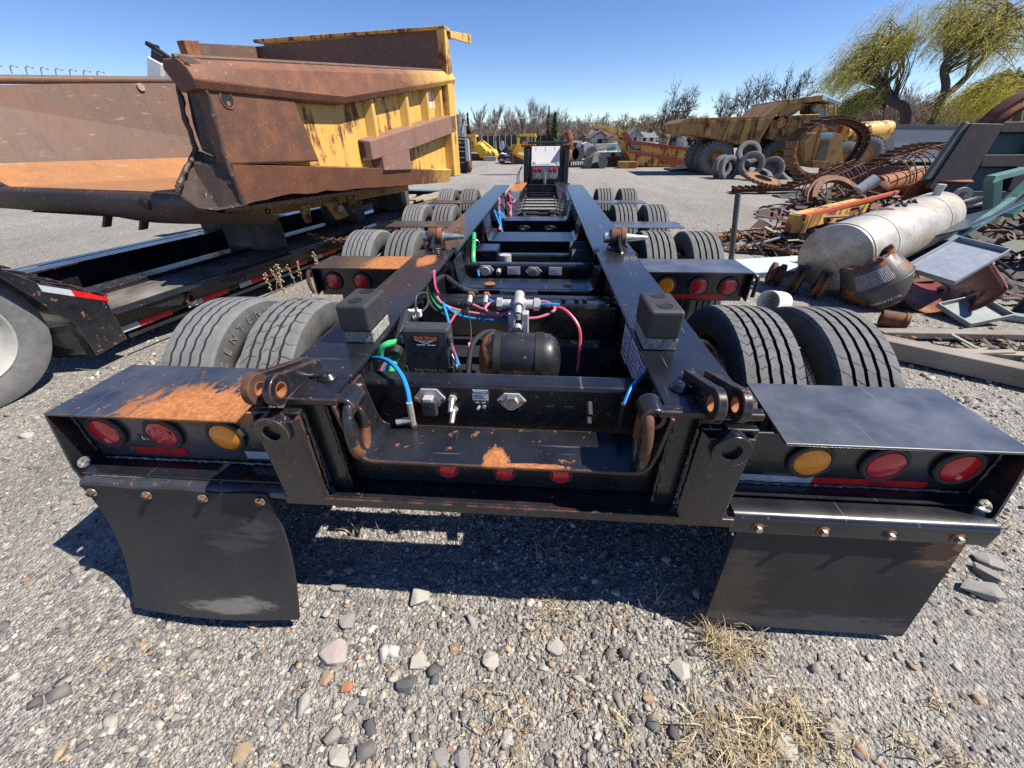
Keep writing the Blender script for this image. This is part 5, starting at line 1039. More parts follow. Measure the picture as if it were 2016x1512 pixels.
# perforated panel at the far right
PP=thing('perforated_panel','tall dark perforated metal panel leaning at the right edge','panel',(5.05,3.25,0),R(-20),rx=0); PP.rotation_euler=(R(-8),R(12),R(-35))
MB().box(0,1.6,-.01,.01,.0,1.15).build('panel_sheet',plain('dark_green_sheet',(.05,.065,.055),.5,0,.3),PP)
for k in range(10):
    for j in range(10): MB().cyl((.12+.06*k,-.013,.55+.055*j),(.12+.06*k,-.0105,.55+.055*j),.010,n=8).build('perforation',M['dark'],PP)
for (x0,x1,z0,z1) in((-.04,0,-.02,1.2),(0,1.6,1.15,1.2)): MB().box(x0,x1,-.03,.03,z0,z1).build('panel_frame',M['dark'],PP,bevel=.004)
MB().box(-.04,1.2,-.4,-.36,.0,.05).build('floor_angle',M['shelf_green'],PP) if 0 else None
solo(MB().box(0,1.7,-.05,.05,0,.06),'steel_angle',M['shelf_green'],'dark green steel angle lying on the ground beside the small tray','angle bar',(4.75,3.05,.01),(0,0,R(-26)),bevel=.004)
# timbers
def timber(a,b,w,h,label,mat='wood'):
    a=V(a);b=V(b); d=b-a; solo(MB().box(0,d.length,-w/2,w/2,-h/2,h/2),'timber',M[mat],label,'timber',a,(0,-math.asin(d.z/d.length),math.atan2(d.y,d.x)),bevel=.008)
timber((2.85,2.30,.09),(4.6,1.15,.07),.15,.14,'thick weathered beam lying right of the dual tyres'); timber((2.6,2.25,.05),(4.5,2.12,.05),.08,.05,'thin weathered plank lying behind the thick beam','crate'); timber((3.2,2.55,.05),(5.2,2.55,.06),.10,.06,'grey plank behind the thin plank near the small tray')
timber((3.3,2.12,.06),(3.95,2.16,.08),.05,.03,'short broken slat lying between the beams','crate'); timber((3.95,2.05,.05),(4.6,2.3,.07),.06,.03,'splintered pale board end at the right edge','crate')
solo(MB().ring((0,.0,0),(1,.0,0),.075,.066,.20,24).ring((.08,0,0),(1,0,0),.082,.064,.03,24),'pipe_stub',M['rust'],'short rusty pipe stub on the gravel by the right outer tyre','pipe',(3.50,2.80,.08),(0,0,R(-30)),True)
# flat white sheet, bucket, hubs
SH=thing('bent_sheet','pale bent sheet metal panel with punched edge behind the second right fender','sheet',(3.3,4.65,.10),R(14))
MB().box(-.55,.55,-.22,.22,0,.006).build('sheet_face',plain('pale_sheet',(.50,.55,.58),.4,0,.1),SH,rot=(R(8),0,0)); MB().box(-.55,.55,-.235,-.225,-.08,.005).build('sheet_fold',M['shelf'],SH,rot=(R(8),0,0)); MB().torus((.3,.05,.012),(0,0,1),.07,.006,20,5,.5).build('cut_mark',M['dark'],SH)
solo(MB().lathe([(0,0),(.13,0),(.135,.02),(.14,.05),(.138,.1),(.145,.11),(.142,.2),(.15,.21),(.147,.30),(.155,.31),(.155,.34),(.14,.34),(.135,.30),(.13,.05)],(0,0,0),(0,0,1),30),'plastic_pail',M['white'],'white plastic pail lying behind the outer right fender','pail',(2.62,3.12,.12),(R(80),0,R(-60)),True); bpy.data.objects['plastic_pail'].scale=(.75,)*3
for k,(x,y,z,rr,ww,lb) in enumerate(((3.10,3.78,.16,.16,.08,'rusty pulley wheel standing left of the black barrel'),(3.26,3.62,.15,.15,.07,'second rusty pulley wheel tucked against the black barrel'),(3.02,4.1,.13,.13,.10,'dark hub leaning at the left end of the tank'))):
    solo(MB().lathe([(.04,-ww/2),(rr*.8,-ww/2),(rr,-ww*.7),(rr,-ww*.3),(rr*.75,-ww*.1),(rr*.75,ww*.1),(rr,ww*.3),(rr,ww*.7),(rr*.8,ww/2),(.04,ww/2)],(0,0,0),(1,0,0),30,True),'pulley',M['rust_dark'] if k!=1 else M['rust'],lb,'pulley',(x,y,z),(0,R(8),R(-38+9*k)),True)
# yellow beam, orange angle and its leg, rollers
YB=thing('yellow_beam','worn yellow steel beam with a roller end, lying behind the tank','beam',(4.25,6.1,.42),R(40)); MB().box(0,2.6,-.14,.14,-.11,.11).build('beam_web',M['yellow_rusty'],YB,bevel=.01); MB().cyl((-.06,0,-.16),(-.06,0,.10),.15,n=28).build('roller',M['yellow_rusty'],YB,True); MB().cyl((-.06,0,.10),(-.06,0,.112),.11,n=24).build('roller_cap',M['crate'],YB)
a=atY(1582,426,5.9); b=atY(1766,378,8.6)
OB=thing('orange_angle','orange painted steel angle propped on a leg above the yellow beam','angle bar',a); d=b-a
MB().beam((0,0,0),d,.07,.06).build('long_angle',rusty('orange_paint',6,(.55,.12,.05),.56),OB,bevel=.004); g_=atZ(1562,475,.02)-a; MB().beam((0.02,0,-.02),g_,.05,.05).build('leg',rusty('orange_brown_paint',6,(.28,.08,.04),.5),OB,bevel=.004)
# rods and small bars in front
def rod(a,b,r,label,mat='rust'): 
    a=V(a);b=V(b); solo(MB().tube([(0,0,0),b-a],r,8),'steel_rod',M[mat],label,'rod',a,smooth=True)
rod(atZ(1450,455,.06),atZ(1580,447,.30),.014,'long thin rusty rod pointing from the post to the yellow roller'); rod(atZ(1492,425,.03),atZ(1572,437,.2),.02,'pale rod lying on the gravel behind the long thin rod','crate'); rod(atZ(1470,486,.05),atZ(1535,468,.2),.02,'short pale rod with a ball end in the small scrap','zinc')
solo(MB().lathe([(0,-.05),(.035,-.035),(.05,0),(.035,.035),(0,.05)],(0,0,0),(0,0,1),14),'ball_end',M['rust_dark'],'dark ball knob on the gravel near the post','knob',atZ(1466,486,.05),smooth=True)
solo(MB().tube(spline([(0,0,0),(0,0,.22),(-.02,0,.3),(-.07,0,.33)],5),.012,7),'bent_rod',M['rust'],'thin bent rod standing up from the small scrap','rod',atZ(1522,462,0),smooth=True)
p=atZ(1438,466,.07); solo(MB().lathe([(0,0),(.05,0),(.05,.25),(.075,.26),(.075,.36),(.05,.37),(.05,.42),(0,.42)],(0,0,0),(1,0,0),18),'rusty_shaft',M['rust_orange'],'rusty stepped shaft lying behind the grey post','shaft',(p.x-.25,p.y,p.z),(0,0,R(-6)),True)
p=atZ(1487,468,.06); solo(MB().ring((0,0,0),(0,0,1),.13,.11,.10,24),'steel_collar',M['rust_dark'],'dark steel collar ring lying in the small scrap','ring',p,(R(12),0,0),True)
g=random.Random(9)
names=['black flat bar lying in the small scrap nearest the bent sheet','dark channel offcut beside the flat bar','dark plate offcut under the pale rod','brown bracket scrap near the collar ring','dark angle scrap below the yellow roller','black strip scrap right of the ball knob']
for k,(px,py,l,w_,h_) in enumerate(((1500,498,.75,.12,.05),(1535,496,.5,.10,.07),(1530,480,.55,.16,.05),(1525,470,.3,.2,.14),(1570,490,.4,.12,.12),(1495,492,.6,.06,.04))):
    p=atZ(px,py,h_/2); solo(MB().box(-l/2,l/2,-w_/2,w_/2,-h_/2,-h_/2+.02).box(-l/2,l/2,-w_/2,-w_/2+.02,-h_/2+.02,h_/2),'steel_offcut',M[('dark','black','rust_dark','rust','black','rust_dark')[k]],names[k],'offcut',p,(g.uniform(-.15,.15),g.uniform(-.1,.1),g.uniform(-.3,.4)),bevel=.004)
# bolted ring segment
p=atY(1652,408,9.2); solo(MB().lathe([(.62,-.05),(.80,-.05),(.80,-.02),(.74,-.02),(.74,.05),(.62,.05)],(0,0,0),(0,0,1),48,True),'gear_ring',M['rust'],'large rusty gear ring leaning behind the orange angle','ring',(p.x,p.y,.22),(R(48),R(6),R(10)),True)
# wire cages
def cage(name,label,c,axis,r,l,nr,nl,cat='wire cage'):
    e=thing(name,label,cat,c); x,y,a=frame(axis)
    for k in range(nr): MB().torus(a*(-l/2+l*k/(nr-1)),a,r*(1-.04*math.sin(k*2.1)),.014,28,6).build('hoop',M['rust'],e,True)
    for k in range(nl):
        t=6.2832*k/nl; d=x*math.cos(t)+y*math.sin(t); MB().tube([a*(-l/2-.06)+d*r,a*(l/2+.12)+d*r],.013,6).build('bar',M['rust_dark'],e,True)
    return e
p=atY(1640,360,10.6); cage('rebar_cage','round rusty rebar cage in front of the standing track loop',(p.x,10.6,.46),(.75,.5,.18),.46,1.25,8,12)
p=atY(1795,335,10.2); cage('rebar_cage','round rusty rebar cage right of the bolted plate, with a pipe inside',(p.x,10.2,.75),(.85,.35,.16),.50,1.5,8,12); solo(MB().cyl((-.75,-.2,-.1),(.75,.2,.1),.24,n=24),'rusty_barrel',M['rust_orange'],'rusty orange barrel inside the right rebar cage','barrel',(p.x,10.25,.62),smooth=True)
p=atY(1712,352,11.6); PL_=thing('bolted_plate','brown upright steel plate with bolt heads between the two cages','plate',(p.x,11.6,.45),R(-8)); MB().box(-.8,.8,-.02,.02,-.45,.42).build('plate_face',plain('brown_plate',(.16,.11,.08),.7,0,.3),PL_)
for x in(-.35,-.1,.35): MB().cyl((x,-.05,.2),(x,-.02,.2),.05,n=10).build('bolt_head',M['rust'],PL_)
a=atY(1690,378,9.0); b=atY(1725,353,9.0); solo(MB().tube([(0,0,0),b-a],.13,18),'white_pipe',plain('scuffed_white_pipe',(.6,.6,.58),.4,0,.35,14),'short scuffed white pipe lying between the gear ring and bolted plate','pipe',a,smooth=True)
p=atY(1735,372,9.2); solo(MB().lathe([(0,-.1),(.12,-.1),(.15,-.04),(.15,.06),(.10,.1),(0,.1)],(0,0,0),(1,.3,.3),20),'rusty_hub',M['rust'],'small rusty hub beside the white pipe','hub',p,smooth=True)
# lifting eye behind the tank
p=atY(1893,385,6.4); EY=thing('lifting_eye','round steel lifting eye behind the far end of the tank','eye',p); MB().ring((0,0,0),(.2,1,0),.12,.06,.06,26).build('eye_ring',M['zinc'],EY,True); MB().box(-.05,.05,-.03,.03,-.35,-.1).build('eye_shank',M['rust'],EY)
# ---------------------------------------------------------------- crawler tracks
def shoe_mesh(w=.50,p=.20):
    m=MB().box(-w/2,w/2,-p*.47,p*.47,0,.022).box(-w/2,w/2,-p*.47,-p*.36,.022,.075)
    for s in(-1,1): m.box(s*.11-.03,s*.11+.03,-p*.52,p*.52,-.10,0); m.cyl((s*.11-.045,p*.4,-.05),(s*.11+.045,p*.4,-.05),.035,n=8)
    for x in(-.17,-.05,.05,.17): m.box(x-.012,x+.012,.0,.03,-.012,.03)
    o=m.build('track_shoe',rusty('track_shoe_rust',9,tint=(.045,.028,.022)),None); d=o.data; bpy.data.objects.remove(o); return d
SHOE=shoe_mesh(); SHOE2=shoe_mesh(); SHOE2.materials[0]=rusty('sunlit_track_rust',9,tint=(.30,.14,.08))  # brighter copy: sunlight on the loop's left shoes put into the colour
def track(name,label,loc,path,outv,side,flip=False,step=.205,worn=()):
    """lay shoes along a 3D polyline; outv(i,p) gives the outward direction; worn lists shoes given the sunlit tone"""
    e=thing(name,label,'crawler track',loc); P=[V(p) for p in path]; acc=0; k=0; i=0; pos=P[0].copy(); out=[]
    L=[0]
    for a,b in zip(P[:-1],P[1:]): L.append(L[-1]+(b-a).length)
    s=0
    while s<L[-1]-step*.5:
        j=max(q for q in range(len(L)) if L[q]<=s); j=min(j,len(P)-2); t=(s-L[j])/max(1e-6,L[j+1]-L[j]); p=P[j].lerp(P[j+1],t); d=(P[j+1]-P[j]).normalized(); sd=V(side); sd=(sd-d*sd.dot(d)).normalized(); n_=sd.cross(d)
        if n_.dot(V(outv(p)))<0: n_=-n_; sd=-sd
        o=bpy.data.objects.new('track_shoe',SHOE2 if k in worn else SHOE); COL.objects.link(o); o.matrix_local=Matrix(((sd.x,d.x,n_.x,p.x),(sd.y,d.y,n_.y,p.y),(sd.z,d.z,n_.z,p.z),(0,0,0,1))); setparent(o,e); s+=step; k+=1
    return e
c=atY(1626,292,14.6); rx_,rz_=1.22,.86
path=[(rx_*math.cos(t)*(1+.05*math.sin(3*t)),0.25*math.cos(t),rz_*math.sin(t)*(1+.06*math.cos(2*t+.6))) for t in [2.2+6.2832*k/60 for k in range(61)]]
track('crawler_track','big rusty crawler track standing up as a loop on the scrap','',path,lambda p:p,(.25,1,.0),worn=(5,6,7,8,9)) if 0 else None
E1=track('crawler_track','big rusty crawler track standing up as a loop on the scrap',(c.x,14.6,c.z-.02),path,lambda p:p,(-.22,1,.0),worn=(4,5,6,7,8,9))
a=atZ(1450,374,.1); b=atZ(1600,362,.35); path=[(0,0,0),(.8,-.02,.02),(1.5,.0,.04),(1.9,.1,.18),(2.6,.3,.28),(3.3,.5,.22)]
track('crawler_track','rusty crawler track lying flat on the gravel in front of the tyre pile',(a.x,a.y,.14),path,lambda p:(0,0,1),(0,1,0))
a=atY(1690,345,12.6); path=spline([(0,0,.5),(.7,.1,.95),(1.5,.2,1.15),(2.3,.2,1.12),(3.0,.1,.85),(3.3,.0,.55)],8)
track('crawler_track','rusty crawler track draped in a low hump behind the rebar cages',(a.x,12.6,.15),path,lambda p:(0,0,1),(0,1,0))
# sprocket ring
p=atZ(1502,348,.35); m=MB().lathe([(.28,-.05),(.50,-.05),(.50,.05),(.28,.05)],(0,0,0),(0,0,1),40,True)
for k in range(24): t=6.2832*k/24; m.obox((.54*math.cos(t),.54*math.sin(t),0),(.10,.075,.10),(0,0,t))
p=atY(1502,349,13.9); solo(m,'sprocket_ring',rusty('sprocket_rust',8,tint=(.28,.17,.10)),'rusty toothed sprocket ring lying on the flat track','sprocket',(p.x,13.9,.38),(R(14),R(10),0),bevel=.008)
# ---------------------------------------------------------------- pile of old tyres
def old_tyre(r,w):
    o=MB().lathe([(r*.56,-w*.36),(r*.62,-w*.46),(r*.78,-w*.5),(r*.93,-w*.46),(r*.985,-w*.36),(r,-w*.2),(r*.985,-w*.12),(r,-w*.06),(r,w*.06),(r*.985,w*.12),(r,w*.2),(r*.985,w*.36),(r*.93,w*.46),(r*.78,w*.5),(r*.62,w*.46),(r*.56,w*.36),(r*.6,w*.3),(r*.85,w*.34),(r*.9,0),(r*.85,-w*.34),(r*.6,-w*.3)],(0,0,0),(0,0,1),40,True).build('old_tyre',M['tyre_old'],None,True); d=o.data; bpy.data.objects.remove(o); return d
OT=old_tyre(.50,.27)
for (px,py,Y,rot,lb) in((1434,331,19.0,(R(80),0,R(24)),'old tyre at the front left of the pile, facing the viewer'),(1479,324,18.7,(R(78),0,R(-14)),'old tyre in the middle of the pile, facing the viewer'),(1473,302,19.2,(R(62),R(8),R(-8)),'old tyre perched on top of the pile'),(1518,334,18.9,(R(70),0,R(-28)),'old tyre at the right of the pile, half hidden by another'),(1495,344,18.3,(R(20),R(8),0),'old tyre lying almost flat at the front of the pile'),(1546,342,19.0,(R(34),R(30),0),'old tyre lying tilted at the far right of the pile'),(1421,330,19.6,(R(82),0,R(30)),'old tyre behind the front left tyre of the pile')):
    p=atY(px,py,Y); o=bpy.data.objects.new('old_tyre',OT); COL.objects.link(o); o.location=p; o.rotation_euler=rot; tag(o,lb,'tyre','pile of old tyres')
# ---------------------------------------------------------------- big brown hull with green recesses, arches above, shells and green frame
HL=thing('brown_hull','big dark brown steel hull with green recessed panels at the right edge','hull',(6.85,7.0,0),R(-4)); HL.rotation_euler=(R(-12),0,R(-4)); HL.location.x+=.12
m_h=plain('dark_brown_steel',(.036,.022,.017),.55,0,.3); m_g=plain('dark_green_recess',(.03,.07,.055),.5,0,.3)
def HB(n_,x0,x1,y0,y1,z0,z1,mt,bev=.01): return MB().box(x0,x1,y0,y1,z0,z1).build(n_,mt,HL,bevel=bev)
MB().prism([(-.26,0,.92),(-.12,0,.92),(.16,0,1.76),(.06,0,1.80)],(0,.10,0)).build('slanted_edge',plain('grey_green_edge',(.10,.11,.09),.6),HL,bevel=.02); MB().prism([(-.16,-.03,.80),(.35,-.03,.50),(.62,-.03,1.74),(.13,-.03,1.76)],(0,.08,0)).build('slanted_plate',m_h,HL,bevel=.01)
HB('back_sheet',.4,3.2,.10,.16,.4,1.72,m_g); HB('top_beam',.60,3.2,-.03,.3,1.62,1.77,m_h); HB('middle_beam',.5,3.2,-.03,.09,1.12,1.30,m_h); HB('low_beam',.3,3.2,-.03,.09,.5,.75,m_h)
for x in(1.05,2.0): HB('upright',x,x+.17,-.035,.095,.751,1.119,m_h); HB('upright',x+.12,x+.30,-.035,.095,1.301,1.619,m_h)
MB().box(1.22,1.26,-.04,-.037,1.40,1.46).build('white_tag',M['white'],HL)
AR=thing('rusty_arches','pair of dark rusty curved arches lying on top of the brown hull','arch',(8.45,7.6,1.55),R(-6))
for k,(rr,mt,dy) in enumerate(((.95,'rust_dark',0),(.80,'rust',.35),(1.05,'rust_dark',.6))): MB().lathe([(rr,-.12),(rr,.12),(rr-.05,.12),(rr-.05,-.12)],(0.25*k,dy,-.25),(0,1,0),30,True,a0=.0,a1=6.2832).build('arch_band',M[mt],AR,True)
def shell(name,label,c,r,l,a0,a1,axis,mat,cat='shell'):
    o=solo(MB().lathe([(r,-l/2),(r,l/2)],(0,0,0),axis,22,False,a0,a1),name,mat,label,cat,c,smooth=True); s=o.modifiers.new('t','SOLIDIFY'); s.thickness=.015; return o
p=atY(1920,347,7.0); shell('curved_plate','curved rusty plate standing in front of the brown hull',(p.x-.15,7.3,.30),.62,.55,-.3,1.9,(1,-.25,0),M['rust'])
GF=thing('green_frame','teal green welded steel frame of crossing beams at the right edge','frame',(6.9,6.0,.1)); m_t=plain('teal_green_paint',(.10,.22,.19),.45,0,.2)
def gb(a,b,w=.11,h=.08): a=V(a);b=V(b); MB().beam(a,b,w,h).build('frame_beam',m_t,GF,bevel=.006)
A_=lambda px,py,Y: atY(px,py,Y)-V((6.9,6.0,.1))
gb(A_(1950,428,5.8),A_(1955,355,5.8),.16,.1); gb(A_(1948,352,5.8),A_(2016,335,6.2)); gb(A_(1960,420,5.7),A_(2040,345,5.9)); gb(A_(1985,425,5.6),A_(2050,370,5.7)); gb(A_(1900,460,5.4),A_(1960,425,5.7),.06,.06)
BS=solo(MB().box(0,1.5,-.01,.01,-.3,.3),'blue_sheet',plain('slate_blue_sheet',(.055,.085,.12),.4,0,.3),'slate blue metal sheet sloping down behind the tank and shelf tray','sheet',(5.05,4.55,.50),(R(62),R(-8),R(32)))
BS2=solo(MB().box(0,1.7,-.03,.03,-.03,.03),'steel_bar',m_t,'teal steel bar lying along the slate blue sheet','bar',(4.95,4.25,.48),(0,R(-12),R(35)),bevel=.004)
for k,(pa,pb,Y,lb) in enumerate((((1885,400),(1940,385),6.2,'upper thin grey bar between the lifting eye and green frame'),((1885,412),(1945,398),6.0,'lower thin grey bar between the lifting eye and green frame'))):
    a=atY(*pa,Y); b=atY(*pb,Y); solo(MB().beam((0,0,0),b-a,.04,.03),'grey_bar',M['zinc'],lb,'bar',a,bevel=.003)
# dark rubble mound the heap rests on
def mound(name,cx,cy,rx,ry,h,mat,seed):
    n=26; g=random.Random(seed); vs=[];f=[]
    for i in range(n+1):
        for j in range(n+1):
            u=-1+2*i/n; v=-1+2*j/n; d=min(1,math.hypot(u,v)*(1+.22*math.sin(3*math.atan2(v,u)+seed)+.12*math.sin(7*math.atan2(v,u)))); z=h*(1-d*d)**1.2*(.7+.5*g.random())-.03; vs.append((cx+u*rx,cy+v*ry,z if d<1 else -.05))
    for i in range(n):
        for j in range(n): a=i*(n+1)+j; f.append((a,a+n+1,a+n+2,a+1))
    o=MB().add(vs,f).build(name,mat,None); return tag(o,kind='structure')
M['rubble']=plain('dark_rubble',(.075,.068,.06),.9,0,.6,14,.6)
mound('rubble_mound',6.0,5.4,1.7,1.7,.35,M['rubble'],3); mound('rubble_mound',9.8,11.4,2.6,1.8,.35,M['rubble'],4); mound('rubble_mound',8.9,7.2,2.2,2.0,.6,M['rubble'],5)

# ---------------------------------------------------------------- small tangled scrap filling the heap
M['scrap']=vcol('mixed_small_scrap',.7,.4,40,.5)
def scrap_stuff(regions,label,name='scrap_debris'):
    m=MB(); cols=[]; pal=[(.16,.07,.04),(.09,.05,.035),(.24,.10,.04),(.05,.045,.042),(.12,.12,.115),(.30,.28,.25),(.20,.13,.08)]; g=random.Random(21)
    for (cx,cy,rx,ry,h,n,sz) in regions:
        for k in range(n):
            a=g.uniform(0,6.283); r_=g.random()**.5; x=cx+rx*r_*math.cos(a); y=cy+ry*r_*math.sin(a); z=h*(1-r_*r_)*g.uniform(.3,1)+.02; b0=len(m.v); L=sz*g.uniform(.25,1.1); t=g.random()
            d=V((g.gauss(0,1),g.gauss(0,1),g.gauss(0,.28))).normalized(); p=V((x,y,z))
            if t<.35: m.tube(spline([p-d*L*.5,p+V((g.gauss(0,.05),g.gauss(0,.05),g.uniform(0,.08)))*sz*2,p+d*L*.5],3),sz*g.uniform(.015,.035),5)
            elif t<.7: m.beam(p-d*L*.5,p+d*L*.5,sz*g.uniform(.05,.16),sz*g.uniform(.02,.05),(g.gauss(0,.4),g.gauss(0,.4),1))
            elif t<.88: m.obox(p,(L*.5,L*g.uniform(.15,.4),sz*.03),(g.gauss(0,.5),g.gauss(0,.5),a))
            else: m.ring(p,(g.gauss(0,1),g.gauss(0,1),g.gauss(0,1)),sz*g.uniform(.08,.2),sz*.06,sz*.07,12)
            c=pal[g.randrange(len(pal))]; cols+=[tuple(q*g.uniform(.7,1.3) for q in c)]*(len(m.v)-b0)
    o=m.build(name,M['scrap'],None); at=o.data.color_attributes.new('col','FLOAT_COLOR','POINT'); at.data.foreach_set('color',np.array([(*c,1) for c in cols],dtype=np.float32).ravel()); return tag(o,label,'scrap',kind='stuff')
scrap_stuff([(3.9,6.2,1.0,.9,.18,110,.5),(5.4,6.6,1.4,1.2,.45,120,.7),(7.0,8.6,1.9,1.6,.5,150,.9),(9.4,11.0,2.6,1.6,.55,150,1.1),(8.4,6.4,1.6,1.6,.8,130,.8),(6.3,4.6,1.0,.8,.5,90,.55),(4.9,3.9,.8,.6,.3,60,.4),(12.0,12.5,2.6,2.0,.8,90,1.2)],'tangle of small rusty bars, plates and offcuts filling the scrap heap')
scrap_stuff([(3.6,2.35,.9,.28,.05,90,.22),(4.3,2.0,.8,.5,.04,50,.2)],'splintered wood chips and small debris around the timbers','wood_debris')
# ================================================================ background machines
def XZ(px,py,Y,o): p=atY(px,py,Y); return (p.x-o.x,p.z-o.z)
def trace(name,pts,Y,depth,mat,parent,y0=0,bev=.01):
    """side outline (photo points seen at distance Y) as a solid of real depth"""
    o=V(parent.location); return MB().prism([(*[XZ(px,py,Y,o)[0]],y0,XZ(px,py,Y,o)[1]) for px,py in pts],(0,depth,0)).build(name,mat,parent,bevel=bev)
def lug_wheel(parent,loc,r,w,rimmat,tmat,n=26,axis=(0,1,0)):
    e=empty('wheel',loc); setparent(e,parent); m=MB().lathe([(r*.5,-w*.38),(r*.6,-w*.5),(r*.85,-w*.5),(r*.95,-w*.42),(r*.96,0),(r*.95,w*.42),(r*.85,w*.5),(r*.6,w*.5),(r*.5,w*.38)],(0,0,0),axis,40)
    m.build('tyre',tmat,e,True); m=MB(); x,y,a=frame(axis)
    for k in range(n):
        t=6.2832*k/n
        for s in(-1,1): c=(x*math.cos(t+s*.06)+y*math.sin(t+s*.06))*r*.965+a*(s*w*.24); mat3=Matrix((x*math.cos(t)+y*math.sin(t),a,(x*math.cos(t)+y*math.sin(t)).cross(a))).transposed(); m.obox(c,(r*.09,w*.42,r*.10),mat3)
    m.build('tread_lugs',tmat,e); MB().lathe([(r*.52,-w*.40),(r*.50,-w*.30),(r*.45,-w*.2),(r*.3,-w*.12),(r*.28,-w*.3),(0,-w*.3)],(0,0,0),axis,28).build('rim',rimmat,e,True)
    return e
# ---- haul truck, side on
HY=21.0; p=atZ(1410,347,0); HT=empty('haul_truck',(p.x,HY,0),label='old dirty yellow haul truck with dump body and canopy, parked behind the tyre pile',cat='truck')
yf=M['yellow_far']; yd=rusty('dark_rusty_yellow',4,(.30,.16,.04),.5)
trace('dump_bed',[(1340,243),(1352,235),(1503,231),(1520,233),(1487,287),(1455,284),(1400,272),(1345,261)],HY,2.9,yf,HT)
trace('bed_top_rail',[(1338,242),(1352,233),(1505,229),(1505,236),(1354,241),(1345,252)],HY,3.0,yd,HT,-.06)
for a,b in(((1404,238),(1390,268)),((1445,236),(1425,276)),((1476,235),(1458,283)),((1500,234),(1484,286))): trace('bed_rib',[(a[0]-8,a[1]),(a[0]+4,a[1]),(b[0]+9,b[1]),(b[0]-5,b[1])],HY,.14,yf,HT,-.10)
trace('bed_front_slope',[(1503,231),(1545,196),(1556,198),(1520,236),(1492,284),(1484,287),(1516,238)],HY,2.9,yf,HT,-.02)
trace('canopy',[(1543,197),(1618,187),(1655,201),(1652,206),(1616,199),(1556,205)],HY,3.0,yf,HT,-.02)
trace('canopy_front',[(1619,186),(1656,200),(1654,207),(1617,196)],HY,.06,M['white'],HT,-.06); trace('canopy_blue_band',[(1628,192),(1655,202),(1654,206),(1627,199)],HY,.02,plain('light_blue_paint',(.15,.42,.62)),HT,-.085)
trace('canopy_bracket',[(1548,205),(1590,204),(1543,232),(1532,228)],HY,.10,yf,HT,.05); trace('canopy_bracket',[(1596,203),(1604,203),(1552,236),(1543,232)],HY,.10,yd,HT,.3)
trace('engine_deck',[(1522,237),(1552,232),(1552,226),(1608,226),(1612,236),(1612,275),(1530,278),(1512,272)],HY,2.6,yf,HT,.1); trace('deck_panel',[(1555,236),(1605,234),(1605,246),(1555,248)],HY,.05,yf,HT,.04); trace('deck_panel',[(1540,252),(1580,250),(1580,266),(1540,268)],HY,.05,yf,HT,.04)
q=XZ(1537,242,HY,V(HT.location)); MB().cyl((q[0],-.05,q[1]),(q[0],.2,q[1]),.20,n=20).build('round_tank',yf,HT,True)
trace('cab',[(1612,236),(1614,202),(1640,204),(1642,240)],HY,1.3,yf,HT,.3); trace('cab_window',[(1618,210),(1636,212),(1637,232),(1618,230)],HY,.04,plain('dusty_glass',(.25,.30,.33),.2),HT,.27)
q=XZ(1611,212,HY,V(HT.location)); MB().lathe([(0,-.1),(.12,-.1),(.17,-.02),(.17,.06),(0,.08)],(q[0],.1,q[1]),(0,1,0),18).build('work_lamp',M['crate'],HT,True)
o_=V(HT.location)
def pipe(pts,Y,r,mat,parent,name='handrail',y0=0): oo=V(parent.location); MB().tube([(XZ(a,b,Y,oo)[0],y0,XZ(a,b,Y,oo)[1]) for a,b in pts],r,6).build(name,mat,parent,True)
pipe([(1548,246),(1556,228),(1570,227),(1610,226)],HY,.03,yf,HT,y0=-.1); pipe([(1573,227),(1571,250),(1566,268)],HY,.03,yf,HT,y0=-.1); pipe([(1641,204),(1641,236)],HY,.04,yf,HT,y0=-.1); pipe([(1624,206),(1622,238)],HY,.03,yf,HT,y0=-.1)
trace('chassis_rail',[(1392,275),(1612,274),(1612,284),(1500,292),(1400,292)],HY,.4,M['dark'],HT,.9); trace('hoist',[(1444,280),(1452,280),(1456,318),(1442,318)],HY,.3,yd,HT,.5); trace('front_frame',[(1500,278),(1575,276),(1560,300),(1500,305)],HY,1.6,M['dark'],HT,.6)
for px,py,r in((1411,316,.72),(1531,316,.72)):
    q=XZ(px,py,HY,o_); 
    for yy in((.32,2.5) if px>1500 else(.32,.95,2.0,2.55)): lug_wheel(HT,(q[0],yy,r),r,.5,M['yellow_far'],M['tyre_old'] if px<1500 else M['tyre'])
MB().cyl((XZ(1411,316,HY,o_)[0],.3,.72),(XZ(1411,316,HY,o_)[0],2.5,.72),.25,n=14).build('axle',M['dark'],HT)
# ---- second yellow machine (front grille and rounded bowl) behind the track loop
SY=18.5; p=atZ(1640,352,0); SCR=empty('yellow_scraper',(p.x,SY,0),label='yellow scraper with tall front grille and rounded rusty bowl, behind the standing track loop',cat='scraper')
trace('nose',[(1592,278),(1608,262),(1646,260),(1664,264),(1668,322),(1600,330),(1590,320)],SY,1.6,yf,SCR,.25)
trace('grille',[(1622,276),(1640,276),(1630,322),(1607,322)],SY,.08,plain('grille_mesh',(.10,.09,.06),.7,0,.5,60),SCR,.15); trace('grille_frame',[(1618,262),(1645,262),(1632,324),(1603,324)],SY,.06,yf,SCR,.19)
trace('badge',[(1620,263),(1645,264),(1643,272),(1619,271)],SY,.03,plain('blue_badge',(.12,.34,.55)),SCR,.12); trace('head_block',[(1624,252),(1634,252),(1633,262),(1623,262)],SY,.3,yf,SCR,.2)
trace('bumper',[(1598,316),(1632,318),(1628,332),(1596,330)],SY,.5,yd,SCR,-.1)
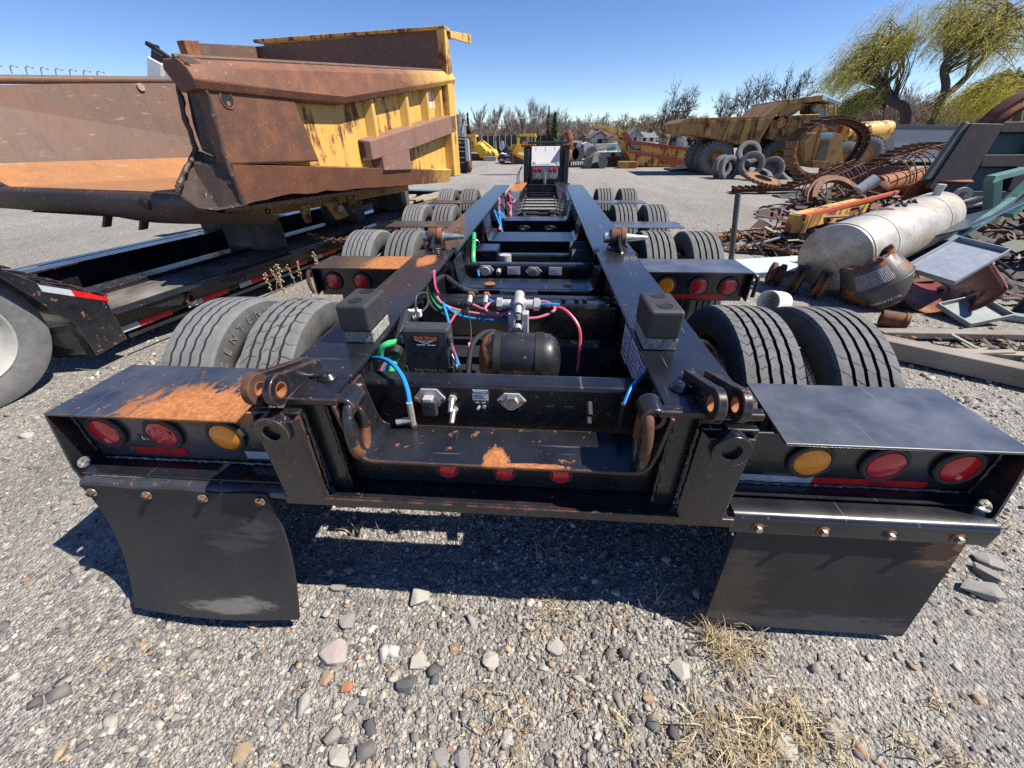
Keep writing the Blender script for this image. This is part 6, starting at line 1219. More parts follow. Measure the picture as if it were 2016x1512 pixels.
o_=V(SCR.location); a=XZ(1672,263,SY+2,o_); b=XZ(1770,256,SY+2.6,o_); MB().tube([(a[0],2.6,a[1]),(b[0],3.4,b[1])],.40,20).build('bowl_roll',M['yellow_rusty'],SCR,True); trace('bowl_side',[(1672,262),(1772,245),(1760,285),(1740,300),(1690,300),(1665,290)],SY+2.5,.3,M['yellow_rusty'],SCR,3.2)
trace('dark_box',[(1663,235),(1709,235),(1706,246),(1662,247)],SY+3,1.0,M['dark'],SCR,3.4)
q=XZ(1666,318,SY,o_); lug_wheel(SCR,(q[0],.5,.72),.70,.45,M['yellow_far'],M['tyre_old']); q=XZ(1722,302,SY+1.5,o_); lug_wheel(SCR,(q[0],2.2,.78),.78,.45,plain('orange_rim',(.35,.17,.06)),M['tyre'])
# ---- grey box trailer
GY=27.; p=atY(1765,310,GY); BT=empty('box_trailer',(p.x,GY,0),label='long grey box trailer parked in front of the willow trees',cat='trailer')
trace('box_side',[(1766,254),(1905,256),(1905,311),(1756,309)],GY,2.4,plain('grey_trailer_side',(.32,.33,.36),.45,0,.08,3),BT); trace('roof_rail',[(1764,245),(1906,247),(1906,257),(1764,255)],GY,2.45,plain('slate_rail',(.07,.08,.10),.4),BT,-.03); trace('skirt',[(1756,310),(1905,312),(1905,320),(1756,318)],GY,2.4,M['white'],BT,.02); trace('under',[(1770,318),(1900,320),(1900,326),(1770,325)],GY,1.0,M['dark'],BT,.5)
# ---- dump body lying on the ground, with model badge
LY=27.5; p=atZ(1250,332,0); LB=empty('grounded_dump_body',(p.x,LY,0),label='red and yellow dump body with badge, set down on the ground',cat='dump body')
redp=rusty('faded_red_paint',4,(.30,.07,.05),.55); yl=M['yellow_rusty']
trace('body_side',[(1226,275),(1385,300),(1370,331),(1245,326),(1240,312)],LY,2.6,yl,LB); trace('top_rail',[(1225,274),(1385,294),(1384,301),(1229,281)],LY,2.7,redp,LB,-.08); trace('brace',[(1236,296),(1331,309),(1331,314),(1372,312),(1369,326),(1310,324),(1290,310),(1240,302)],LY,.14,redp,LB,-.10)
trace('badge_plate',[(1237,284),(1257,287),(1262,296),(1241,294)],LY,.03,M['ink'],LB,-.04); q=XZ(1249,290,LY,V(LB.location)); text('badge_lettering','773D',.24,(q[0]+V(LB.location).x,LY-.05,q[1]),(1,0,-.1),(.1,0,1),M['sticker'],None,shear=.2); tl=bpy.data.objects[-1] if 0 else [o for o in bpy.data.objects if o.name.startswith('badge_lettering')][0]; tl.location=tl.location-V(LB.location); setparent(tl,LB)
trace('canopy',[(1177,243),(1186,247),(1225,256),(1246,274),(1236,276),(1218,266),(1180,250)],LY,2.6,yl,LB,.05); trace('canopy_post',[(1222,262),(1232,258),(1246,275),(1236,277)],LY,.2,redp,LB,-.08)
trace('under_sill',[(1248,326),(1372,331),(1370,338),(1250,336)],LY,2.2,M['dark'],LB,.2)
for k in range(9): trace('roller_block',[(1258+13*k,329),(1266+13*k,329),(1266+13*k,336),(1258+13*k,336)],LY,.3,M['rust_dark'],LB,.05,.02)
# ---- white service truck and bits
WY=30.; p=atZ(1205,327,0); WT=empty('service_truck',(p.x,WY,0),label='white service truck with crane arm, in front of the hedge',cat='truck'); wm=plain('dirty_white',(.62,.62,.60),.5,0,.12,3)
trace('service_box',[(1180,300),(1223,299),(1223,326),(1190,326)],WY,2.,wm,WT); trace('box_louvre',[(1203,301),(1210,301),(1210,314),(1203,314)],WY,.05,M['dark'],WT,-.06); trace('cab',[(1224,299),(1236,300),(1241,322),(1224,326)],WY,2.,wm,WT,.05); trace('cab_window',[(1227,302),(1233,302),(1236,312),(1227,312)],WY,.04,M['dark'],WT,.0); trace('crane_arm',[(1175,284),(1228,282),(1230,290),(1176,294)],WY,.5,wm,WT,.6); trace('crane_post',[(1221,284),(1230,284),(1230,300),(1221,300)],WY,.5,wm,WT,.6); trace('teal_cover',[(1197,291),(1214,288),(1216,296),(1198,298)],WY,.5,plain('teal_cover',(.03,.25,.25)),WT,.5); trace('engine',[(1196,310),(1220,308),(1226,328),(1198,332)],WY-.6,.6,M['rust'],WT,-.6)
q=XZ(1192,322,WY,V(WT.location)); 
for px in(1195,1232): q=XZ(px,322,WY,V(WT.location)); lug_wheel(WT,(q[0],.2,.38),.38,.25,M['cast'],M['tyre'],8)
p=atY(1172,320,26.5); BK=empty('loader_bucket',(p.x,26.5,0),label='ochre V shaped bucket seen end on beside the service truck',cat='bucket'); trace('bucket_shell',[(1155,317),(1173,299),(1192,314),(1188,320),(1158,320)],26.5,1.6,M['yellow_far'],BK); trace('bucket_keel',[(1170,300),(1176,300),(1178,318),(1164,322)],26.5,.1,M['cast'],BK,-.12); trace('bucket_base',[(1154,320),(1190,320),(1191,335),(1153,335)],26.5,1.2,M['dark'],BK,.1)
for px in(1157,1186): q=XZ(px,329,26.5,V(BK.location)); MB().cyl((q[0],-.02,.3),(q[0],.2,.3),.3,n=16).build('wheel',M['tyre'],BK,True)
p=atY(1234,328,26.8); solo(MB().box(-.55,.55,-.4,.4,0,.36),'yellow_block',M['yellow_far'],'low yellow steel block on the ground left of the grounded dump body','block',(p.x,26.8,0),bevel=.03)
p=atY(1345,338,24.); LT=empty('black_low_trailer',(p.x,24,0),label='small low black trailer behind the haul truck rear wheel',cat='trailer'); trace('deck',[(1320,334),(1372,330),(1372,344),(1322,346)],24.,1.5,M['dark'],LT); trace('rail',[(1338,326),(1375,326),(1375,328),(1338,328)],24.,.1,M['zinc'],LT); trace('tape',[(1345,338),(1360,338),(1360,340),(1345,340)],24.,.02,M['tape_red'],LT,-.03)
# ---- white semi tractor and frames left of it
p=atY(1155,300,36.); ST=empty('semi_truck',(p.x,36,0),label='white highway truck tractor far behind the gooseneck tower',cat='truck'); trace('sleeper',[(1147,283),(1156,280),(1168,285),(1171,296),(1168,306),(1147,306)],36.,2.2,wm,ST); trace('hood',[(1136,298),(1148,296),(1148,306),(1136,307)],36.,2.,wm,ST,.1); trace('side_window',[(1143,285),(1149,285),(1149,293),(1143,294)],36.,.05,plain('maroon_panel',(.12,.02,.02)),ST,-.06); trace('frame',[(1130,306),(1172,305),(1172,312),(1130,312)],36.,1.6,M['dark'],ST,.2)
for px in(1127,1138,1164): q=XZ(px,313,36.,V(ST.location)); MB().cyl((q[0],-.1,.5),(q[0],.25,.5),.5,n=18).build('wheel',M['tyre'],ST,True)
p=atY(1127,290,40.); DT=empty('dark_box_truck',(p.x,40,0),label='dark box truck body with white roof behind the white truck tractor',cat='truck'); trace('box',[(1117,281),(1135,281),(1135,308),(1117,308)],40.,3.,M['dark'],DT); trace('roof',[(1114,278),(1146,278),(1146,281),(1114,281)],40.,3.,wm,DT); trace('cab',[(1135,281),(1146,281),(1147,300),(1135,302)],40.,2.5,wm,DT,.1)
p=atY(1130,323,29.5); FR=empty('steel_trestle',(p.x,29.5,0),label='long pale slotted steel trestle on the ground right of the gooseneck tower',cat='trestle')
trace('top_chord',[(1112,317),(1151,316),(1151,318),(1112,319)],29.5,.5,M['crate'],FR); trace('bottom_chord',[(1112,327),(1151,325),(1151,327),(1112,329)],29.5,.5,M['crate'],FR)
for k in range(9): trace('web_post',[(1113+4.4*k,319),(1115+4.4*k,319),(1115+4.4*k,327),(1113+4.4*k,327)],29.5,.06,M['rust'],FR)
solo(MB().tube(spline([(0,0,0),(.1,0,.6),(.05,0,1.1),(-.15,0,1.5)],4),[.28]*13,10),'rusty_stack',M['rust'],'rusty upright machine part beside the gooseneck tower','machine part',atY(1117,307,32.),smooth=True); solo(MB().box(-.3,.3,-.2,.2,0,.9),'yellow_bollard',M['yellow_clean'],'small bright yellow upright box right of the gooseneck tower','box',(atY(1116,312,30).x,30,0),bevel=.05)
# ---- left group: dark mill frame, yellow machines, pickup
MY=23.6; p=atZ(905,340,0); ML=empty('dark_mill',(p.x,MY,0),label='tall dark machine frame with grey roller on top, beside the dump body front',cat='machine')
trace('frame_tower',[(884,268),(918,270),(921,338),(884,338)],MY,1.5,M['dark'],ML); trace('yellow_cross',[(888,278),(915,279),(915,283),(888,282)],MY,.05,M['yellow_far'],ML,-.07); 
for y in(272,288,296,308,318): trace('shelf_bar',[(888,y),(915,y+1),(915,y+3),(888,y+2)],MY,.05,M['zinc'],ML,-.07)
trace('grey_column',[(915,272),(922,274),(925,318),(918,318)],MY,.3,M['cast'],ML,-.1); q=XZ(900,250,MY,V(ML.location)); MB().cyl((q[0],.4,q[1]-.55),(q[0],.4,q[1]+.55),.40,n=24).build('grey_roller',plain('grey_roller',(.22,.22,.22),.5,.3,.35,5),ML,True); trace('roller_arm',[(908,232),(916,236),(914,250),(910,264),(907,262)],MY,.2,M['rust'],ML,.1); trace('roller_link',[(913,238),(916,238),(911,262),(908,262)],MY,.05,M['sticker'],ML,.02)
q=XZ(926,330,MY,V(ML.location)); MB().lathe([(0,-.1),(.12,-.1),(.28,-.06),(.30,0),(.28,.06),(.12,.1),(0,.1)],(q[0],-.3,.32),(1,.4,0),22).build('rusty_wheel',M['rust'],ML,True)
AY=38.; p=atZ(945,316,0); YA=empty('yellow_grader',(p.x,AY,0),label='bright yellow machine with open square cab frame, left of the pickup',cat='machine'); yc=M['yellow_clean']
trace('cab_post',[(918,267),(922,267),(925,300),(921,300)],AY,.2,yc,YA); trace('cab_post',[(932,267),(935,267),(938,299),(934,299)],AY,.2,yc,YA); trace('cab_roof',[(917,265),(936,265),(936,269),(917,269)],AY,1.8,yc,YA); trace('cab_base',[(919,283),(938,282),(938,300),(920,300)],AY,1.6,yc,YA,.2); trace('cab_panel',[(919,268),(926,268),(927,282),(919,282)],AY,.1,yc,YA,1.6); trace('cab_inside',[(924,286),(932,284),(934,296),(925,298)],AY,.1,M['yellow_rusty'],YA,.1)
trace('boom',[(938,279),(950,277),(966,290),(972,300),(968,308),(958,300),(942,288)],AY,.8,yc,YA,.3)
for px,py,r in((952,300,.5),(962,304,.42),(971,304,.4),(946,292,.45)): q=XZ(px,py,AY,V(YA.location)); MB().lathe([(0,-.3),(r*.7,-.28),(r,-.1),(r,.2),(0,.3)],(q[0],.1,q[1]),(.2,1,.1),16).build('yellow_hub',yc,YA,True)
trace('undercarriage',[(922,303),(972,304),(974,315),(922,317)],AY,1.2,M['rust_dark'],YA,.2); trace('loose_yellow_part',[(953,308),(976,308),(977,316),(952,316)],AY-1,.5,M['crate'],YA,-1)
p=atY(985,295,42.); TP=empty('tarped_pile',(p.x,42,0),label='dark pile under a blue white tarp left of the yellow dozer',cat='pile'); trace('pile',[(976,300),(980,288),(990,285),(1000,290),(1001,304),(976,304)],42.,2.,M['dark'],TP); trace('tarp',[(983,290),(988,277),(992,280),(993,292),(987,298)],42.,.4,plain('pale_blue_tarp',(.35,.4,.55)),TP,-.3)
PY=33.; p=atY(995,312,PY); PK=empty('pickup',(p.x,PY,0),label='white pickup truck facing left, half behind the yellow dozer',cat='pickup')
trace('bonnet',[(983,305),(986,301),(1006,303),(1006,316),(984,316)],PY,1.8,M['white'],PK,0,.05); trace('windscreen',[(990,301),(998,295),(1006,296),(1006,302)],PY,1.6,plain('dark_glass',(.05,.06,.07),.1),PK,.1); trace('grille',[(984,307),(1003,309),(1003,312),(984,311)],PY,.05,M['dark'],PK,-.04); trace('bumper',[(984,313),(1005,315),(1005,318),(984,317)],PY,.2,M['cast'],PK,-.06)
for px in(988,1012): q=XZ(px,318,PY,V(PK.location)); MB().cyl((q[0],-.02,.32),(q[0],.25,.32),.32,n=18).build('wheel',M['tyre_side'],PK,True)
ZY=32.; p=atY(1025,315,ZY); DZ=empty('yellow_dozer',(p.x,ZY,0),label='yellow wheeled dozer with square cab behind the gooseneck tower',cat='dozer')
trace('cab_lower',[(1024,283),(1054,283),(1054,300),(1022,300)],ZY,1.6,yc,DZ,.2); trace('cab_roof',[(1021,264),(1054,263),(1056,270),(1040,268),(1022,268)],ZY,1.8,yc,DZ,.1); 
for px in(1022,1037,1046,1053): trace('cab_pillar',[(px,266),(px+2.5,266),(px+1.5,284),(px-1,284)],ZY,.15,yc,DZ,.15)
trace('cab_glass',[(1025,269),(1036,269),(1035,278),(1024,278)],ZY,.05,plain('dark_green_glass',(.05,.08,.08),.2),DZ,.3); trace('exhaust',[(1019,271),(1022,271),(1022,290),(1018,290)],ZY,.15,yc,DZ,0); trace('hood',[(1003,290),(1010,284),(1024,287),(1031,300),(1010,302)],ZY,1.2,yc,DZ,.1); trace('push_arm',[(1016,285),(1024,284),(1020,302),(1034,310),(1030,315),(1008,302)],ZY,.2,yc,DZ,-.15); trace('arm',[(1020,302),(1036,308),(1034,315),(1017,308)],ZY,.2,yc,DZ,-.2)
trace('blade',[(1002,299),(1010,300),(1012,322),(1007,324),(1006,312)],ZY,2.4,M['rust_dark'],DZ,-.5); trace('dark_bowl',[(1008,303),(1030,313),(1032,322),(1010,323)],ZY,1.6,M['body_dark'],DZ,-.1)
# wet patch with puddle
for (px0,px1,py,nm,mt,h) in((940,1022,344,'wet_patch',plain('wet_mud',(.07,.055,.04),.35),.006),(985,1006,343,'puddle',plain('puddle_water',(.5,.55,.6),.03),.012)):
    a=atZ(px0,py,0); b=atZ(px1,py,0); cx=(a.x+b.x)/2; rx_=(b.x-a.x)/2; g=random.Random(2); tag(solo(MB().add([(rx_*math.cos(t)*g.uniform(.8,1.05),rx_*.34*math.sin(t)*g.uniform(.7,1.1),0) for t in [k*.2618 for k in range(24)]],[tuple(range(24))]),nm,mt,None,None,(cx,a.y,h)),kind='structure')
# ================================================================ houses
def house(px0,px1,pyeave,pyridge,Y,wall,roof,label,gable_front=False,dep=8,win=((.25,.5),(.7,.5)),garage=False):
    a=atY(px0,pyeave,Y); b=atY(px1,pyeave,Y); r=atY((px0+px1)/2,pyridge,Y); w_=b.x-a.x; he=max(1.5,a.z); hr=max(he+.6,r.z); e=empty('house',(a.x,Y,0),label=label,cat='house')
    if gable_front:
        MB().prism([(0,0,0),(w_,0,0),(w_,0,he),(w_/2,0,hr),(0,0,he)],(0,dep,0)).build('wall',wall,e)
        for s in(0,1):
            x0=-.3 if s==0 else w_+.3; MB().prism([(x0,-.4,he-.15),(w_/2,-.4,hr+.05),(w_/2,-.4,hr+.25),(x0,-.4,he+.05)],(0,dep+.8,0)).build('roof',roof,e)
    else:
        MB().box(0,w_,0,dep,0,he).build('wall',wall,e); MB().prism([(-.3,-.4,he),(-.3,dep/2,hr),(-.3,dep+.4,he)],(w_+.6,0,0)).build('roof',roof,e)
        MB().box(w_*.7,w_*.7+.7,dep*.4,dep*.4+.7,hr-.8,hr+.6).build('chimney',M['rust_dark'],e)
    for (u,v) in win:
        o=MB().box(w_*u-.5,w_*u+.5,-.06,-.005,he*v-.1,he*v+.9).build('window',M['white'],e); MB().box(w_*u-.4,w_*u+.4,-.075,-.061,he*v,he*v+.8).build('pane',M['dark'],o)
    if garage: MB().box(w_*.3,w_*.7,-.06,-.005,0,he*.75).build('garage_door',M['white'],e)
    return e
wh=plain('white_siding',(.62,.62,.60),.7,0,.05); tn=plain('tan_siding',(.40,.33,.24),.8); gr_=plain('grey_siding',(.35,.36,.38),.7); rb=plain('brown_shingle',(.16,.09,.07),.85); rg_=plain('green_grey_shingle',(.10,.13,.11),.85); rgr=plain('grey_shingle',(.17,.17,.18),.85)
house(1152,1186,267,255,92,wh,rg_,'white house with dark green roof right of the evergreen hedge',dep=9); house(1164,1198,275,261,78,wh,rb,'white gabled house with brown roof behind the service truck',True,10,((.5,.45),)); house(1198,1232,276,266,74,tn,rb,'tan garage with wide white door left of the grounded dump body',True,8,(),True); house(1186,1212,268,259,95,tn,rb,'long brown roofed house behind the tan garage')
house(1238,1264,269,256,105,gr_,rgr,'grey house with grey roof above the grounded dump body',True,9,((.5,.5),)); house(1262,1292,271,259,110,wh,rgr,'pale house with long grey roof right of the grey house'); house(1318,1345,278,265,85,tn,rb,'brown roofed house near the leaning pole'); house(1346,1386,284,263,80,wh,rgr,'two storey white house showing under the haul truck body',False,9,((.2,.6),(.5,.6),(.8,.6),(.3,.2),(.65,.2)))
house(926,1012,273,258,98,plain('brick_wall',(.20,.11,.08),.85),plain('red_brown_shingle',(.24,.11,.08),.85),'long low brick building with red brown roof behind the left trees',dep=12,win=((.1,.4),(.3,.4),(.5,.4),(.7,.4),(.9,.4)))
for px,py,lb in((1128,240,'small white house far up between the left trees'),(960,255,'tiny white house far behind the tall left trees'),(1147,243,'second small white house far up right of the centre trees')): house(px,px+7,py+5,py,190,wh,rgr,lb,True,6,())
# dark fence behind the yard
a=atY(905,292,70); b=atY(1110,290,70); FE=empty('dark_fence',(a.x,70,0),label='long dark screen fence behind the yellow machines on the left',cat='fence'); nP=18
for k in range(nP):
    x=(b.x-a.x)*k/nP; MB().box(x+.03,x+(b.x-a.x)/nP-.03,0,.05,.1,a.z+1.6).build('fence_panel',plain('dark_mesh',(.035,.032,.03),.8) if k==0 else bpy.data.materials['dark_mesh'],FE); MB().cyl((x,0,0),(x,0,a.z+1.75),.05,n=6).build('fence_post',M['zinc'],FE)
# poles
def pole(px,pyt,Y,label,lean=0,r=.13,arm=False,cross=False,mat='wood'):
    t=atY(px,pyt,Y); e=empty('pole',(t.x-lean,Y,0),label=label,cat='pole'); MB().cyl((0,0,0),(lean,0,t.z),r,r*.7,10).build('shaft',M[mat],e,True)
    if arm: MB().box(lean-1.6,lean+1.6,-.15,.15,t.z,t.z+.12).build('lamp_head',M['white'],e)
    if cross: MB().box(lean-1.0,lean+1.0,-.06,.06,t.z-.9,t.z-.75).build('cross_arm',M['wood'],e)
pole(1033,233,62,'tall yard light pole with wide white lamp head above the yellow dozer',arm=True,mat='wood',r=.14); pole(1341,203,58,'pale leaning utility pole left of the haul truck',lean=1.0,cross=True,mat='crate'); pole(1256,245,80,'short bare pole behind the grounded dump body',mat='rust_dark',r=.1); pole(1330,222,75,'thin dark pole behind the leaning pole',mat='rust_dark')
# ================================================================ trees
bark_m=plain('grey_bark',(.24,.205,.18),.9,0,.25); bark_d=plain('dark_bark',(.075,.058,.046),.9,0,.3)
def branch(m,p,d,l,r,lev,g,up=.15,ns=3,kids_=(5,4,4,3),spread=.6):
    P=[p]; q=p.copy(); dd=d.copy()
    for k in range(ns): dd=(dd+V((g.gauss(0,.12),g.gauss(0,.12),g.gauss(0,.06)+up*.25))).normalized(); q=q+dd*(l/ns); P.append(q.copy())
    n=6 if lev==0 else (4 if lev==1 else 3); m.tube(P,[r*(1-.65*k/ns) for k in range(ns+1)],n,False)
    if lev>=len(kids_): return
    for k in range(kids_[lev]):
        t=g.uniform(.3,1) if k else 1; i=min(ns-1,int(t*ns)); s=P[i].lerp(P[i+1],t*ns-i); a=g.uniform(0,6.283); x,y,_=frame(dd); nd=(dd*g.uniform(.6,1)+ (x*math.cos(a)+y*math.sin(a))*spread*g.uniform(.6,1.3)+V((0,0,up))).normalized(); branch(m,s,nd,l*g.uniform(.48,.72),max(r*.5,.03),lev+1,g,up,ns,kids_,spread)
def bare(seed,spread=.6,up=.25,kids_=(7,5,4,4),r=.2,trunk=4.):
    g=random.Random(seed); m=MB(); branch(m,V((0,0,0)),V((g.gauss(0,.05),0,1)).normalized(),trunk,r,0,g,up,3,kids_,spread); z=max(v[2] for v in m.v); m.v=[(a/z,b/z,c/z) for a,b,c in m.v]
    tr=MB(); return m
def tree_proto(name,m,mat):
    nt_=6*4; cut=nt_; e=empty(name); 
    # first tube is the trunk, the rest the crown
    nf=6*3; tm=MB(); tm.v=m.v[:24]; tm.f=m.f[:nf]; cm=MB(); cm.v=m.v; cm.f=m.f[nf:]
    tm.build('trunk',mat,e,True); cm.build('crown',mat,e,True); return e
protos=[tree_proto('bare_tree',bare(s,sp,up,kd),bark_m if s!=4 else bark_d) for s,sp,up,kd in((1,.55,.30,(8,5,4,4)),(2,.75,.22,(8,5,4,4)),(3,.45,.40,(9,5,4,3)),(4,.85,.18,(8,5,4,4)))]
used=set()
def put_tree(pi,px,pyt,Y,label,group,wd=1,rz=0):
    t=atY(px,pyt,Y); o=protos[pi] if pi not in used else copy_tree(protos[pi]); used.add(pi); o.location=(t.x,Y,0); o.scale=(t.z*wd,t.z*wd,t.z); o.rotation_euler=(0,0,rz); tag(o,label,'tree',group); return o
gl='bare trees behind the yard'
for i,(pi,px,pyt,Y,wd,lb) in enumerate(((0,905,212,85,.8,'small bare tree at the left end, just right of the dump body'),(0,943,201,66,.8,'tall bare round headed tree above the yellow open cab machine'),(2,974,201,67,.9,'tall bare tree above the white pickup'),(2,1008,207,80,.8,'slim bare tree left of the yard light pole'),(0,1026,206,82,.8,'slim bare tree right behind the yard light pole'),(2,1047,188,72,.6,'tallest bare tree above the gooseneck tower'),(2,1062,199,74,.6,'slim bare tree right of the tallest one'),(1,1098,206,68,.9,'spreading bare tree right of the evergreen'),(1,1116,214,72,.9,'broad bare tree left of the hedge'),(0,1141,226,150,.9,'small distant bare tree above the hedge'),(0,1190,218,110,.9,'round bare tree above the canopy of the grounded dump body'),(3,1355,146,44,.85,'big bare tree standing behind the leaning utility pole'),(3,1322,185,55,.8,'smaller bare tree left of the leaning utility pole'),(3,1445,160,46,.8,'bare dark tree above the haul truck body, leftmost of three'),(3,1500,126,44,.9,'bare dark tree above the haul truck canopy, middle of three'),(3,1575,113,42,.9,'bare dark tree above the haul truck canopy, right of three'),(1,1800,150,52,.8,'bare reddish tree between the two willows'),(1,1950,150,58,.9,'bare tree behind the right willow'))): put_tree(pi,px,pyt,Y,lb,gl,wd,i*1.3)
# evergreens: tiers of drooping needle fronds
M['needles']=vcol('needle_foliage',.9,.2,20,.3)
def conifer(name,px,pyt,Y,wpx,label,cols,n=1500,bushy=1.0,cat='tree',group=None,base=0):
    t=atY(px,pyt,Y); h=t.z-base; w_=wpx/pxm(Y)*.5; e=empty(name,(t.x,Y,base),label=label,cat=cat,group=group); MB().cyl((0,0,0),(0,0,h*.9),h*.018,h*.005,6).build('trunk',bark_d,e)
    z=RNG.uniform(.02,1,n)**1.15; r=w_*(1-z)**.8*RNG.uniform(.35,1.05,n)+.02; a=RNG.uniform(0,6.283,n); lump=1+.25*np.sin(a*3+z*20)
    cx,cy,cz=r*lump*np.cos(a),r*lump*np.sin(a),z*h; L=w_*RNG.uniform(.14,.3,n)*bushy; W=L*.35
    d=np.stack([np.cos(a),np.sin(a),RNG.uniform(-.5,.7,n)],1); s=np.stack([-np.sin(a),np.cos(a),RNG.uniform(-.3,.3,n)],1); c=np.stack([cx,cy,cz],1)
    v=np.stack([c-d*L[:,None]-s*W[:,None],c-d*L[:,None]+s*W[:,None],c+d*L[:,None]],1).reshape(-1,3); f=np.arange(3*n).reshape(-1,3); cc=np.array(cols)[RNG.integers(0,len(cols),n)]*RNG.uniform(.6,1.3,(n,1))
    mesh_np('crown',v,f,M['needles'],e,np.repeat(cc,3,0)); return e
DG=[(.022,.04,.02),(.03,.05,.024),(.04,.055,.03)]; LG=[(.10,.16,.045),(.13,.18,.06),(.08,.13,.04)]
conifer('evergreen_tree',1081,208,70,16,'dark narrow evergreen tree rising above the pale green one',DG); conifer('evergreen_tree',1093,222,66,26,'pale green evergreen tree right of the gooseneck tower',LG,2500); conifer('evergreen_tree',920,222,74,20,'dark evergreen tree just right of the dump body front',DG); conifer('evergreen_tree',988,236,90,12,'small dark evergreen tree between the tall bare trees',DG,600); conifer('evergreen_tree',1229,240,95,10,'small dark evergreen tree above the grounded dump body',DG,600); conifer('evergreen_tree',1326,245,70,16,'dark spruce tree left of the leaning utility pole',DG,900)
for k in range(15): conifer('hedge_shrub',1122+4.8*k,268+.9*k,64-.3*k,7,'narrow evergreen shrub of the hedge row behind the white trucks',DG+[(.06,.08,.03)],260,1.3,'shrub','clipped evergreen hedge row')
# far wood and brush: masses of bare twigs
M['twigs']=vcol('bare_twigs',.95,.1,8,.3)
def brush(name,blobs,label,cols,n,lw=(.9,.05)):
    vs=[];cs=[]
    wts=np.array([b[3]*b[4] for b in blobs]); cnt=(n*wts/wts.sum()).astype(int)
    for (x,y,z0,rx_,hz,ry_),k in zip(blobs,cnt):
        u=RNG.uniform(-1,1,(k,2)); q=RNG.uniform(0,1,k)**.7; top_=np.sqrt(np.clip(1-u[:,0]**2,0,1)); px_=x+u[:,0]*rx_; py_=y+u[:,1]*ry_; pz=z0+q*hz*top_*(.8+.3*np.sin(px_*1.3)*np.sin(px_*.47+1)); L=lw[0]*RNG.uniform(.5,1.6,k); d=np.stack([RNG.normal(0,1.1,k),RNG.normal(0,.7,k),np.ones(k)*.8],1); d/=np.linalg.norm(d,axis=1)[:,None]; s=np.stack([np.ones(k),RNG.normal(0,.5,k),-d[:,0]],1); W=lw[1]*RNG.uniform(.6,1.5,k); c=np.stack([px_,py_,pz],1)
        vs.append(np.stack([c-s*W[:,None],c+s*W[:,None],c+d*L[:,None]],1).reshape(-1,3)); cc=np.array(cols)[RNG.integers(0,len(cols),k)]*RNG.uniform(.65,1.3,(k,1)); cs.append(np.repeat(cc,3,0))
    v=np.concatenate(vs); return tag(mesh_np(name,v,np.arange(len(v)).reshape(-1,3),M['twigs'],col=np.concatenate(cs)),label,'wood',kind='stuff')
def blob(px0,px1,pyt,Y,z0=0,ry=4): a=atY(px0,pyt,Y); b=atY(px1,pyt,Y); return ((a.x+b.x)/2,Y,z0,(b.x-a.x)/2,a.z-z0,ry)
BR=[(.30,.23,.175),(.24,.18,.14),(.36,.29,.22),(.28,.18,.15)]; PU=[(.26,.16,.145),(.32,.21,.175),(.25,.18,.15)]; OL=[(.30,.27,.16),(.25,.22,.13)]
brush('brush_wood',[blob(925,985,250,84),blob(975,1040,243,86),blob(1020,1075,231,88),blob(1055,1100,230,90),blob(1085,1135,234,84),blob(1120,1160,240,95),blob(890,940,250,90),blob(1140,1200,246,120),blob(985,1120,252,76)],'bare brown brush and woodland behind the yard on the left',BR,60000,(1.0,.022))
brush('brush_wood',[blob(1650,1720,172,58),blob(1700,1790,190,56),blob(1760,1850,170,60),blob(1830,1930,185,57),blob(1910,2040,165,60),blob(2000,2200,160,62),blob(1600,1680,205,64)],'bare reddish brown brush on the bank behind the willows',PU+BR[:1],60000,(.9,.018))
# wooded hill
hn=40; hv=[];hf=[]; c=atY(1248,225,230); ztop=c.z-9.5
for i in range(hn+1):
    for j in range(hn+1):
        u=-1+2*i/hn; v=-1+2*j/hn; x=c.x+u*150; y=300+v*110; z=ztop*1.25*math.exp(-((x-c.x-8)/42)**2)*math.exp(-((y-260)/70)**2)+ (ztop*.3)*math.exp(-((x-c.x+55)/60)**2)*math.exp(-((y-290)/60)**2)+ ztop*.45*math.exp(-((x-c.x-150)/60)**2)*math.exp(-((y-270)/60)**2); hv.append((x,y,z-.3))
for i in range(hn):
    for j in range(hn): a=i*(hn+1)+j; hf.append((a,a+hn+1,a+hn+2,a+1))
tag(MB().add(hv,hf).build('hill',plain('hill_floor',(.13,.105,.08),.95,0,.3,.2),None,True),kind='structure')
def hillz(x,y): return ztop*1.25*np.exp(-((x-c.x-8)/42)**2)*np.exp(-((y-260)/70)**2)+(ztop*.3)*np.exp(-((x-c.x+55)/60)**2)*np.exp(-((y-290)/60)**2)+ztop*.45*np.exp(-((x-c.x-150)/60)**2)*np.exp(-((y-270)/60)**2)
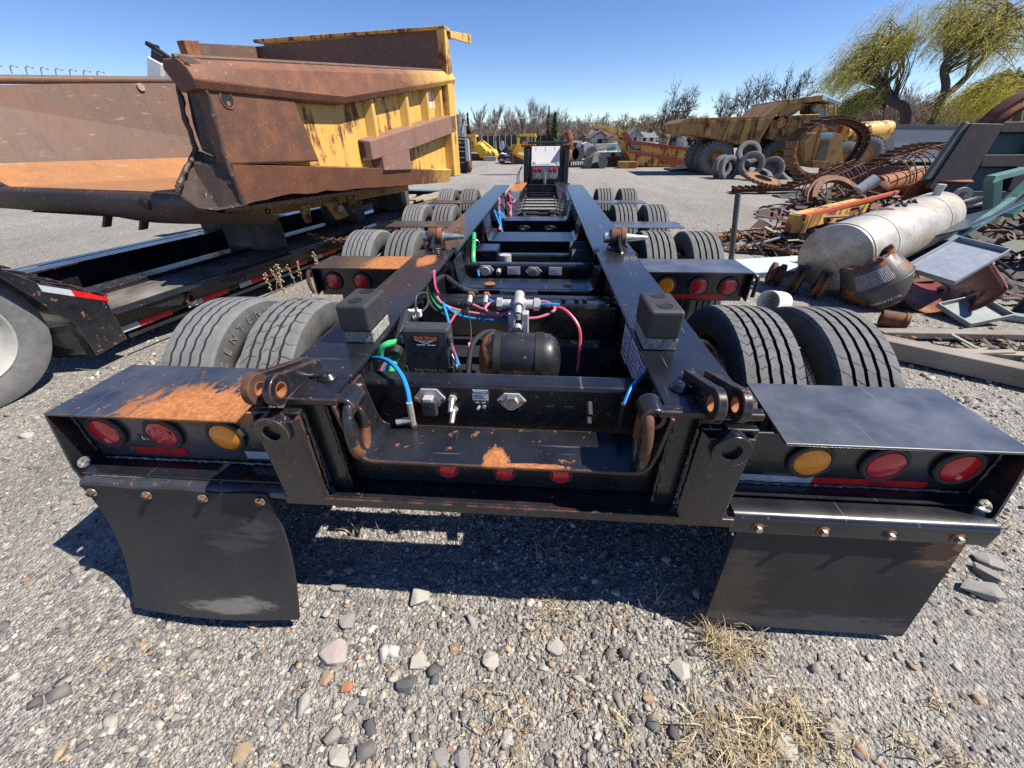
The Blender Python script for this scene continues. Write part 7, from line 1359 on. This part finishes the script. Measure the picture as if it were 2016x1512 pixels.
def hillwood(name,n,xr,yr,label,cols,sz,hh):
    # tree sized clumps of twigs
    tx=RNG.uniform(*xr,n); ty=RNG.uniform(*yr,n); tz=hillz(tx,ty); k=100; H=RNG.uniform(*hh,n)
    a=RNG.uniform(0,6.283,(n,k)); r=RNG.uniform(0,1,(n,k))**.6; q=RNG.uniform(.02,1,(n,k)); R_=H[:,None]*.38*np.sin(q*2.9)*r; X=tx[:,None]+R_*np.cos(a); Yy=ty[:,None]+R_*np.sin(a); Zz=tz[:,None]+q*H[:,None]
    c_=np.stack([X,Yy,Zz],2).reshape(-1,3); m_=len(c_); d=RNG.normal(0,.9,(m_,3)); d[:,2]+=.5; L=sz*.55*RNG.uniform(.5,1.5,m_); W=L*.13; s=np.stack([np.ones(m_),RNG.normal(0,.4,m_),RNG.normal(0,.4,m_)],1)
    v=np.stack([c_-s*W[:,None],c_+s*W[:,None],c_+d*L[:,None]],1).reshape(-1,3); cc=np.repeat(np.array(cols)[RNG.integers(0,len(cols),n)]*RNG.uniform(.7,1.25,(n,1)),k*3,0); return tag(mesh_np(name,v,np.arange(3*m_).reshape(-1,3),M['twigs'],col=cc),label,'wood',kind='stuff')
hillwood('hill_wood',900,(c.x-120,c.x+120),(150,300),'bare brown woodland covering the distant hill',[tuple(v*.72 for v in c_) for c_ in BR+OL],1.3,(4,8.5))
hillwood('pine_wood',90,(c.x+8,c.x+40),(235,262),'dark green pines on top of the distant hill',[(.04,.06,.025),(.055,.075,.03)],1.3,(5,9))
# ================================================================ willows
M['willow']=vcol('willow_leaf',.8,.25,20,.25)
def translucent(m,k):
    t=m.node_tree; b=t.nodes['Principled BSDF']; out=t.nodes['Material Output']; tr=t.nodes.new('ShaderNodeBsdfTranslucent'); mx=t.nodes.new('ShaderNodeMixShader'); mx.inputs[0].default_value=k
    t.links.new(b.inputs['Base Color'].links[0].from_socket,tr.inputs[0]); t.links.new(b.outputs[0],mx.inputs[1]); t.links.new(tr.outputs[0],mx.inputs[2]); t.links.new(mx.outputs[0],out.inputs[0])
translucent(M['willow'],.5)
def willow(label,trunks,crown,n,Y,cols,sweep=(-.5,-.72),L=(1.1,2.7)):
    o=atY(*trunks[0][0][:2],Y); e=empty('willow_tree',(o.x,Y,0),label=label,cat='tree',group='willow trees'); O=V((o.x,Y,0)); g=random.Random(len(label)); limbs=[]
    for t in trunks:
        P=[atY(px,py,Y+dy)-O for px,py,dy,_ in t]; 
        if t is trunks[0] or t[0][3]>.25: P[0].z=min(P[0].z,0)
        S=spline(P,5); rs=np.interp(np.linspace(0,1,len(S)),np.linspace(0,1,len(t)),[q[3] for q in t]); MB().tube(S,list(rs),8).build('trunk' if t is trunks[0] else 'limb',bark_d,e,True); limbs+=S[len(S)//2:]
    # secondary branches fan out into the crown
    cr=[(atY(px,py,Y)-O,rx_/pxm(Y),rz_/pxm(Y)) for px,py,rx_,rz_ in crown]; m=MB(); tips=[]
    for k in range(160):
        s=g.choice(limbs); cc,rx_,rz_=g.choice(cr); a=g.uniform(0,6.283); q=cc+V((rx_*math.cos(a)*g.random()**.5,g.uniform(-1,1)*rx_*.5,rz_*math.sin(a)*g.random()**.5))
        mid=s.lerp(q,.5)+V((g.gauss(0,.25),g.gauss(0,.25),.35)); B_=spline([s,mid,q],4); m.tube(B_,[.055-.045*i/(len(B_)-1) for i in range(len(B_))],4,False); tips+=B_[3:]
    m.build('twigs',bark_d,e,True)
    n_seg=6; tp=np.array([tuple(t) for t in tips]); idx=RNG.integers(0,len(tp),n); s0=tp[idx]+RNG.normal(0,.22,(n,3)); 
    # part of the strands start anywhere in the crown
    ci=RNG.integers(0,len(cr),n//2); aa=RNG.uniform(0,6.283,n//2); rr=RNG.random(n//2)**.5
    cx=np.array([tuple(c_[0]) for c_ in cr])[ci]; s0[:n//2]=cx+np.stack([np.array([c_[1] for c_ in cr])[ci]*rr*np.cos(aa),RNG.uniform(-1,1,n//2)*1.6,np.array([c_[2] for c_ in cr])[ci]*rr*np.sin(aa)],1)
    ln=RNG.uniform(*L,n)*RNG.uniform(.5,1,n); dirx=sweep[0]+RNG.normal(0,.24,n); w_=RNG.uniform(.006,.016,n); pts=[]
    for k in range(n_seg+1):
        t=k/n_seg; pts.append(s0+np.stack([ln*dirx*(t**.8),RNG.normal(0,.02,n)+ln*.1*t*RNG.normal(0,1,n)*.2,ln*(.10*t+sweep[1]*t**1.5)],1))
    P_=np.stack(pts,1); wv=np.stack([np.ones(n)*.8,RNG.normal(0,.5,n),np.ones(n)*.5],1)[:,None,:]*(w_[:,None]*np.ones(n_seg+1))[:,:,None]
    v=np.stack([P_-wv,P_+wv],2).reshape(n,-1,3); nv=2*(n_seg+1); f0=np.array([(2*k,2*k+1,2*k+3,2*k+2) for k in range(n_seg)]); f=(f0[None]+nv*np.arange(n)[:,None,None]).reshape(-1,4); cc=np.array(cols)[RNG.integers(0,len(cols),n)]*RNG.uniform(.7,1.3,(n,1)); mesh_np('crown',v.reshape(-1,3),f,M['willow'],e,np.repeat(cc,nv,0))
    # narrow leaves along every strand
    kl=7; tt=RNG.uniform(.05,1,(n,kl))*n_seg; i0=np.minimum(tt.astype(int),n_seg-1); fr=(tt-i0)[:,:,None]; ar=np.arange(n)[:,None]; c0=P_[ar,i0]*(1-fr)+P_[ar,i0+1]*fr; dd=P_[ar,i0+1]-P_[ar,i0]; dd/=np.linalg.norm(dd,axis=2)[:,:,None]+1e-9
    dd=dd+RNG.normal(0,.55,dd.shape); dd/=np.linalg.norm(dd,axis=2)[:,:,None]; c0=c0.reshape(-1,3)+RNG.normal(0,.03,(n*kl,3)); dd=dd.reshape(-1,3); sd=np.cross(dd,RNG.normal(0,1,dd.shape)); sd/=np.linalg.norm(sd,axis=1)[:,None]+1e-9; LL=RNG.uniform(.07,.15,(n*kl,1)); v=np.stack([c0,c0+dd*LL*.5+sd*LL*.13,c0+dd*LL,c0+dd*LL*.5-sd*LL*.13],1).reshape(-1,3)
    mesh_np('leaves',v,np.arange(4*n*kl).reshape(-1,4),M['willow'],e,np.repeat(np.repeat(cc,kl,0)*RNG.uniform(.8,1.2,(n*kl,1)),4,0)); return e
WC=[(.62,.56,.14),(.72,.64,.18),(.50,.50,.12),(.78,.68,.24)]
willow('willow tree with a bent dark trunk, left of the two, yellow green strands blown left',[[(1792,252,0,.34),(1783,222,0,.30),(1752,198,0,.24),(1738,172,0,.18)],[(1738,172,0,.16),(1746,140,0,.13),(1752,110,0,.09),(1750,80,.3,.05)],[(1740,168,0,.15),(1768,142,.4,.12),(1780,110,.6,.08),(1795,80,.8,.05)],[(1736,168,0,.12),(1712,164,-.3,.09),(1690,158,-.5,.05)]],[(1725,95,50,40),(1768,52,46,34),(1690,125,36,32),(1780,80,30,30),(1665,150,20,20)],2000,34,WC)
willow('taller willow tree with forked dark trunks at the upper right',[[(1836,252,0,.30),(1850,205,0,.25),(1862,170,0,.22),(1858,135,0,.19),(1872,96,0,.15),(1862,50,.2,.08)],[(1858,190,0,.22),(1890,165,.3,.19),(1935,115,.6,.15),(1985,60,.8,.10),(2016,30,1,.06)],[(1872,98,0,.12),(1900,75,.4,.09),(1920,45,.5,.05)],[(1905,150,.4,.12),(1915,95,.2,.09),(1930,60,.1,.05)]],[(1880,40,50,34),(1930,25,60,38),(1990,40,60,45),(1965,80,50,30),(2060,60,60,70),(1895,8,50,30)],2300,33,WC)
willow('low bright willow clump at the right above the brown hull',[[(2030,250,0,.25),(2010,180,0,.2),(2000,150,0,.14)],[(1975,252,0,.12),(1955,215,0,.08),(1940,190,0,.05)]],[(1930,185,35,22),(1960,178,30,18),(1985,170,40,25)],1500,30,[(.62,.54,.10),(.66,.56,.12),(.5,.48,.1)],(-.45,-.7),(1.2,2.4))
willow('thin green willow hanging in front of the bank left of the bent trunk',[[(1745,252,0,.08),(1742,215,0,.06),(1728,185,0,.04)]],[(1700,195,28,14),(1680,205,24,12)],900,36,[(.16,.2,.05),(.25,.27,.06)],(-.5,-.6),(1.0,2.2))
# ================================================================ dry grass and weeds
M['straw']=vcol('dry_straw',.8,.25,30,.25); translucent(M['straw'],.2)
def straw(tufts,label,name='dry_grass'):
    vs=[];cs=[];fs=[];b=0; pal=np.array([(.62,.50,.30),(.52,.41,.23),(.70,.60,.40),(.40,.30,.16)])
    for (x,y,n,L,R_,flat) in tufts:
        n=max(8,int(n*.5))
        a=RNG.uniform(0,6.283,n); ln=L*RNG.uniform(.35,1.1,n); bx=x+RNG.normal(0,R_*.45,n); by=y+RNG.normal(0,R_*.45,n); lean=RNG.uniform(.35,1.5,n)*flat; n=n; w_=RNG.uniform(.0009,.0026,n); segs=4; curl=RNG.normal(0,.7,n); P=[]
        for k in range(segs+1):
            t=k/segs; th=np.clip(lean*(.35+.9*t),0,1.62); aa=a+curl*t; P.append(np.stack([bx+ln*t*np.sin(th)*np.cos(aa),by+ln*t*np.sin(th)*np.sin(aa),np.maximum(.004,ln*t*np.cos(th)+.006)],1))
        P=np.stack(P,1); s=np.stack([-np.sin(a),np.cos(a),np.zeros(n)],1)[:,None,:]*(w_[:,None]*np.linspace(1,.25,segs+1)[None,:])[:,:,None]; v=np.stack([P-s,P+s],2).reshape(n,-1,3); nv=2*(segs+1); f0=np.array([(2*k,2*k+1,2*k+3,2*k+2) for k in range(segs)]); vs.append(v.reshape(-1,3)); fs.append((f0[None]+b+nv*np.arange(n)[:,None,None]).reshape(-1,4)); b+=n*nv; cs.append(np.repeat(pal[RNG.integers(0,4,n)]*RNG.uniform(.7,1.25,(n,1)),nv,0))
    return tag(mesh_np(name,np.concatenate(vs),np.concatenate(fs),M['straw'],col=np.concatenate(cs)),label,'grass',kind='stuff')
def tz(px,py): p=atZ(px,py,0); return p.x,p.y
T=[]
for px,py,n,L,R_,fl in((1400,1260,170,.13,.05,1.0),(1440,1290,120,.13,.05,1.0),(1370,1225,60,.09,.04,.9),(1480,1270,70,.11,.04,1.0),(1500,1455,200,.13,.09,1.2),(1570,1420,120,.12,.08,1.2),(1440,1480,150,.12,.09,1.2),(1380,1420,80,.11,.07,1.2),(1640,1480,120,.11,.08,1.2),(1330,1500,90,.10,.08,1.2),(1850,1395,40,.08,.03,1.1),(1800,1480,60,.11,.05,1.1),(1880,1510,50,.10,.05,1.1),(1080,1190,60,.07,.05,1.1),(1110,1215,70,.07,.06,1.2),(1060,1240,40,.07,.05,1.2),(880,1010,50,.10,.08,1.0),(760,1075,30,.10,.06,.8),(700,1060,24,.10,.08,.7),(930,1030,40,.09,.08,1.),(1090,1100,24,.09,.06,.7),(1120,1075,20,.08,.08,.7),(1300,1190,50,.08,.07,1.),(1960,1080,60,.08,.06,1.1),(1990,1040,50,.08,.06,1.),(1000,1420,50,.09,.08,1.3),(960,1390,30,.09,.08,1.3),(1160,1380,60,.08,.12,1.3),(1230,1250,50,.07,.10,1.3),(1010,1505,60,.09,.08,1.3),(880,1200,24,.06,.1,1.3),(1450,1380,120,.08,.2,1.35),(1560,1500,160,.09,.2,1.35),(1200,1480,90,.08,.2,1.35)): x,y=tz(px,py); T.append((x,y,n,L,R_,fl))
straw(T,'dry straw coloured grass tufts scattered over the gravel')
# tall dead weeds between the two trailers
def weed(px,py,h,label,sd):
    x,y=tz(px,py); e=empty('dead_weed',(x,y,0),label=label,cat='weed',group='dead weeds between the trailers'); g=random.Random(sd); wm_=bpy.data.materials.get('weed_stem') or plain('weed_stem',(.36,.26,.15),.85,0,.2)
    for k in range(g.randint(2,4)):
        d=V((g.gauss(0,.12),g.gauss(0,.12),1)); S=spline([(0,0,0),d*h*.5+V((g.gauss(0,.02),0,0)),d*h*g.uniform(.8,1)],4); MB().tube(S,.0035,4).build('stem',wm_,e); top_=S[-1]; m=MB()
        for j in range(14): q=top_-d.normalized()*(.012*j)+V((g.gauss(0,.008),g.gauss(0,.008),0)); m.obox(q,(.012,.012,.010),(g.random(),g.random(),g.random()))
        m.build('seed_head',wm_,e)
for k,(px,py,h,lb) in enumerate(((565,640,.62,'leftmost tall dead weed with seed head by the second left fender'),(590,625,.55,'tall dead weed second from the left by the fender'),(600,600,.5,'dead weed close to the corner of the second left fender'),(650,590,.60,'dead weed right behind the second left fender corner'))): weed(px,py,h,lb,k)
x,y=tz(612,650); straw([(x,y,160,.22,.10,.6),(x-.15,y+.1,100,.2,.08,.6)],'pale dry grass clump beside the second left fender')
